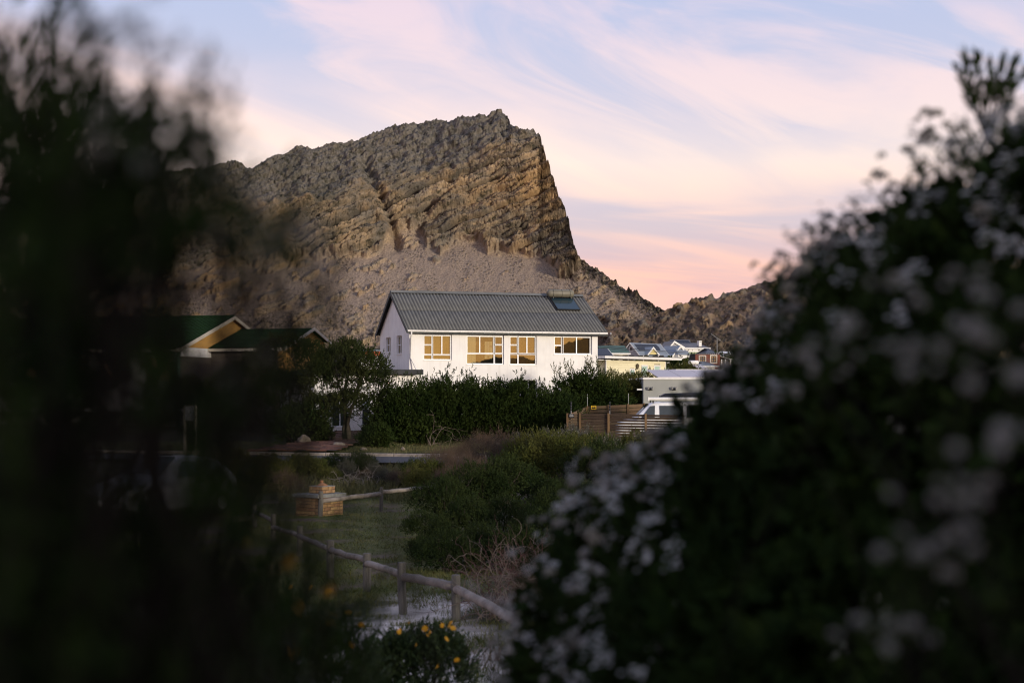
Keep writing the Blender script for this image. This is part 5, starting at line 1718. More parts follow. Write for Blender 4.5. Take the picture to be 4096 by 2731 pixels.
def wheels(parent, xs, half, r, w=0.2):
    for x in xs:
        for s in (-1, 1):
            y = s * (half - w / 2 + 0.01)
            t_ = MB().tube([(x, y - w / 2, r), (x, y - w / 2 + 0.03, r), (x, y + w / 2 - 0.03, r), (x, y + w / 2, r)], [r * 0.92, r, r, r * 0.92], 20).build('wheel', tyre_m, parent, smooth=True)
            MB().tube([(x, y + s * (w / 2 - 0.01), r), (x, y + s * (w / 2 + 0.008), r)], r * 0.62, 14).build('rim', rim_m, t_)


car_white = mat('white_car_paint', (0.80, 0.81, 0.83), (0.77, 0.78, 0.80), rough=0.25, spec=0.5, coat=0.5)
car_glass = mat('car_glass', (0.035, 0.045, 0.045), (0.03, 0.035, 0.035), rough=0.05, spec=0.8)
# --- white van, nose to the left
vp = at(2470, 1700, 70.0)
van = empty('white_van', (vp.x, 71.0, 0.62), 0, 'white panel van with roof rack parked behind the slat fence', 'van')
hb = 0.95
st = [(0.0, 0.35, 0.70, 0.78, 0.70, 0.62), (0.06, 0.26, 0.88, 0.98, 0.84, 0.72), (0.35, 0.22, 0.98, 1.10, 0.92, 0.78), (0.85, 0.22, 1.06, 1.20, 0.95, 0.80),
      (1.02, 0.22, 1.10, 1.36, 0.95, 0.80), (1.30, 0.22, 1.12, 1.66, 0.95, 0.79), (1.62, 0.22, 1.13, 1.93, 0.95, 0.78), (1.90, 0.22, 1.13, 1.985, 0.95, 0.78), (2.4, 0.22, 1.13, 2.0, 0.95, 0.78),
      (3.6, 0.22, 1.13, 2.0, 0.95, 0.79), (4.6, 0.22, 1.13, 1.98, 0.95, 0.79), (4.84, 0.26, 1.12, 1.93, 0.93, 0.77), (4.9, 0.36, 1.10, 1.85, 0.90, 0.74)]
loft_body(st, 'body', car_white, van)


def side_glass(parent, name, xz, zs, zt, hb_, hr, mt, off=0.012):
    """side glazing polygon (x,z) on the leaning upper body, both sides"""
    for s in (-1, 1):
        vs = []
        for (x, z) in xz:
            tt = (z - zs) / (zt - 0.07 - zs)
            y = hb_ * 0.99 + (hr + (hb_ - hr) * 0.08 - hb_ * 0.99) * tt + off
            vs.append(Vector((x, s * y, z)))
        MB().slab(vs if s < 0 else vs[::-1], (0, s, 0.2), 0.02).build(name, mt, parent)


side_glass(van, 'door_window', [(1.18, 1.20), (1.84, 1.20), (1.86, 1.80), (1.62, 1.78)], 1.13, 1.99, hb, 0.78, car_glass, 0.01)
side_glass(van, 'side_window', [(2.08, 1.20), (3.25, 1.20), (3.25, 1.80), (2.08, 1.80)], 1.13, 2.0, hb, 0.78, car_glass, 0.01)
side_glass(van, 'side_window', [(3.42, 1.20), (4.55, 1.20), (4.50, 1.80), (3.42, 1.80)], 1.13, 2.0, hb, 0.78, car_glass, 0.01)
MB().slab([(0.99, -0.74, 1.26), (0.99, 0.74, 1.26), (1.57, 0.66, 1.87), (1.57, -0.66, 1.87)], (-0.7, 0, 0.7), 0.015).build('windscreen', car_glass, van, loc=(-0.02, 0, 0.03))
for s in (-1, 1):
    MB().box(1.02, 1.16, s * 1.08 - 0.09, s * 1.08 + 0.09, 1.14, 1.34).build('wing_mirror', car_white, van, bevel=0.03)
    MB().box(0.04, 0.22, s * 0.66 - 0.13, s * 0.66 + 0.13, 0.72, 0.90).build('headlight', mat('lamp_lens', (0.5, 0.5, 0.5), rough=0.1), van, bevel=0.02)
wheels(van, (0.9, 3.9), 0.95, 0.33)
for x in (1.75, 3.0, 4.3):
    MB().box(x, x + 0.06, -0.82, 0.82, 2.03, 2.09).build('roof_bar', rim_m, van)
    for s in (-1, 1):
        MB().box(x, x + 0.06, s * 0.74 - 0.03, s * 0.74 + 0.03, 1.93, 2.031).build('rack_foot', blk_m, van)
aw = MB().tube([(1.55, -0.90, 2.13), (4.6, -0.90, 2.13)], 0.085, 10).build('awning', trim_m, van)
MB().box(1.50, 1.57, -0.99, -0.81, 2.04, 2.22).build('end_cap', trim_m, aw)
bx = MB().add([(2.20, -0.45, 2.10), (4.3, -0.45, 2.10), (4.3, 0.45, 2.10), (2.20, 0.45, 2.10), (2.20, -0.47, 2.28), (4.3, -0.47, 2.30), (4.3, 0.47, 2.30), (2.20, 0.47, 2.28), (2.42, -0.40, 2.40), (4.2, -0.40, 2.46), (4.2, 0.40, 2.46), (2.42, 0.40, 2.40)],
              [(3, 2, 1, 0), (0, 1, 5, 4), (1, 2, 6, 5), (2, 3, 7, 6), (3, 0, 4, 7), (4, 5, 9, 8), (5, 6, 10, 9), (6, 7, 11, 10), (7, 4, 8, 11), (8, 9, 10, 11)]).build('roof_box', mat('black_box', (0.015, 0.016, 0.022), rough=0.35), van)
MB().tube([(1.98, -0.35, 2.0), (2.02, -0.35, 2.33)], 0.006, 4).build('aerial', blk_m, van)

# --- pale hatchback behind the left-hand foliage, seen from the front right
cpnt = gat(415, 33.0)
hat = empty('parked_hatchback', (cpnt.x, cpnt.y, float(G(cpnt.x, cpnt.y)) + 0.02), R(62), 'pale grey hatchback parked on the grass behind the left-hand bush', 'car')
st = [(0.0, 0.30, 0.55, 0.62, 0.62, 0.5), (0.08, 0.22, 0.66, 0.76, 0.78, 0.6), (0.5, 0.18, 0.80, 0.90, 0.84, 0.68), (1.0, 0.18, 0.88, 0.98, 0.85, 0.70), (1.25, 0.18, 0.92, 1.10, 0.85, 0.66),
      (1.6, 0.18, 0.94, 1.33, 0.85, 0.60), (1.95, 0.18, 0.95, 1.44, 0.85, 0.58), (2.5, 0.18, 0.95, 1.47, 0.85, 0.58), (3.2, 0.18, 0.95, 1.43, 0.85, 0.58), (3.65, 0.20, 0.95, 1.25, 0.83, 0.60), (3.85, 0.28, 0.92, 1.02, 0.80, 0.62), (3.95, 0.36, 0.85, 0.92, 0.74, 0.6)]
loft_body(st, 'body', mat('silver_paint', (0.20, 0.205, 0.22), (0.18, 0.185, 0.20), rough=0.3, spec=0.5), hat)
MB().slab([(1.16, -0.66, 1.03), (1.16, 0.66, 1.03), (1.84, 0.53, 1.42), (1.84, -0.53, 1.42)], (-0.6, 0, 0.8), 0.015).build('windscreen', car_glass, hat, loc=(-0.01, 0, 0.035))
side_glass(hat, 'door_window', [(1.62, 0.98), (2.45, 0.98), (2.45, 1.34), (1.95, 1.33)], 0.95, 1.46, 0.85, 0.58, car_glass, 0.012)
side_glass(hat, 'door_window', [(2.55, 0.98), (3.35, 0.98), (3.2, 1.33), (2.55, 1.34)], 0.95, 1.46, 0.85, 0.58, car_glass, 0.012)
wheels(hat, (0.72, 3.2), 0.85, 0.29, 0.18)
for s in (-1, 1):
    MB().box(0.10, 0.32, s * 0.62 - 0.14, s * 0.62 + 0.14, 0.58, 0.74).build('headlight', MATS['lamp_lens'], hat, bevel=0.03)
MB().box(-0.05, -0.02, -0.26, 0.26, 0.38, 0.49).build('number_plate', trim_m, hat)
MB().box(-0.03, 0.06, -0.55, 0.55, 0.25, 0.35).build('grille', blk_m, hat)

# ================================================================== brick barbecue
BQ = at(1272, 2065, 35.0)
rot = R(54)
brk_m = objrand(mat('ochre_brick', (0.34, 0.215, 0.11), (0.24, 0.14, 0.065), scale=9, rough=0.9, bump=0.25, bscale=40), 0.22, 0.012)
mort_m = mat('mortar', (0.075, 0.055, 0.038), rough=1.0)
conc_m = mat('concrete_slab', (0.24, 0.24, 0.22), (0.15, 0.15, 0.14), scale=7, rough=0.9, bump=0.3)
bq = empty('brick_barbecue', (BQ.x, BQ.y, 0.0), rot, 'yellow brick barbecue with concrete slab and stub chimney on the lawn', 'barbecue')
# local axes: x along the right-hand face, y along the left-hand face
BL, BW_ = 0.90, 0.76
BH = 0.073; PIT = 0.0835
ZB = -0.06


def brick_ring(parent, x0, x1, y0, y1, zs, off0):
    """courses of stretcher bricks round a rectangle, each brick an object"""
    cache = {}

    def brick(lx, ly):
        key = (round(lx, 3), round(ly, 3))
        if key not in cache:
            cache[key] = MB().box(0, lx, 0, ly, 0, BH).mesh('brick', bevel=0.004)
        return cache[key]
    T = 0.106
    for ci, z in enumerate(zs):
        odd = (ci + off0) % 2
        for (ax, a0, a1, pos) in (('x', x0, x1 - T - 0.01, y0), ('y', y0, y1 - T - 0.01, x1 - T), ('x', x0 + T + 0.01, x1, y1 - T), ('y', y0 + T + 0.01, y1, x0)):
            p = a0
            first = True
            while p < a1 - 0.02:
                l = 0.106 if (first and odd) else 0.222
                first = False
                l = min(l, a1 - p)
                if l > 0.03:
                    jit = random.uniform(-0.002, 0.002)
                    if ax == 'x':
                        link('brick', brick(l, T), brk_m, parent, (p, pos + jit, z))
                    else:
                        link('brick', brick(T, l), brk_m, parent, (pos + jit, p, z))
                p += l + 0.01


zs = [ZB + i * PIT for i in range(6)]
brick_ring(bq, 0, BL, 0, BW_, zs, 0)
MB().box(0.008, BL - 0.008, 0.008, BW_ - 0.008, ZB - 0.2, zs[-1] + BH + 0.004).build('mortar', mort_m, bq)
top = zs[-1] + BH + 0.005
MB().box(-0.06, BL + 0.06, -0.06, BW_ + 0.06, top, top + 0.085).build('slab', conc_m, bq, bevel=0.008)
cz0 = top + 0.09
cx_, cy_ = 0.30, 0.14
cw, cd = 0.46, 0.45
zs2 = [cz0 + 0.004 + i * PIT for i in range(2)]
brick_ring(bq, cx_, cx_ + cw, cy_, cy_ + cd, zs2, 1)
ct_ = zs2[-1] + BH
MB().box(cx_ + 0.008, cx_ + cw - 0.008, cy_ + 0.008, cy_ + cd - 0.008, cz0, ct_).build('mortar', mort_m, bq)
MB().box(cx_ - 0.005, cx_ + cw + 0.005, cy_ - 0.005, cy_ + cd + 0.005, ct_ + 0.002, ct_ + 0.018).build('chimney_cap', conc_m, bq)
pt = MB()
pt.tube([(cx_ + 0.2, cy_ + 0.2, ct_ + 0.019), (cx_ + 0.2, cy_ + 0.2, ct_ + 0.05), (cx_ + 0.2, cy_ + 0.21, ct_ + 0.085), (cx_ + 0.2, cy_ + 0.21, ct_ + 0.10), (cx_ + 0.2, cy_ + 0.21, ct_ + 0.14), (cx_ + 0.2, cy_ + 0.21, ct_ + 0.155)],
        [0.16, 0.11, 0.05, 0.035, 0.05, 0.03], 9)
pt.build('clay_rubble', mat('clay_rubble', (0.30, 0.15, 0.075), (0.2, 0.1, 0.05), scale=12, rough=0.95, bump=0.6), bq)

# ================================================================== log post-and-rail fences
log_m = objrand(mat('weathered_log', (0.25, 0.215, 0.185), (0.15, 0.13, 0.11), scale=5, rough=0.95, bump=0.4, bscale=16), 0.15)
pole_m = objrand(mat('weathered_post', (0.155, 0.145, 0.125), (0.085, 0.08, 0.07), scale=6, rough=0.95, bump=0.4, bscale=14, stretch=(3, 3, 0.5)), 0.2)
wire_m = mat('rusty_wire', (0.03, 0.022, 0.018), rough=0.8)


def log_fence(name, label, posts, rails):
    """posts: (u, v_top, v_base, half_width_m); rails: list of ((i, v),(j, v), radius)"""
    W_ = []
    for (u, vt, vb, r) in posts:
        d = CZ * F / (vb - V0)
        b_ = at(u, vb, d); W_.append((b_, at(u, vt, d).z, r))
    o = empty(name, (W_[0][0].x, W_[0][0].y, 0), 0, label, 'fence', 'log fences on the lawn')
    b0 = Vector(o.location)
    for (p, zt, r) in W_:
        q = p - b0
        k = random.uniform(-0.02, 0.02)
        MB().tube([(q.x, q.y, -0.4), (q.x, q.y, 0.0), (q.x + k, q.y, zt * 0.5), (q.x + k, q.y, zt - 0.012), (q.x + k, q.y, zt)], [r, r, r * 1.02, r * 0.99, r * 0.9], 12).build('post', pole_m, o, smooth=False)
        zz = zt * 0.72
        MB().tube([(q.x + r * 1.05 * math.cos(a), q.y + r * 1.05 * math.sin(a), zz + 0.03 * math.cos(a)) for a in np.linspace(0, 2 * math.pi, 12)], 0.006, 4).build('wire_tie', wire_m, o)
    for (i, va, j, vb, r) in rails:
        pa, pb = W_[i][0], W_[j][0]
        a = at(posts[i][0], va, pa.y); b = at(posts[j][0], vb, pb.y)
        off = Vector((0, -0.0, 0))
        a = a - b0; b = b - b0
        dirv = (b - a).normalized()
        a = a + dirv * posts[i][3] * 0.7; b = b - dirv * posts[j][3] * 0.7
        n_ = 7
        pts = [a.lerp(b, s / n_) + Vector((random.uniform(-.008, .008), 0, random.uniform(-.010, .010))) for s in range(n_ + 1)]
        MB().tube(pts, [r * random.uniform(0.94, 1.05) for _ in pts], 12).build('rail', log_m, o, smooth=True)
    return o


P1 = [(1020, 2015, 2112, 0.055), (1091, 2054, 2170, 0.052), (1197, 2103, 2222, 0.052), (1322, 2159, 2316, 0.060), (1467, 2211, 2371, 0.062), (1612, 2247, 2443, 0.058), (1825, 2297, 2492, 0.058), (2066, 2436, 2640, 0.05)]
log_fence('log_fence', 'low log fence zigzagging down the lawn to the white sand', P1,
          [(0, 2046, 1, 2082, 0.042), (1, 2106, 2, 2140, 0.045), (2, 2142, 3, 2196, 0.046), (3, 2199, 4, 2241, 0.048), (4, 2249, 5, 2298, 0.052), (5, 2303, 6, 2345, 0.058), (6, 2352, 7, 2480, 0.058)])
P2 = [(1281, 1964, 2063, 0.058), (1523, 1948, 2042, 0.045), (1735, 1925, 2010, 0.045), (1950, 1895, 1985, 0.045)]
log_fence('log_fence', 'straight log fence running from the brick barbecue into the brown scrub', P2,
          [(0, 2004, 1, 1973, 0.058), (1, 1968, 2, 1946, 0.052), (2, 1944, 3, 1918, 0.05)])
# a lone post by the parked car
lp = at(645, 2045, CZ * F / (2045 - V0))
lo = empty('bollard_post', (lp.x, lp.y, 0), 0, 'single pale wooden post with a bolt hole near the parked hatchback', 'post')
MB().tube([(0, 0, -0.3), (0, 0, 0.4), (0, 0, 0.72), (0, 0, 0.74)], [0.06, 0.06, 0.058, 0.05], 12).build('post', log_m, lo)
MB().tube([(0, -0.062, 0.45), (0, -0.05, 0.45)], 0.02, 8).build('bolt', blk_m, lo)

# ================================================================== notice board
nb = at(760, 1800, 46.0)
nbz = float(G(nb.x, 46.0))
ns = empty('notice_board', (nb.x, 46.0, nbz), R(-38), 'blank white notice board on two pale wooden posts', 'sign')
zt, zb2 = at(760, 1620, 46).z - nbz, at(760, 1684, 46).z - nbz
for s in (-1, 1):
    MB().box(s * 0.27 - 0.04, s * 0.27 + 0.04, -0.04, 0.04, -0.5, zt).build('post', mat('pale_post', (0.30, 0.27, 0.22), (0.2, 0.18, 0.15), scale=6, rough=0.9), ns)
MB().box(-0.228, 0.228, -0.012, 0.012, zb2 + 0.03, zt - 0.03).build('panel', mat('notice_panel', (0.55, 0.57, 0.58), rough=0.4), ns)
for z in (zb2, zt - 0.028):
    MB().box(-0.228, 0.228, -0.03, 0.03, z, z + 0.028).build('crossbar', MATS['pale_post'], ns)
# ================================================================== vegetation
def unit(a):
    return a / np.maximum(np.linalg.norm(a, axis=-1, keepdims=True), 1e-9)


def leaves_np(B, Dr, Ln, nl, ll, lw, rg, spread=0.9, t0=0.1):
    """leaf rhombi along shoots. B base, Dr unit dir, Ln length -> verts, faces"""
    N = len(B)
    t_ = np.linspace(t0, 1.0, nl)[None, :, None] + rg.uniform(-0.04, 0.04, (N, nl, 1))
    P = B[:, None, :] + Dr[:, None, :] * (Ln[:, None, None] * t_)
    rnd = unit(rg.normal(size=(N, nl, 3)))
    perp = unit(np.cross(np.broadcast_to(Dr[:, None, :], rnd.shape), rnd))
    sp = spread * rg.uniform(0.6, 1.2, (N, nl, 1)) * (1.15 - 0.7 * t_)
    ld = unit(Dr[:, None, :] * np.cos(sp) + perp * np.sin(sp))
    side = unit(np.cross(ld, unit(rg.normal(size=(N, nl, 3)))))
    L = ll * rg.uniform(0.7, 1.25, (N, nl, 1)); Wd = lw * rg.uniform(0.75, 1.2, (N, nl, 1))
    v0 = P; v1 = P + ld * L * 0.5 + side * Wd * 0.5; v2 = P + ld * L; v3 = P + ld * L * 0.5 - side * Wd * 0.5
    V = np.stack([v0, v1, v2, v3], 2).reshape(-1, 3)
    Fc = np.arange(len(V)).reshape(-1, 4)
    return V, Fc


def blob_shoots(lumps, n, rg, up=0.6, out=0.7, jit=0.45, lo=0.72, hi=1.0, seed=0, hemi=-0.35, rough=0.16):
    """shoot bases on a union of ellipsoids; lumps: (cx,cy,cz,rx,ry,rz)"""
    lumps = np.array(lumps, float)
    area = (lumps[:, 3] * lumps[:, 4] + lumps[:, 3] * lumps[:, 5] + lumps[:, 4] * lumps[:, 5])
    idx_ = rg.choice(len(lumps), size=n * 2, p=area / area.sum())
    d = unit(rg.normal(size=(n * 2, 3)))
    d[:, 2] = np.where(d[:, 2] < hemi, -d[:, 2], d[:, 2])
    c = lumps[idx_, :3]; r = lumps[idx_, 3:]
    k = rg.uniform(lo, hi, (n * 2, 1)) ** 0.8
    bumpn = 1 + rough * (np.sin(d[:, :1] * 7 + idx_[:, None] * 1.7 + seed) * np.cos(d[:, 2:3] * 6 + idx_[:, None]) + np.sin(d[:, 1:2] * 9 + idx_[:, None] * 2.3))
    P = c + d * r * k * bumpn
    keep = np.ones(len(P), bool)
    for j in range(len(lumps)):
        q = ((P - lumps[j, :3]) / lumps[j, 3:])
        keep &= (np.linalg.norm(q, axis=1) > 0.62) | (idx_ == j)
    P = P[keep][:n]; nrm_ = unit(d / r)[keep][:n]
    D = unit(nrm_ * out + np.array([0, 0, up]) + rg.normal(size=P.shape) * jit)
    return P, D


def twig_paths(base, tips, rg, bend=0.12, n=6):
    out = []
    for tp_ in tips:
        a = np.array(base, float); b = np.array(tp_, float)
        ln = np.linalg.norm(b - a)
        mid = rg.normal(size=3) * bend * ln
        pts = []
        for i in range(n + 1):
            s = i / n
            pts.append(a + (b - a) * s + mid * math.sin(math.pi * s) + (rg.normal(size=3) * 0.02 * ln if 0 < i < n else 0))
        out.append(pts)
    return out


def stems_mesh(name, paths, r0, r1, sides=5):
    m = MB()
    for pts in paths:
        k = len(pts)
        m.tube([Vector(p) for p in pts], [r0 + (r1 - r0) * i / (k - 1) for i in range(k)], sides, caps=False)
    return m.mesh(name, smooth=True)


bark_m = mat('bark', (0.075, 0.06, 0.045), (0.045, 0.036, 0.028), scale=6, rough=0.95, bump=0.3)
twig_m = mat('dry_twig', (0.20, 0.155, 0.125), (0.12, 0.09, 0.075), scale=4, rough=0.95)
hedge_leaf = leaf_mat('hedge_leaf', (0.014, 0.027, 0.006), (0.030, 0.045, 0.009), scale=0.8, rough=0.75, spec=0.08)
tree_leaf = leaf_mat('tree_leaf', (0.022, 0.034, 0.009), (0.045, 0.054, 0.015), scale=0.9, rough=0.75, spec=0.08)
olive_leaf = leaf_mat('olive_leaf', (0.048, 0.062, 0.014), (0.085, 0.080, 0.022), scale=0.9, rough=0.75, spec=0.08)
scrub_leaf = leaf_mat('scrub_leaf', (0.016, 0.029, 0.008), (0.034, 0.046, 0.013), scale=0.9, rough=0.75, spec=0.08)
brown_leaf = leaf_mat('brown_scrub_leaf', (0.095, 0.062, 0.040), (0.058, 0.042, 0.026), scale=1.2)
grey_leaf = leaf_mat('grey_scrub_leaf', (0.085, 0.085, 0.065), (0.055, 0.055, 0.035), scale=1.2)


def shrub_mesh(name, lumps, n, rg, sl=0.22, nl=9, ll=0.055, lw=0.022, mt=None, spikes=0, inner=0, **kw):
    P, D = blob_shoots(lumps, n, rg, **kw)
    Ln = rg.uniform(0.6, 1.4, len(P)) * sl
    V, Fc = leaves_np(P, D, Ln, nl, ll, lw, rg)
    if spikes:
        P2, D2 = blob_shoots(lumps, spikes, rg, up=1.6, out=0.5, jit=0.25, lo=0.95, hi=1.0, hemi=0.45)
        V2, F2 = leaves_np(P2, D2, rg.uniform(1.2, 2.6, len(P2)) * sl, nl + 4, ll, lw, rg, spread=0.7)
        Fc = np.concatenate([Fc, F2 + len(V)]); V = np.concatenate([V, V2])
    if inner:
        P3, D3 = blob_shoots(lumps, inner, rg, up=0.2, out=0.8, jit=0.7, lo=0.15, hi=0.8, hemi=-0.95)
        V3, F3 = leaves_np(P3, D3, rg.uniform(0.8, 1.4, len(P3)) * sl, 6, ll * 2.2, lw * 2.6, rg, spread=1.2)
        Fc = np.concatenate([Fc, F3 + len(V)]); V = np.concatenate([V, V3])
    me = np_mesh(name, V, Fc)
    if mt: me.materials.append(mt)
    return me


def shrub(name, label, loc, lumps, n, seed, mt, stems=7, cat='shrub', group=None, stem_r=0.05, fol=None, scale=1.0, rz=0.0, fname='foliage', **kw):
    rg = np.random.default_rng(seed)
    o = empty(name, loc, rz, label, cat, group)
    o.scale = (scale,) * 3
    me = fol or shrub_mesh(fname, lumps, n, rg, mt=mt, **kw)
    f = link(fname, me, mt, o)
    f['kind'] = 'stuff'
    tips = []
    for i in range(stems):
        l = lumps[i % len(lumps)]
        tips.append((l[0] + rg.uniform(-.4, .4) * l[3], l[1] + rg.uniform(-.4, .4) * l[4], l[2] + rg.uniform(-.2, .6) * l[5]))
    link('stems', stems_mesh('stems', twig_paths((0, 0, -0.2), tips, rg), stem_r, stem_r * 0.25), bark_m, o)
    return o


def place(u, d, dz=0.0):
    p = gat(u, d); p.z += dz
    return p


# --- tree at the left of the white house
tl = [(-0.9, -0.5, 3.0, 1.3, 1.0, 1.3), (-0.9, -0.5, 1.5, 1.3, 0.9, 0.9), (1.3, -0.3, 3.0, 1.0, 0.9, 1.1), (0, 0, 3.0, 1.5, 1.3, 1.0), (-1.1, 0.2, 2.4, 1.1, 1.1, 1.0), (1.0, 0.1, 2.5, 1.2, 1.1, 1.1), (-0.4, -0.4, 3.9, 1.1, 1.0, 0.8), (0.8, 0, 3.7, 1.0, 1.0, 0.8), (1.35, 0, 1.8, 0.8, 0.9, 0.9), (-1.5, 0, 1.4, 0.9, 0.9, 0.8), (0.2, -0.6, 1.75, 1.3, 0.8, 0.7), (0.1, 0.2, 4.5, 0.7, 0.7, 0.5)]
trg = np.random.default_rng(101)
tree = empty('broadleaf_tree', place(1385, 70.5), 0, 'dark round-crowned tree with several stems in front of the white house', 'tree')
fo_ = link('crown', shrub_mesh('crown', tl, 5200, trg, sl=0.24, nl=10, ll=0.09, lw=0.045, mt=tree_leaf, spikes=260, lo=0.6), tree_leaf, tree)
fo_['kind'] = 'stuff'
tr = MB()
for i, (bx_, tx, ty, tz) in enumerate(((-0.25, -1.3, 0.1, 2.4), (-0.1, -0.5, -0.3, 3.8), (0.05, 0.3, 0.2, 3.9), (0.15, 0.9, 0.0, 3.4), (0.3, 1.3, 0.1, 2.6))):
    pts = twig_paths((bx_, 0, -0.3), [(tx, ty, tz)], trg, 0.08, 7)[0]
    tr.tube([Vector(p) for p in pts], [0.14, 0.13, 0.12, 0.10, 0.085, 0.07, 0.05, 0.03], 8)
    for k in (4, 5, 6):
        q = twig_paths(pts[k], [np.array(pts[k]) + trg.normal(size=3) * np.array([0.7, 0.6, 0.4]) + np.array([0, 0, 0.5])], trg, 0.1, 4)[0]
        tr.tube([Vector(p) for p in q], [0.05, 0.04, 0.03, 0.02, 0.012], 5)
tr.build('trunk', bark_m, tree, smooth=True)

# --- hedge of dark shrubs below the white house
HL = [
    ('large_shrub', 'dark rounded shrub at the driveway end of the hedge row', 1600, 70.0, [(0, 0, 1.35, 1.35, 1.2, 1.35), (0.9, 0.1, 1.5, 1.2, 1.1, 1.25), (-0.75, 0.1, 0.9, 0.9, 0.9, 1.0), (1.9, 0, 1.55, 1.0, 1.0, 1.25), (0.8, -0.5, 0.6, 2.0, 0.8, 0.8)], 5200, 201),
    ('large_shrub', 'broad dark shrub in the middle of the hedge row below the white house', 1860, 70.3, [(-1.2, 0, 1.6, 1.3, 1.2, 1.4), (0.2, 0, 1.65, 1.4, 1.2, 1.3), (1.5, 0, 1.5, 1.2, 1.1, 1.25), (0.3, -0.6, 0.9, 2.4, 0.8, 1.0)], 6800, 202),
    ('large_shrub', 'dark shrub closing the hedge row beside the slat fence corner', 2130, 70.0, [(-0.9, 0, 1.55, 1.2, 1.1, 1.35), (0.5, 0, 1.25, 1.3, 1.1, 1.15), (1.5, 0, 1.15, 0.9, 0.9, 1.1), (0, -0.5, 0.7, 1.8, 0.8, 0.8)], 5000, 203),
    ('large_shrub', 'tall shrub with upright shoots against the white house wall', 2330, 78.0, [(0, 0, 2.2, 1.2, 1.0, 1.15), (0.9, 0, 1.9, 1.1, 1.0, 1.1), (-1.0, 0, 1.7, 1.0, 0.9, 1.1), (1.7, 0.2, 1.6, 0.9, 0.9, 1.0), (0.2, 0, 1.0, 2.0, 0.9, 1.0)], 4600, 204),
    ('large_shrub', 'rounded olive-green shrub filling the corner behind the warm slat fence', 2490, 80.5, [(0, 0, 1.6, 1.2, 1.0, 1.0), (0.8, 0, 1.9, 0.9, 0.9, 0.9), (-0.8, 0, 1.9, 1.0, 0.9, 0.9), (0.2, 0, 0.9, 1.6, 0.9, 0.9)], 3600, 205),
    ('large_shrub', 'shadowy shrub crowding the left side of the tree trunks', 1235, 69.5, [(0, 0, 0.9, 0.9, 0.8, 0.9), (-0.8, 0, 0.8, 0.8, 0.8, 0.8), (0.55, 0, 0.5, 0.6, 0.6, 0.5)], 1800, 207),
    ('large_shrub', 'low dark bush standing apart beside the clay driveway', 1490, 66.8, [(0, 0, 0.42, 0.62, 0.6, 0.45), (0.35, 0, 0.45, 0.5, 0.5, 0.45)], 900, 206)]
for (nm, lab, u, d, lumps, n, sd) in HL:
    o = shrub(nm, lab, place(u, d), lumps, int(n * 0.76), sd, olive_leaf if sd == 205 else hedge_leaf, stems=9, group='dark shrubs round the white house', sl=0.22, nl=10, ll=0.085, lw=0.042, spikes=n // 60, inner=n // 3, lo=0.6, hemi=-0.75, rough=0.34)
    if sd == 204:   # the upright leafy shoots that stand against the wall
        rg = np.random.default_rng(9)
        for (uu_, vv_) in ((2258, 1432), (2283, 1440), (2350, 1420), (2362, 1432), (2385, 1425), (2215, 1448), (2240, 1452)):
            tp_ = at(uu_, vv_, 77.8) - Vector(o.location)
            b_ = np.array([tp_.x + rg.uniform(-.15, .15), tp_.y, tp_.z - 1.0])
            dr = unit(np.array([tp_.x, tp_.y, tp_.z]) - b_)
            V, Fc = leaves_np(np.array([b_]), np.array([dr]), np.array([1.0]), 46, 0.10, 0.034, rg, spread=0.8)
            V2, F2 = leaves_np(np.array([b_ + dr * 0.35] * 3), unit(dr + rg.normal(size=(3, 3)) * 0.35), np.array([0.5, 0.45, 0.55]), 22, 0.10, 0.034, rg, spread=0.8)
            so = link('shoot', np_mesh('shoot', np.concatenate([V, V2]), np.concatenate([Fc, F2 + len(V)])), olive_leaf, o)
# --- bushes before the brick house, round bush by the carport, low planting
shrub('garden_bush', 'leafy bush hiding the lower right of the yellow brick house', place(985, 80), [(0, 0, 2.6, 1.6, 1.2, 1.3), (-1.2, 0, 2.2, 1.1, 1, 1), (1.5, 0, 2.2, 1.3, 1.0, 1.1), (0, 0, 1.2, 2.2, 1.1, 1.2)], 3000, 211, tree_leaf, stems=7, group='garden bushes', sl=0.26, nl=9, ll=0.085, lw=0.04)
shrub('garden_bush', 'tall leafy bush screening the smaller brick gable', place(1130, 81), [(0.1, 0, 4.0, 1.5, 1.1, 1.4), (-1.1, 0, 3.4, 1.3, 1, 1.3), (1.3, 0, 3.7, 1.1, 1.0, 1.3), (0, 0, 1.8, 2.0, 1.1, 1.6)], 3400, 217, tree_leaf, stems=7, group='garden bushes', sl=0.26, nl=8, ll=0.095, lw=0.048)
shrub('garden_bush', 'small bush under the eave windows of the yellow brick house', place(745, 82), [(0, 0, 1.9, 1.0, .8, 1.0), (0.7, 0, 1.6, .8, .8, .8)], 1200, 212, tree_leaf, stems=5, group='garden bushes', sl=0.26, nl=9, ll=0.085, lw=0.04)
shrub('garden_bush', 'dome-shaped bush between the weatherboard house and the white carport', place(ZU(1540), 128), [(0, 0, 1.4, 2.2, 1.6, 1.9), (1.7, 0, 0.9, 1.6, 1.3, 1.3), (-1.3, 0, 0.9, 1.3, 1.2, 1.4)], 2600, 213, olive_leaf, stems=5, group='garden bushes', sl=0.3, nl=9, ll=0.11, lw=0.05)
shrub('garden_bush', 'ragged brown-green bush in front of the grey hipped roof', place(ZU(1830), 150), [(0, 0, 1.0, 2.2, 1.4, 1.4), (2.4, 0, 1.2, 1.8, 1.3, 1.3), (-2.0, 0, 0.8, 1.6, 1.2, 1.2)], 2200, 214, grey_leaf, stems=5, group='garden bushes', sl=0.3, nl=8, ll=0.11, lw=0.05)
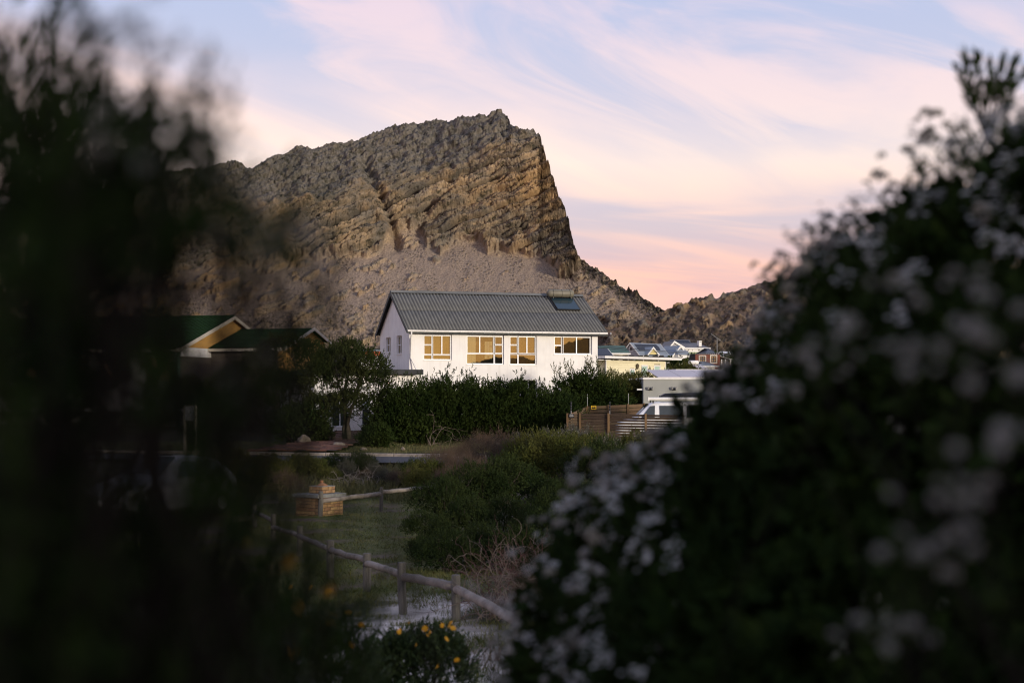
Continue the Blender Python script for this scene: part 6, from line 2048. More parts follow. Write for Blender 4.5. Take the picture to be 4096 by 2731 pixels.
shrub('garden_bush', 'thin pale-leaved bush standing before the distant white cottage', place(ZU(2180), 170), [(0, 0, 3.2, 1.4, 1.2, 1.8), (1.0, 0, 2.2, 1.2, 1.0, 1.5), (-1.0, 0, 2.0, 1.0, 1.0, 1.4)], 900, 215, grey_leaf, stems=6, group='garden bushes', sl=0.35, nl=8, ll=0.11, lw=0.05)
shrub('garden_bush', 'low green bushes growing behind the warm slat fence and garage', place(ZU(1060), 90), [(0, 0, 2.0, 1.8, 1.2, 1.1), (-1.8, 0, 1.9, 1.4, 1.2, 1.2), (0, 0, 1.0, 2.6, 1.2, 1.0)], 2400, 216, olive_leaf, stems=5, group='garden bushes', sl=0.26, nl=9, ll=0.09, lw=0.04)
# spiky aloe-like plant at the end of the weatherboard house
al = empty('spiky_plant', at(ZU(1360), ZV(590), 103), 0, 'spiky green succulent at the corner of the weatherboard house', 'plant')
arg = np.random.default_rng(5)
for i in range(13):
    a = arg.uniform(0, 6.28); e = arg.uniform(0.5, 1.4); L = arg.uniform(0.55, 0.85)
    d_ = Vector((math.cos(a) * math.cos(e), math.sin(a) * math.cos(e), math.sin(e)))
    s_ = d_.cross(Vector((0, 0, 1))).normalized() * 0.045
    MB().add([s_, -s_, d_ * L * 0.6 - s_ * 0.8 + Vector((0, 0, .03)), d_ * L, d_ * L * 0.6 + s_ * 0.8 + Vector((0, 0, .03)), Vector((0, 0, -0.03))], [(0, 5, 1, 2, 3, 4)]).build('leaf', mat('aloe_green', (0.07, 0.13, 0.03), rough=0.5), al)
MB().tube([(0, 0, -0.8), (0, 0, 0.02)], 0.06, 6).build('stem', bark_m, al)

# --- far dark scrub at the foot of the hill
rg = np.random.default_rng(77)
n = 10000
us = np.where(rg.random(n) < 0.55, rg.uniform(2590, 3300, n), rg.uniform(500, 2700, n)); ds = np.where(us < 2500, rg.uniform(150, 460, n), rg.uniform(300, 455, n))
xs_ = (us - U0) / F * ds
m_ = fbm(xs_ / 14, ds / 20, 3, 99) + 0.35 * np.clip((us - 2590) / 600, -0.2, 1) > 0.02
xs_, ds = xs_[m_], ds[m_]
zs_ = ground_z(xs_, ds) + rg.uniform(0, 2.2, len(xs_)) ** 1.0
B_ = np.stack([xs_, ds, zs_], -1)
D_ = unit(rg.normal(size=B_.shape) * 0.6 + np.array([0, -0.3, 0.7]))
V, Fc = leaves_np(B_, D_, rg.uniform(0.6, 1.3, len(B_)), 7, 0.65, 0.36, rg)
tag(link('hillside_scrub', np_mesh('hillside_scrub', V, Fc), hedge_leaf), 'dark green bushes covering the foot of the hill behind the houses', 'scrub', kind='stuff')

# ================================================================== scrub between the lawn and the slat fence
proto = {}
for key, lumps, n, sd, mt_, kw in (
        ('dark', [(0, 0, 0.50, 0.62, 0.6, 0.55), (0.62, 0.1, 0.34, 0.5, 0.5, 0.40), (-0.6, -0.1, 0.38, 0.52, 0.5, 0.42), (0.2, -0.5, 0.28, 0.5, 0.4, 0.34)], 1500, 301, scrub_leaf, dict(sl=0.11, nl=9, ll=0.042, lw=0.018, spikes=50, inner=260, rough=0.2)),
        ('brown', [(0, 0, 0.5, 0.6, 0.6, 0.55), (0.5, 0, 0.38, 0.5, 0.5, 0.42)], 1300, 302, brown_leaf, dict(sl=0.17, nl=9, ll=0.035, lw=0.008, up=1.1, out=0.5, spikes=160, inner=120)),
        ('grey', [(0, 0, 0.45, 0.5, 0.5, 0.48), (0.5, 0, 0.36, 0.42, 0.4, 0.38), (-0.45, 0.1, 0.3, 0.4, 0.4, 0.34)], 1200, 303, grey_leaf, dict(sl=0.13, nl=9, ll=0.038, lw=0.014, up=0.8, spikes=70, inner=200, rough=0.2)),
        ('olive', [(0, 0, 0.5, 0.55, 0.55, 0.52), (0.55, 0, 0.4, 0.45, 0.4, 0.42), (-0.5, 0.1, 0.34, 0.45, 0.4, 0.38)], 1300, 304, olive_leaf, dict(sl=0.13, nl=9, ll=0.045, lw=0.018, up=0.7, spikes=70, inner=220, rough=0.2))):
    rg = np.random.default_rng(sd)
    fm_ = shrub_mesh('foliage', lumps, n, rg, mt=mt_, lo=0.7, **kw)
    tips = [(rg.uniform(-.7, .7), rg.uniform(-.6, .6), rg.uniform(0.4, 1.0)) for _ in range(9)]
    sm_ = stems_mesh('stems', twig_paths((0, 0, -0.15), tips, rg), 0.016, 0.005, 4)
    proto[key] = (fm_, sm_, mt_)
SL = {'dark': 'dark green low scrub bush on the sandy slope right of the lawn', 'brown': 'feathery brown dried scrub bush beyond the lawn edge',
      'grey': 'grey-green scrub bush in the veld before the slat fence', 'olive': 'olive-green scrub bush in the veld before the slat fence'}
SG = {'dark': 'dark scrub right of the lawn', 'brown': 'brown dried scrub', 'grey': 'grey-green scrub', 'olive': 'olive scrub'}


def put_scrub(key, u, v=None, d=None, sc=1.0, sz=None):
    """v = photo row of the bush's foot (ground), or d given"""
    if d is None:
        d = 20.0
        for _ in range(30):
            d = (CZ - float(G(0, d))) * F / (v - V0)
    x = (u - U0) / F * d
    fm_, sm_, mt_ = proto[key]
    o = empty('scrub_bush', (x, d, float(G(x, d))), random.uniform(0, 6.28), SL[key], 'scrub bush', SG[key])
    o.scale = (sc * random.uniform(.9, 1.1), sc * random.uniform(.9, 1.1), (sz or sc) * random.uniform(.9, 1.1))
    f = link('foliage', fm_, mt_, o); f['kind'] = 'stuff'
    link('stems', sm_, bark_m, o)
    return o


for (key, u, v, sc) in (
        ('dark', 1790, 2290, .95), ('dark', 1930, 2250, 1.15), ('dark', 2080, 2290, 1.2), ('dark', 1760, 2190, .95), ('dark', 1880, 2130, 1.15), ('dark', 2010, 2120, 1.25), ('dark', 2150, 2150, 1.3),
        ('dark', 2240, 2090, 1.4), ('dark', 1770, 2070, 1.1), ('dark', 1890, 2030, 1.3), ('dark', 2020, 2020, 1.4), ('dark', 2140, 2000, 1.4), ('dark', 2300, 2030, 1.5), ('dark', 1690, 2240, .55), ('dark', 2200, 2240, 1.3),
        ('dark', 2330, 2160, 1.4), ('dark', 1690, 2140, .6),
        ('brown', 1780, 1985, 1.25), ('brown', 1860, 1960, 1.35), ('brown', 1935, 1940, 1.5), ('brown', 1830, 1915, 1.5), ('brown', 1930, 1890, 1.7), ('brown', 1990, 1910, 1.6), ('brown', 1760, 1930, 1.2),
        ('olive', 1700, 1955, 1.1), ('olive', 1680, 1985, .8), ('brown', 1640, 1960, .7), ('dark', 1655, 1930, .9),
        ('olive', 2040, 1940, 1.6), ('olive', 2130, 1920, 1.8), ('grey', 2090, 1890, 1.8), ('olive', 2220, 1940, 1.9), ('grey', 2200, 1890, 1.9), ('olive', 2310, 1910, 1.9), ('grey', 2300, 1880, 1.9),
        ('olive', 2390, 1890, 1.9), ('grey', 2420, 1910, 1.9), ('grey', 2470, 1870, 1.7), ('olive', 2480, 1920, 1.8), ('dark', 2040, 1860, 1.7), ('olive', 2120, 1850, 1.6), ('dark', 2400, 1960, 1.8), ('olive', 2560, 1890, 1.8), ('dark', 2500, 1990, 1.8),
        ('olive', 1270, 1905, 1.0), ('dark', 1340, 1890, .95), ('dark', 1440, 1895, 1.15), ('grey', 1390, 1910, .7), ('grey', 1500, 1925, .7), ('grey', 1550, 1945, .65), ('brown', 1460, 1940, .55), ('olive', 1210, 1915, 1.1), ('olive', 1320, 1935, .6),
        ('brown', 1590, 1950, .6), ('brown', 1130, 2000, .9), ('olive', 1080, 1960, 1.2), ('grey', 1000, 1950, 1.2), ('brown', 880, 1960, 1.1), ('olive', 800, 1930, 1.3), ('olive', 900, 1900, 1.4), ('dark', 1050, 1900, 1.4), ('dark', 700, 1950, 1.2)):
    k_ = {'dark': 0.66, 'brown': 0.64, 'olive': 0.68, 'grey': 0.68}[key] * random.uniform(0.68, 1.25) if sc >= 0.9 else 0.8
    put_scrub(key, u, v, sc=sc * k_)

# --- white-flowered shrub by the fence corner, and low one in the scrub
def flower_shrub(name, label, loc, lumps, n, seed, mt_, fl_mat, nfl, fr, **kw):
    o = shrub(name, label, loc, lumps, n, seed, mt_, **kw)
    rg = np.random.default_rng(seed + 1)
    P, D = blob_shoots(lumps, nfl, rg, lo=0.98, hi=1.05, hemi=0.1)
    cl_ = MB()
    for k in range(7):
        a = k * 0.9
        c = Vector((fr * 0.55 * math.cos(a) * (k > 0), fr * 0.55 * math.sin(a) * (k > 0), fr * 0.15 * (k % 3)))
        r = fr * 0.42
        cl_.add([c + Vector((r, 0, 0)), c + Vector((0, r, 0)), c + Vector((-r, 0, 0)), c + Vector((0, -r, 0)), c + Vector((0, 0, r * 0.7)), c - Vector((0, 0, r * 0.7))],
                [(0, 1, 4), (1, 2, 4), (2, 3, 4), (3, 0, 4), (1, 0, 5), (2, 1, 5), (3, 2, 5), (0, 3, 5)])
    fm_ = cl_.mesh('flower_cluster')
    for p, dd in zip(P, D):
        q = Vector(dd).to_track_quat('Z', 'Y').to_euler()
        s = rg.uniform(0.7, 1.3)
        link('flower_cluster', fm_, fl_mat, o, tuple(p), q, (s, s, s))
    return o


wfl = mat('white_flower', (0.52, 0.49, 0.45), (0.42, 0.39, 0.36), scale=8, rough=0.9)
flower_shrub('flowering_shrub', 'white-flowered shrub at the foot of the slat fence corner', gat(2285, 57.0) + Vector((0, 0, 0.0)), [(0, 0, 0.75, 0.75, 0.6, 0.55), (0.5, 0, 0.6, 0.5, 0.5, 0.45), (-0.45, 0, 0.55, 0.5, 0.5, 0.42)], 1400, 321, grey_leaf, wfl, 150, 0.05, stems=6, stem_r=0.02, sl=0.14, nl=9, ll=0.035, lw=0.012, group='white-flowered shrubs')
flower_shrub('flowering_shrub', 'sparsely white-flowered shrub among the olive scrub', gat(2420, 56.0), [(0, 0, 0.6, 0.7, 0.6, 0.5), (0.5, 0, 0.5, 0.5, 0.5, 0.42)], 1200, 322, grey_leaf, wfl, 45, 0.045, stems=6, stem_r=0.02, sl=0.14, nl=9, ll=0.035, lw=0.012, group='white-flowered shrubs')

# --- boulders
rock_m = mat('garden_boulder', (0.28, 0.23, 0.18), (0.19, 0.155, 0.12), scale=5, rough=0.9, bump=0.4, bscale=12)


def boulder(label, u, d, sx, sy, sz, seed, rz=0.0, dz=0.0):
    bm = bmesh.new()
    bmesh.ops.create_icosphere(bm, subdivisions=3, radius=1.0)
    rg = np.random.default_rng(seed)
    ph = rg.uniform(0, 6, 6)
    for v in bm.verts:
        c = v.co
        k = 1 + 0.16 * math.sin(c.x * 3 + ph[0]) * math.cos(c.y * 2.6 + ph[1]) + 0.10 * math.sin(c.z * 5 + c.x * 4 + ph[2]) + 0.04 * math.sin(c.y * 11 + c.x * 7 + ph[3])
        v.co = Vector((c.x * sx, c.y * sy, c.z * sz)) * k
    me = bpy.data.meshes.new('boulder'); bm.to_mesh(me); bm.free()
    for p in me.polygons: p.use_smooth = True
    p = gat(u, d)
    o = link('boulder', me, rock_m, None, (p.x, p.y, p.z + sz * 0.45 + dz), (0, 0, rz))
    tag(o, label, 'boulder', 'boulders in the gardens')
    return o


boulder('pale slanting boulder beside the clay driveway under the tree', 1358, 66.5, 0.33, 0.26, 0.20, 1)
boulder('rugged boulder under the low dark bush at the driveway edge', 1455, 64.8, 0.15, 0.13, 0.11, 2)
boulder('round tan boulder alone on the grass verge behind the kerb', 1612, 65.2, 0.10, 0.10, 0.10, 3)
boulder('tan boulder at the foot of the broad hedge shrub', 1995, 66.0, 0.20, 0.16, 0.20, 4)
boulder('grey boulder under the tree left of the driveway', 1215, 68.5, 0.30, 0.25, 0.34, 5)
boulder('brown rubble heap on the lawn beside the log fence', 960, 33.0, 0.22, 0.2, 0.14, 6)

# --- leaning dry twig bush by the log fence
def dry_bush(label, loc, n, h_, w_, seed, mt_=None, r=0.006):
    rg = np.random.default_rng(seed)
    o = empty('dry_bush', loc, 0, label, 'dry bush', 'bare twig bushes')
    paths = []
    for i in range(n):
        p = np.array([rg.uniform(-.2, .2) * w_, rg.uniform(-.2, .2) * w_, -0.05]); d_ = unit(np.array([rg.normal() * 0.9, rg.normal() * 0.7, 0.9]))
        pts = [p]
        for k in range(9):
            d_ = unit(d_ + rg.normal(size=3) * 0.38 + np.array([0, 0, 0.06 - 0.03 * k]))
            p = p + d_ * h_ * 0.15 * rg.uniform(0.7, 1.2)
            pts.append(p)
            if k > 2 and rg.random() < 0.55:
                q = p; e = unit(d_ + rg.normal(size=3) * 0.7); bp_ = [q]
                for j in range(4):
                    e = unit(e + rg.normal(size=3) * 0.4); q = q + e * h_ * 0.075; bp_.append(q)
                paths.append((bp_, 0.5))
        paths.append((pts, 1.0))
    m = MB()
    for pts, s in paths:
        k = len(pts)
        m.tube([Vector(p) for p in pts], [r * s * (1 - 0.75 * i / (k - 1)) for i in range(k)], 4, caps=False)
    f = m.build('twigs', mt_ or twig_m, o); f['kind'] = 'stuff'
    return o


pz = at(2010, 2450, 18.6)
dry_bush('tangle of bare grey twigs behind the end of the log fence', (pz.x, 18.9, 0.02), 75, 1.0, 1.2, 401, r=0.008)
dry_bush('reddish bare twig bush between the log fence and the dark scrub', (at(2080, 2400, 19.5).x, 19.8, 0.02), 75, 1.0, 1.3, 402, mat('red_twig', (0.13, 0.06, 0.055), (0.08, 0.045, 0.04), scale=4, rough=0.95), r=0.007)
dry_bush('pale dead branches lying in the long grass behind the barbecue', (at(1420, 1940, 44).x, 44, 0.1), 34, 0.7, 2.4, 403, mat('grey_twig', (0.24, 0.21, 0.19), (0.16, 0.14, 0.13), scale=4, rough=0.95), r=0.010)
dry_bush('bare branch stubs poking through the middle hedge shrub', (at(1730, 1780, 68.5).x, 68.4, 0.5), 7, 1.9, 0.7, 404, twig_m, r=0.016)

# --- grass: lawn blades and long veld grass
def blades(name, label, xy, h0, h1, w, mt_, seed, lean=0.35):
    rg = np.random.default_rng(seed)
    n = len(xy)
    z = ground_z(xy[:, 0], xy[:, 1])
    B = np.stack([xy[:, 0], xy[:, 1], z - 0.01], -1)
    d = unit(np.stack([rg.normal(size=n) * lean, rg.normal(size=n) * lean, np.ones(n)], -1))
    L = rg.uniform(h0, h1, n)[:, None]
    a = rg.uniform(0, np.pi, n)
    s = np.stack([np.cos(a), np.sin(a), 0 * a], -1) * w * 0.5
    bend = np.stack([rg.normal(size=n), rg.normal(size=n), 0 * a - 0.3], -1) * L * 0.22
    v = np.stack([B - s, B + s, B + d * L * 0.55 + s * 0.7, B + d * L + bend, B + d * L * 0.55 - s * 0.7], 1)
    V = v.reshape(-1, 3)
    Fc = np.arange(len(V)).reshape(-1, 5)
    o = link(name, np_mesh(name, V, Fc), mt_)
    return tag(o, label, 'grass', kind='stuff')


lawn_m = leaf_mat('lawn_blade', (0.075, 0.098, 0.020), (0.14, 0.135, 0.042), scale=1.2, island=0.4)
long_m = leaf_mat('long_grass_blade', (0.15, 0.135, 0.055), (0.085, 0.092, 0.034), scale=0.8, island=0.35)
rg = np.random.default_rng(55)


def scatter(n, u0, u1, d0, d1, fn):
    d = np.exp(rg.uniform(np.log(d0), np.log(d1), n)); u = rg.uniform(u0, u1, n)
    x = (u - U0) / F * d
    k = fn(x, d, u)
    return np.stack([x[k], d[k]], -1)


def is_lawn(x, y, u):
    wb = fbm(x * 0.5, y * 0.5, 3, 21); w2 = fbm(x * 0.7 + 5, y * 0.7, 4, 22)
    return (y + wb * 2 > 20.3) & (y + wb * 2 < 42) & (x + wb * 0.8 < -0.7) & (w2 < rg.uniform(0.02, 0.3, len(x)))


blades('lawn_grass', 'short green lawn grass round the log fence and barbecue', scatter(52000, 500, 2000, 20, 43, is_lawn), 0.035, 0.10, 0.010, lawn_m, 61, 0.5)
blades('long_grass', 'long straw-green grass behind the brick barbecue', scatter(24000, 700, 1750, 38.5, 54, lambda x, y, u: (fbm(x * 0.5, y * 0.3, 3, 62) > -0.15) & (x < -1.2)), 0.15, 0.42, 0.014, long_m, 63, 0.3)
blades('verge_grass', 'rough grass on the verge behind the kerb', scatter(16000, 1150, 2100, 63.2, 71, lambda x, y, u: (np.abs(x - np.interp((y - 63) / 18, [0, .3, .6, 1], [-9.8, -8.9, -8.3, -8.4])) > 1.9)), 0.05, 0.16, 0.016, long_m, 64, 0.45)
blades('path_grass', 'thin grass tufts creeping over the edge of the sand path', scatter(26000, 1250, 2250, 12.5, 24, lambda x, y, u: (fbm(x * 1.3, y * 1.3, 3, 66) > np.where(y < 19.0, 0.12, -0.05))), 0.04, 0.16, 0.007, lawn_m, 65, 0.55)
# dark tussock beside the road
tk = gat(1455, 50.5)
rg2_ = np.random.default_rng(8)
tus = empty('grass_tussock', tk, 0, 'dark spiky grass tussock standing beside the road', 'grass tussock')
n = 420
B = np.stack([rg2_.normal(size=n) * 0.10, rg2_.normal(size=n) * 0.10, np.zeros(n)], -1)
D = unit(np.stack([rg2_.normal(size=n) * 0.45, rg2_.normal(size=n) * 0.45, np.ones(n)], -1))
s = unit(np.cross(D, rg2_.normal(size=(n, 3)))) * 0.008
L = rg2_.uniform(0.5, 1.0, n)[:, None]
V = np.stack([B - s, B + s, B + D * L], 1).reshape(-1, 3)
f = link('blades', np_mesh('blades', V, np.arange(len(V)).reshape(-1, 3)), mat('tussock_blade', (0.030, 0.032, 0.018), (0.05, 0.05, 0.028), island=0.4), tus)
f['kind'] = 'stuff'
# seedlings on the sand
for i, (u, v, sc) in enumerate(((1905, 2690, .5), (1990, 2650, .45), (1870, 2610, .3), (2010, 2725, .35), (1560, 2600, .3))):
    d = 14.0
    for _ in range(30):
        d = (CZ - float(G(0, d))) * F / (v - V0)
    x = (u - U0) / F * d
    o = empty('sand_seedling', (x, d, float(G(x, d))), i, 'small upright green seedling growing in the white sand', 'plant', 'seedlings in the sand')
    rg3 = np.random.default_rng(500 + i)
    nb_ = 16
    B = np.stack([rg3.normal(size=nb_) * 0.10, rg3.normal(size=nb_) * 0.10, np.full(nb_, 0.02)], -1)
    D = unit(np.stack([rg3.normal(size=nb_) * 0.4, rg3.normal(size=nb_) * 0.4, np.ones(nb_)], -1))
    V, Fc = leaves_np(B, D, rg3.uniform(.25, .5, nb_), 16, 0.05, 0.008, rg3, spread=0.5)
    f = link('foliage', np_mesh('foliage', V, Fc), scrub_leaf, o); f['kind'] = 'stuff'
    o.scale = (sc * 1.6,) * 3
    link('stems', stems_mesh('stems', [[b_, b_ + d_ * 0.35] for b_, d_ in zip(B, D)], 0.006, 0.002, 4), twig_m, o)
# ================================================================== foreground flowering shrubs (out of focus)
fore_leaf = leaf_mat('fynbos_leaf', (0.013, 0.026, 0.006), (0.026, 0.042, 0.009), scale=3.0, island=0.4, transl=0.05, rough=0.8, spec=0.05)
dark_bark = mat('dark_bark', (0.022, 0.018, 0.014), (0.015, 0.012, 0.010), scale=6, rough=0.95, spec=0.05)
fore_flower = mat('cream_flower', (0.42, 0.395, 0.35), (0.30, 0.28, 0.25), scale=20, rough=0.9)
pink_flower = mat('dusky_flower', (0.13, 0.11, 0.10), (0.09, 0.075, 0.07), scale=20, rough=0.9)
yel_flower = mat('yellow_petal', (0.60, 0.30, 0.008), (0.50, 0.24, 0.008), scale=20, rough=0.7)


def cluster_mesh(seed, nfl=16, rad=0.024, fr=0.0085):
    rg = np.random.default_rng(seed)
    m = MB()
    for k in range(nfl):
        a = k * 2.4; q = rad * math.sqrt(k / nfl)
        c = Vector((q * math.cos(a), q * math.sin(a), 1.1 * math.sqrt(max(rad * rad - q * q, 0)) + rg.uniform(-.003, .003)))
        r = fr * rg.uniform(0.85, 1.25)
        vs = [c + Vector((r * math.cos(b) * (0.55 if i % 2 else 1.0), r * math.sin(b) * (0.55 if i % 2 else 1.0), r * 0.55)) for i, b in enumerate(np.linspace(0, 2 * math.pi, 11)[:-1])]
        m.add(vs + [c, c - Vector((0, 0, r))], [(i, (i + 1) % 10, 10) for i in range(10)] + [((i + 1) % 10, i, 11) for i in range(10)])
    return m.mesh('flower_cluster')


def pxl(u, v, d, ru, rv, rd):
    p = at(u, v, d)
    return (p.x, p.y, p.z, ru * d / F, rd, rv * d / F)


RL_ = [pxl(4330, 1290, 3.3, 980, 770, 0.55), pxl(3950, 1750, 3.2, 950, 800, 0.6), pxl(3350, 2250, 3.6, 900, 640, 0.6), pxl(2650, 2420, 4.0, 520, 490, 0.5), pxl(3330, 1300, 3.8, 190, 300, 0.2),
       pxl(3640, 1230, 3.6, 320, 340, 0.3), pxl(3030, 1890, 3.8, 330, 335, 0.35), pxl(3210, 1620, 3.8, 190, 260, 0.3), pxl(2460, 2740, 4.0, 420, 330, 0.4), pxl(3700, 2700, 3.0, 1400, 700, 0.6), pxl(2850, 2030, 3.9, 320, 250, 0.3), pxl(4450, 860, 3.2, 560, 380, 0.4)]
frg = np.random.default_rng(900)
base_r = Vector((1.25, 3.6, float(G(1.2, 3.6))))
rb = empty('flowering_bush', base_r, 0, 'big dark bush with creamy white flower clusters rising on the right', 'bush', 'flowering bushes framing the view')
lumps = [(l[0] - base_r.x, l[1] - base_r.y, l[2] - base_r.z, l[3], l[4], l[5]) for l in RL_]
lumps = [(a, b, c, d + 0.03, e + 0.03, g_ + 0.03) for a, b, c, d, e, g_ in lumps]
P, D = blob_shoots(lumps, 8800, frg, up=0.55, out=0.8, jit=0.4, lo=0.80, hi=1.0, hemi=-0.9, rough=0.05)
V, Fc = leaves_np(P, D, frg.uniform(0.025, 0.062, len(P)), 10, 0.018, 0.008, frg, spread=1.0)
f = link('foliage', np_mesh('foliage', V, Fc), fore_leaf, rb); f['kind'] = 'stuff'
# dense inner leaf mass
P2, D2 = blob_shoots(lumps, 3000, frg, up=0.3, out=0.8, jit=0.6, lo=0.40, hi=0.80, hemi=-0.95, rough=0.05)
V, Fc = leaves_np(P2, D2, frg.uniform(0.03, 0.07, len(P2)), 10, 0.060, 0.040, frg, spread=1.1)
f = link('inner_foliage', np_mesh('inner_foliage', V, Fc), fore_leaf, rb); f['kind'] = 'stuff'
tips = [(l[0], l[1], l[2]) for l in lumps for _ in range(2)]
link('stems', stems_mesh('stems', twig_paths((0.2, 0.1, -0.2), tips, frg, 0.08, 7), 0.03, 0.008), dark_bark, rb)
cms = [cluster_mesh(i) for i in range(4)]
cnt = 0
rest_v, rest_f = [], []
fl1 = np.array([(0.009 * math.cos(a), 0.009 * math.sin(a), 0.004 if k % 2 else 0.0) for k, a in enumerate(np.linspace(0, 2 * math.pi, 7)[:-1])] + [(0, 0, 0.006)])
Pc, Dc = blob_shoots(lumps, 1500, frg, up=0.7, out=0.9, jit=0.25, lo=0.99, hi=1.02, hemi=-0.6, rough=0.07)
wts = []
for p, dd in zip(Pc, Dc):
    wpt = Vector(p) + base_r
    u_ = U0 + F * wpt.x / wpt.y; v_ = V0 - F * (wpt.z - CZ) / wpt.y
    # flowers crowd the sunlit crown and the left-hand flank, few stand low in the shade
    w_ = 0.25 + 0.9 * max(dd[2], 0) + (0.5 if u_ < np.interp(v_, [400, 1000, 1700, 2000, 2800], [4100, 3500, 3000, 2500, 2350]) else 0)
    if v_ > 1700 and u_ > 2750:
        w_ *= 0.16
    wts.append(w_ if (u_ < 4300 and -50 < v_ < 2850 and wpt.y < 4.5) else 0)
wts = np.array(wts)
order = np.argsort(-(wts * frg.uniform(0.3, 1.0, len(wts))))
for n_, i in enumerate(order):
    if wts[i] <= 0.05 or n_ > 480:
        continue
    p, dd = np.array(Pc[i]), np.array(Dc[i])
    q = (Vector(dd) + Vector((0, 0, 0.5))).to_track_quat('Z', 'Y')
    for k in range(2):
        off = frg.normal(size=3) * np.array([0.026, 0.026, 0.022]) * (k > 0)
        pos = p + dd * 0.042 + off
        s = frg.uniform(0.35, 0.75)
        if cnt < 285:
            link('flower_cluster', cms[cnt % 4], fore_flower, rb, tuple(pos), q.to_euler(), (s, s, s))
            cnt += 1
        else:
            Mq = np.array(q.to_matrix())
            for j in range(7):
                c_ = pos + Mq @ np.array([frg.normal() * 0.010, frg.normal() * 0.010, frg.normal() * 0.009])
                k0 = 7 * (len(rest_v))
                rest_v.append((fl1 @ Mq.T) * frg.uniform(0.5, 0.9) + c_)
                rest_f += [(k0 + m_, k0 + (m_ + 1) % 6, k0 + 6) for m_ in range(6)]
fo2 = link('flower_heads', np_mesh('flower_heads', np.concatenate(rest_v), np.array(rest_f)), fore_flower, rb)
fo2['kind'] = 'stuff'
# nearer sprigs of the same bush, close to the lens
sp_o = empty('flowering_sprigs', Vector((0.62, 1.45, float(G(0.6, 1.4)))), 0, 'nearest white-flowered sprigs of the right-hand thicket, strongly blurred', 'bush', 'flowering bushes framing the view')
spb = Vector(sp_o.location)
tipsN = []
for (u, v, d) in ((3450, 1330, 1.5), (3620, 1440, 1.45), (3760, 1430, 1.4), (3560, 1150, 1.6), (3900, 1160, 1.5), (3830, 1330, 1.35), (3950, 1380, 1.3), (4050, 1500, 1.3), (3880, 1560, 1.3), (3760, 1950, 1.25), (3900, 2020, 1.25), (3650, 2240, 1.3), (3770, 2190, 1.3),
                  (3430, 2500, 1.5), (3620, 2520, 1.4), (3330, 1420, 1.7), (4080, 1250, 1.4), (3250, 1500, 2.0), (3160, 1560, 2.2), (4000, 1750, 1.2)):
    tipsN.append(at(u, v, d))
pathsN = twig_paths((0.35, 0.0, -0.1), [tuple(t_ - spb) for t_ in tipsN], frg, 0.08, 8)
link('stems', stems_mesh('stems', pathsN, 0.003, 0.0015, 5), dark_bark, sp_o)
Bs, Ds, Ls = [], [], []
for pts in pathsN:
    for k in range(4, 9):
        for _ in range(2):
            p = np.array(pts[min(k, len(pts) - 1)]); d_ = unit(np.array(pts[min(k, len(pts) - 1)]) - np.array(pts[k - 1]))
            Bs.append(p - d_ * frg.uniform(0, .04)); Ds.append(unit(d_ + frg.normal(size=3) * 0.4)); Ls.append(frg.uniform(0.03, 0.07))
V, Fc = leaves_np(np.array(Bs), np.array(Ds), np.array(Ls), 10, 0.016, 0.006, frg, spread=0.8)
f = link('foliage', np_mesh('foliage', V, Fc), fore_leaf, sp_o); f['kind'] = 'stuff'
for i, pts in enumerate(pathsN):
    for k in range(6 if i % 2 else 4):
        p = np.array(pts[-1]) + frg.normal(size=3) * np.array([0.028, 0.02, 0.010]) * (k > 0)
        s = frg.uniform(0.16, 0.38)
        link('flower_cluster', cms[i % 4], fore_flower, sp_o, tuple(p), (frg.normal() * .3 + 0.4, frg.normal() * .3, 0), (s, s, s))
# the upright sprig at the top right
tp0 = at(3930, 470, 3.6); tb = []
topsp = []
for (u, v) in ((3862, 232), (3905, 228), (3960, 262), (4010, 250), (4060, 240), (4090, 300), (3840, 290)):
    topsp.append(np.array(at(u, v, 3.6) - base_r))
b0_ = np.array(at(3945, 560, 3.6) - base_r)
Bs = np.array([b0_ + (t_ - b0_) * 0.35 for t_ in topsp]); Dv = np.array([(t_ - b0_) * 0.65 for t_ in topsp])
V, Fc = leaves_np(Bs, unit(Dv), np.linalg.norm(Dv, axis=1), 34, 0.034, 0.014, frg, spread=0.7)
f = link('foliage', np_mesh('foliage', V, Fc), fore_leaf, rb); f['kind'] = 'stuff'
link('stems', stems_mesh('stems', [[b0_, (b0_ + t_) / 2, t_] for t_ in topsp], 0.005, 0.002), dark_bark, rb)

# ------------------------------------------------------------------ left-hand thicket, close to the lens
lb0 = Vector((-0.35, 1.0, float(G(-0.3, 1.0))))
lb = empty('flowering_thicket', lb0, 0, 'tall wispy dark bush with faint pinkish flowers filling the left edge', 'bush', 'flowering bushes framing the view')
lrg = np.random.default_rng(910)
tipsL = []
for (u, v, d) in ((60, -150, 1.1), (200, -80, 1.1), (330, -40, 1.0), (420, 60, 1.0), (560, 160, 1.0), (620, 200, 1.05), (560, 330, 1.1), (700, 400, 1.0), (720, 560, 1.1), (830, 560, 1.0), (930, 560, 1.0), (980, 660, 1.0), (860, 700, 1.1), (1010, 800, 1.1), (1120, 860, 1.1),
                  (1180, 1000, 1.1), (1260, 960, 1.2), (1330, 1010, 1.2), (1360, 1150, 1.2), (1300, 1250, 1.2), (1180, 1180, 1.1), (1050, 1050, 1.1), (900, 900, 1.0), (1260, 1420, 1.15), (1150, 1480, 1.1), (1560, 1470, 1.3), (1400, 1640, 1.3), (1000, 1480, 1.1), (900, 1520, 1.1),
                  (1100, 1680, 1.1), (1000, 1850, 1.1), (950, 2000, 1.1), (1200, 1990, 1.25)):
    tipsL.append((u, v, d))
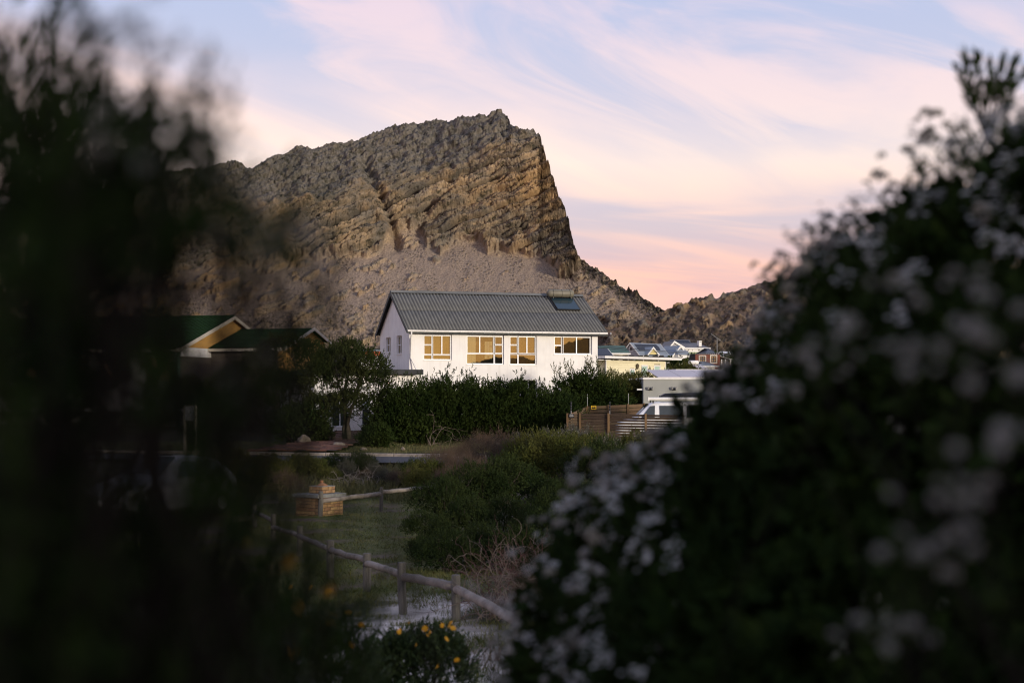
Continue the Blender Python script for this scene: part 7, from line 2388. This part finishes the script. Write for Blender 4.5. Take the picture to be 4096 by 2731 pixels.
for _ in range(60):
    v = lrg.uniform(330, 1230)
    tipsL.append((lrg.uniform(150, 860), v * 0.8 + 60, lrg.uniform(1.0, 1.5)))
    v = lrg.uniform(420, 1230)
    umax = np.interp(v, [420, 560, 850, 1000, 1230], [640, 900, 1130, 1300, 1330])
    tipsL.append((umax - 560 * lrg.random(), v, lrg.uniform(0.95, 1.35)))
for _ in range(85):
    u = lrg.uniform(-150, 950) ** 1.0; v = lrg.uniform(-100, 2500)
    umax = np.interp(v, [-100, 0, 300, 600, 900, 1200, 1500, 1900, 2500], [350, 430, 560, 780, 980, 1060, 980, 900, 950])
    u = -150 + (umax + 150) * lrg.random() ** 1.15
    if (500 < u < 1050 and 1220 < v < 1500) or (700 < u < 830 and 1600 < v < 1720) or (380 < u < 560 and 1880 < v < 2010):
        if True:
            continue
    tipsL.append((u, v, lrg.uniform(0.85, 1.7)))
pathsL = []
for (u, v, d) in tipsL:
    tp_ = at(u, v, d) - lb0
    root = np.array([lrg.uniform(-0.35, 0.05), lrg.uniform(-0.1, 0.4), -0.05])
    # stems rise from the lower left and lean towards the tip
    pathsL += twig_paths(root, [tuple(tp_)], lrg, 0.05, 12)
link('stems', stems_mesh('stems', pathsL, 0.0032, 0.0014, 5), dark_bark, lb)
Bs, Ds, Ls = [], [], []
for pts in pathsL:
    pts = [np.array(p) for p in pts]
    for k in range(4, 13):
        a, b = pts[k - 1], pts[k]
        for _ in range(3 if k > 7 else 2):
            s = lrg.random(); p = a + (b - a) * s; d_ = unit(b - a)
            wq = Vector(p) + lb0
            uq = U0 + F * wq.x / max(wq.y, 0.1); vq = V0 - F * (wq.z - CZ) / max(wq.y, 0.1)
            if (440 < uq < 1075 and 1175 < vq < 1530) or (1180 < uq < 1310 and 1280 < vq < 1370) or (680 < uq < 850 and 1560 < vq < 1800) or (270 < uq < 590 and 1810 < vq < 2040):
                continue      # the gaps through which the brick house, board and car are seen
            keep_ = (0.9 if uq < 800 else 0.7) if vq < 1250 else (0.85 if uq < 300 else (0.36 if uq < 1000 else 0.24))
            if lrg.random() > keep_:
                continue
            Bs.append(p); Ds.append(unit(d_ + lrg.normal(size=3) * 0.45)); Ls.append(lrg.uniform(0.03, 0.075))
V, Fc = leaves_np(np.array(Bs), np.array(Ds), np.array(Ls), 11, 0.018, 0.0065, lrg, spread=0.8)
f = link('foliage', np_mesh('foliage', V, Fc), fore_leaf, lb); f['kind'] = 'stuff'
for i, pts in enumerate(pathsL):
    if i % 4 == 0 and len(pts) and i < 130:
        for k in range(2):
            p = np.array(pts[-1]) + lrg.normal(size=3) * 0.012 * (k > 0)
            s = lrg.uniform(0.18, 0.32)
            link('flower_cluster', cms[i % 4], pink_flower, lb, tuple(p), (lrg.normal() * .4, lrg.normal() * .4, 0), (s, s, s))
# dense lower-left mass a little farther off
LL_ = [pxl(20, 1300, 2.2, 330, 700, 0.35), pxl(100, 2520, 2.2, 520, 470, 0.4), pxl(720, 2660, 2.6, 540, 430, 0.4), pxl(80, 700, 2.0, 330, 420, 0.3), pxl(1150, 2760, 3.0, 330, 300, 0.3)]
lm0 = Vector((-0.7, 2.3, float(G(-0.7, 2.3))))
lm = empty('dark_thicket', lm0, 0, 'dense black-green thicket behind the wispy left-hand bush', 'bush', 'flowering bushes framing the view')
lumps = [(l[0] - lm0.x, l[1] - lm0.y, l[2] - lm0.z, l[3], l[4], l[5]) for l in LL_]
P, D = blob_shoots(lumps, 2200, lrg, up=0.6, out=0.7, jit=0.5, lo=0.2, hi=1.0, hemi=-0.9)
V, Fc = leaves_np(P, D, lrg.uniform(0.06, 0.14, len(P)), 11, 0.022, 0.009, lrg)
f = link('foliage', np_mesh('foliage', V, Fc), fore_leaf, lm); f['kind'] = 'stuff'
link('stems', stems_mesh('stems', twig_paths((0, 0, -0.1), [(l[0], l[1], l[2]) for l in lumps for _ in range(2)], lrg, .08), 0.015, 0.004), dark_bark, lm)

# ------------------------------------------------------------------ yellow daisy bushes
def daisy_mesh(r=0.026):
    m = MB()
    for k in range(9):
        a = k * 2 * math.pi / 9
        d_ = Vector((math.cos(a), math.sin(a), 0.25)); s_ = Vector((-math.sin(a), math.cos(a), 0)) * r * 0.26
        m.add([d_ * r * 0.2, d_ * r * 0.6 + s_, d_ * r, d_ * r * 0.6 - s_], [(0, 1, 2, 3)])
    m.tube([(0, 0, -r * 0.15), (0, 0, r * 0.18)], r * 0.32, 8)
    return m.mesh('flower')


dme = daisy_mesh(0.020)
daisy_leaf = leaf_mat('daisy_leaf', (0.022, 0.042, 0.012), (0.045, 0.066, 0.020), scale=4, island=0.4)


def daisy_bush(label, loc, lumps, n, seed, flowers, leaf=0.05, fs=1.0, sl=0.10):
    rg = np.random.default_rng(seed)
    o = empty('daisy_bush', loc, 0, label, 'bush', 'yellow daisy bushes')
    P, D = blob_shoots(lumps, n, rg, up=0.8, out=0.6, jit=0.4, lo=0.5, hi=1.0, hemi=-0.5, rough=0.12)
    V, Fc = leaves_np(P, D, rg.uniform(0.6, 1.3, len(P)) * sl, 10, leaf, leaf * 0.36, rg, spread=0.9)
    f = link('foliage', np_mesh('foliage', V, Fc), daisy_leaf, o); f['kind'] = 'stuff'
    link('stems', stems_mesh('stems', twig_paths((0, 0, -0.1), [(l[0], l[1], l[2] + l[5] * .4) for l in lumps for _ in range(3)], rg, .1), 0.012, 0.004), dark_bark, o)
    for (u, v, d) in flowers:
        p = at(u, v, d) - Vector(loc)
        s = fs * rg.uniform(0.8, 1.25)
        link('flower', dme, yel_flower, o, p, (R(50) + rg.normal() * .4, rg.normal() * .4, rg.uniform(0, 6)), (s, s, s))
    return o


dl = Vector((at(1640, 2731, 11.0).x, 11.2, float(G(-0.8, 11.2))))
daisy_bush('glossy green bush dotted with yellow daisies on the white sand', dl, [(0.0, 0, 0.34, 0.30, 0.3, 0.32), (0.22, 0, 0.40, 0.24, 0.25, 0.28), (-0.25, -0.1, 0.22, 0.25, 0.25, 0.24), (-0.12, 0, 0.45, 0.18, 0.2, 0.2)], 1500, 601,
           [(1600, 2518, 10.9), (1595, 2525, 10.85), (1700, 2512, 10.9), (1710, 2540, 10.8), (1722, 2528, 10.85), (1770, 2500, 10.9), (1805, 2490, 10.95), (1812, 2512, 10.9), (1798, 2502, 10.9), (1635, 2490, 10.9), (1785, 2555, 10.8), (1480, 2682, 10.7), (1750, 2665, 10.7), (1665, 2578, 10.8), (1828, 2640, 10.9)], leaf=0.045, fs=1.15, sl=0.11)
dl2 = Vector((at(1330, 2731, 7.6).x, 7.7, float(G(-1.0, 7.7))))
daisy_bush('taller yellow daisy bush at the foot of the left-hand thicket', dl2, [(0.0, 0, 0.62, 0.26, 0.25, 0.34), (-0.28, 0, 0.7, 0.28, 0.25, 0.4), (-0.6, 0, 0.75, 0.3, 0.25, 0.4), (0.1, -0.1, 0.35, 0.25, 0.25, 0.25)], 1500, 602,
           [(1445, 2500, 7.4), (1330, 2482, 7.3), (1390, 2450, 7.4), (1175, 2615, 7.2), (1230, 2520, 7.3), (1310, 2365, 7.5), (1325, 2360, 7.45), (1247, 2350, 7.5), (1405, 2580, 7.4), (1165, 2350, 7.3)], leaf=0.035, fs=1.0, sl=0.09)
dl3 = Vector((at(1060, 2731, 2.05).x, 2.05, float(G(-.4, 2.05))))
daisy_bush('blurred yellow daisies on thin stems within the left-hand thicket', dl3, [(0.0, 0, 1.22, 0.07, 0.08, 0.16), (-0.10, 0, 1.2, 0.08, 0.08, 0.2), (0.03, 0, 1.05, 0.09, 0.08, 0.16), (-0.2, 0, 1.1, 0.1, 0.1, 0.2), (-0.05, 0, 0.6, 0.12, 0.1, 0.5)], 500, 603,
           [(990, 2180, 1.95), (1155, 2240, 1.95), (1165, 2256, 1.95), (1105, 2275, 2.0), (1310, 2372, 2.05), (1318, 2362, 2.05), (905, 2440, 1.95), (1190, 2430, 2.0), (1330, 2480, 2.1), (1175, 2600, 2.0)], leaf=0.014, fs=0.5, sl=0.045)

# ------------------------------------------------------------------ unseen scrub added behind the camera to shade the foreground (also mirrored in the windows)
brg = np.random.default_rng(950)
n = 5200
xs_ = brg.uniform(-8, 100, n); ys_ = -7.5 + brg.normal(size=n) * 1.8
top_ = 3.1 + 0.9 * fbm(xs_ / 5, xs_ * 0, 4, 97) + 0.6 * fbm(xs_ / 1.4, xs_ * 0 + 3, 3, 98)
hh = brg.random(n) ** 0.8 * top_
B = np.stack([xs_, ys_, G(xs_, ys_) + hh], -1)
D = unit(brg.normal(size=B.shape) * 0.6 + np.array([0, 0, 0.7]))
V, Fc = leaves_np(B, D, brg.uniform(0.4, 0.8, n), 8, 0.34, 0.20, brg, spread=1.0)
tag(link('shade_scrub', np_mesh('shade_scrub', V, Fc), hedge_leaf), 'unseen scrub added behind the viewpoint to shade the foreground', 'scrub', kind='stuff')
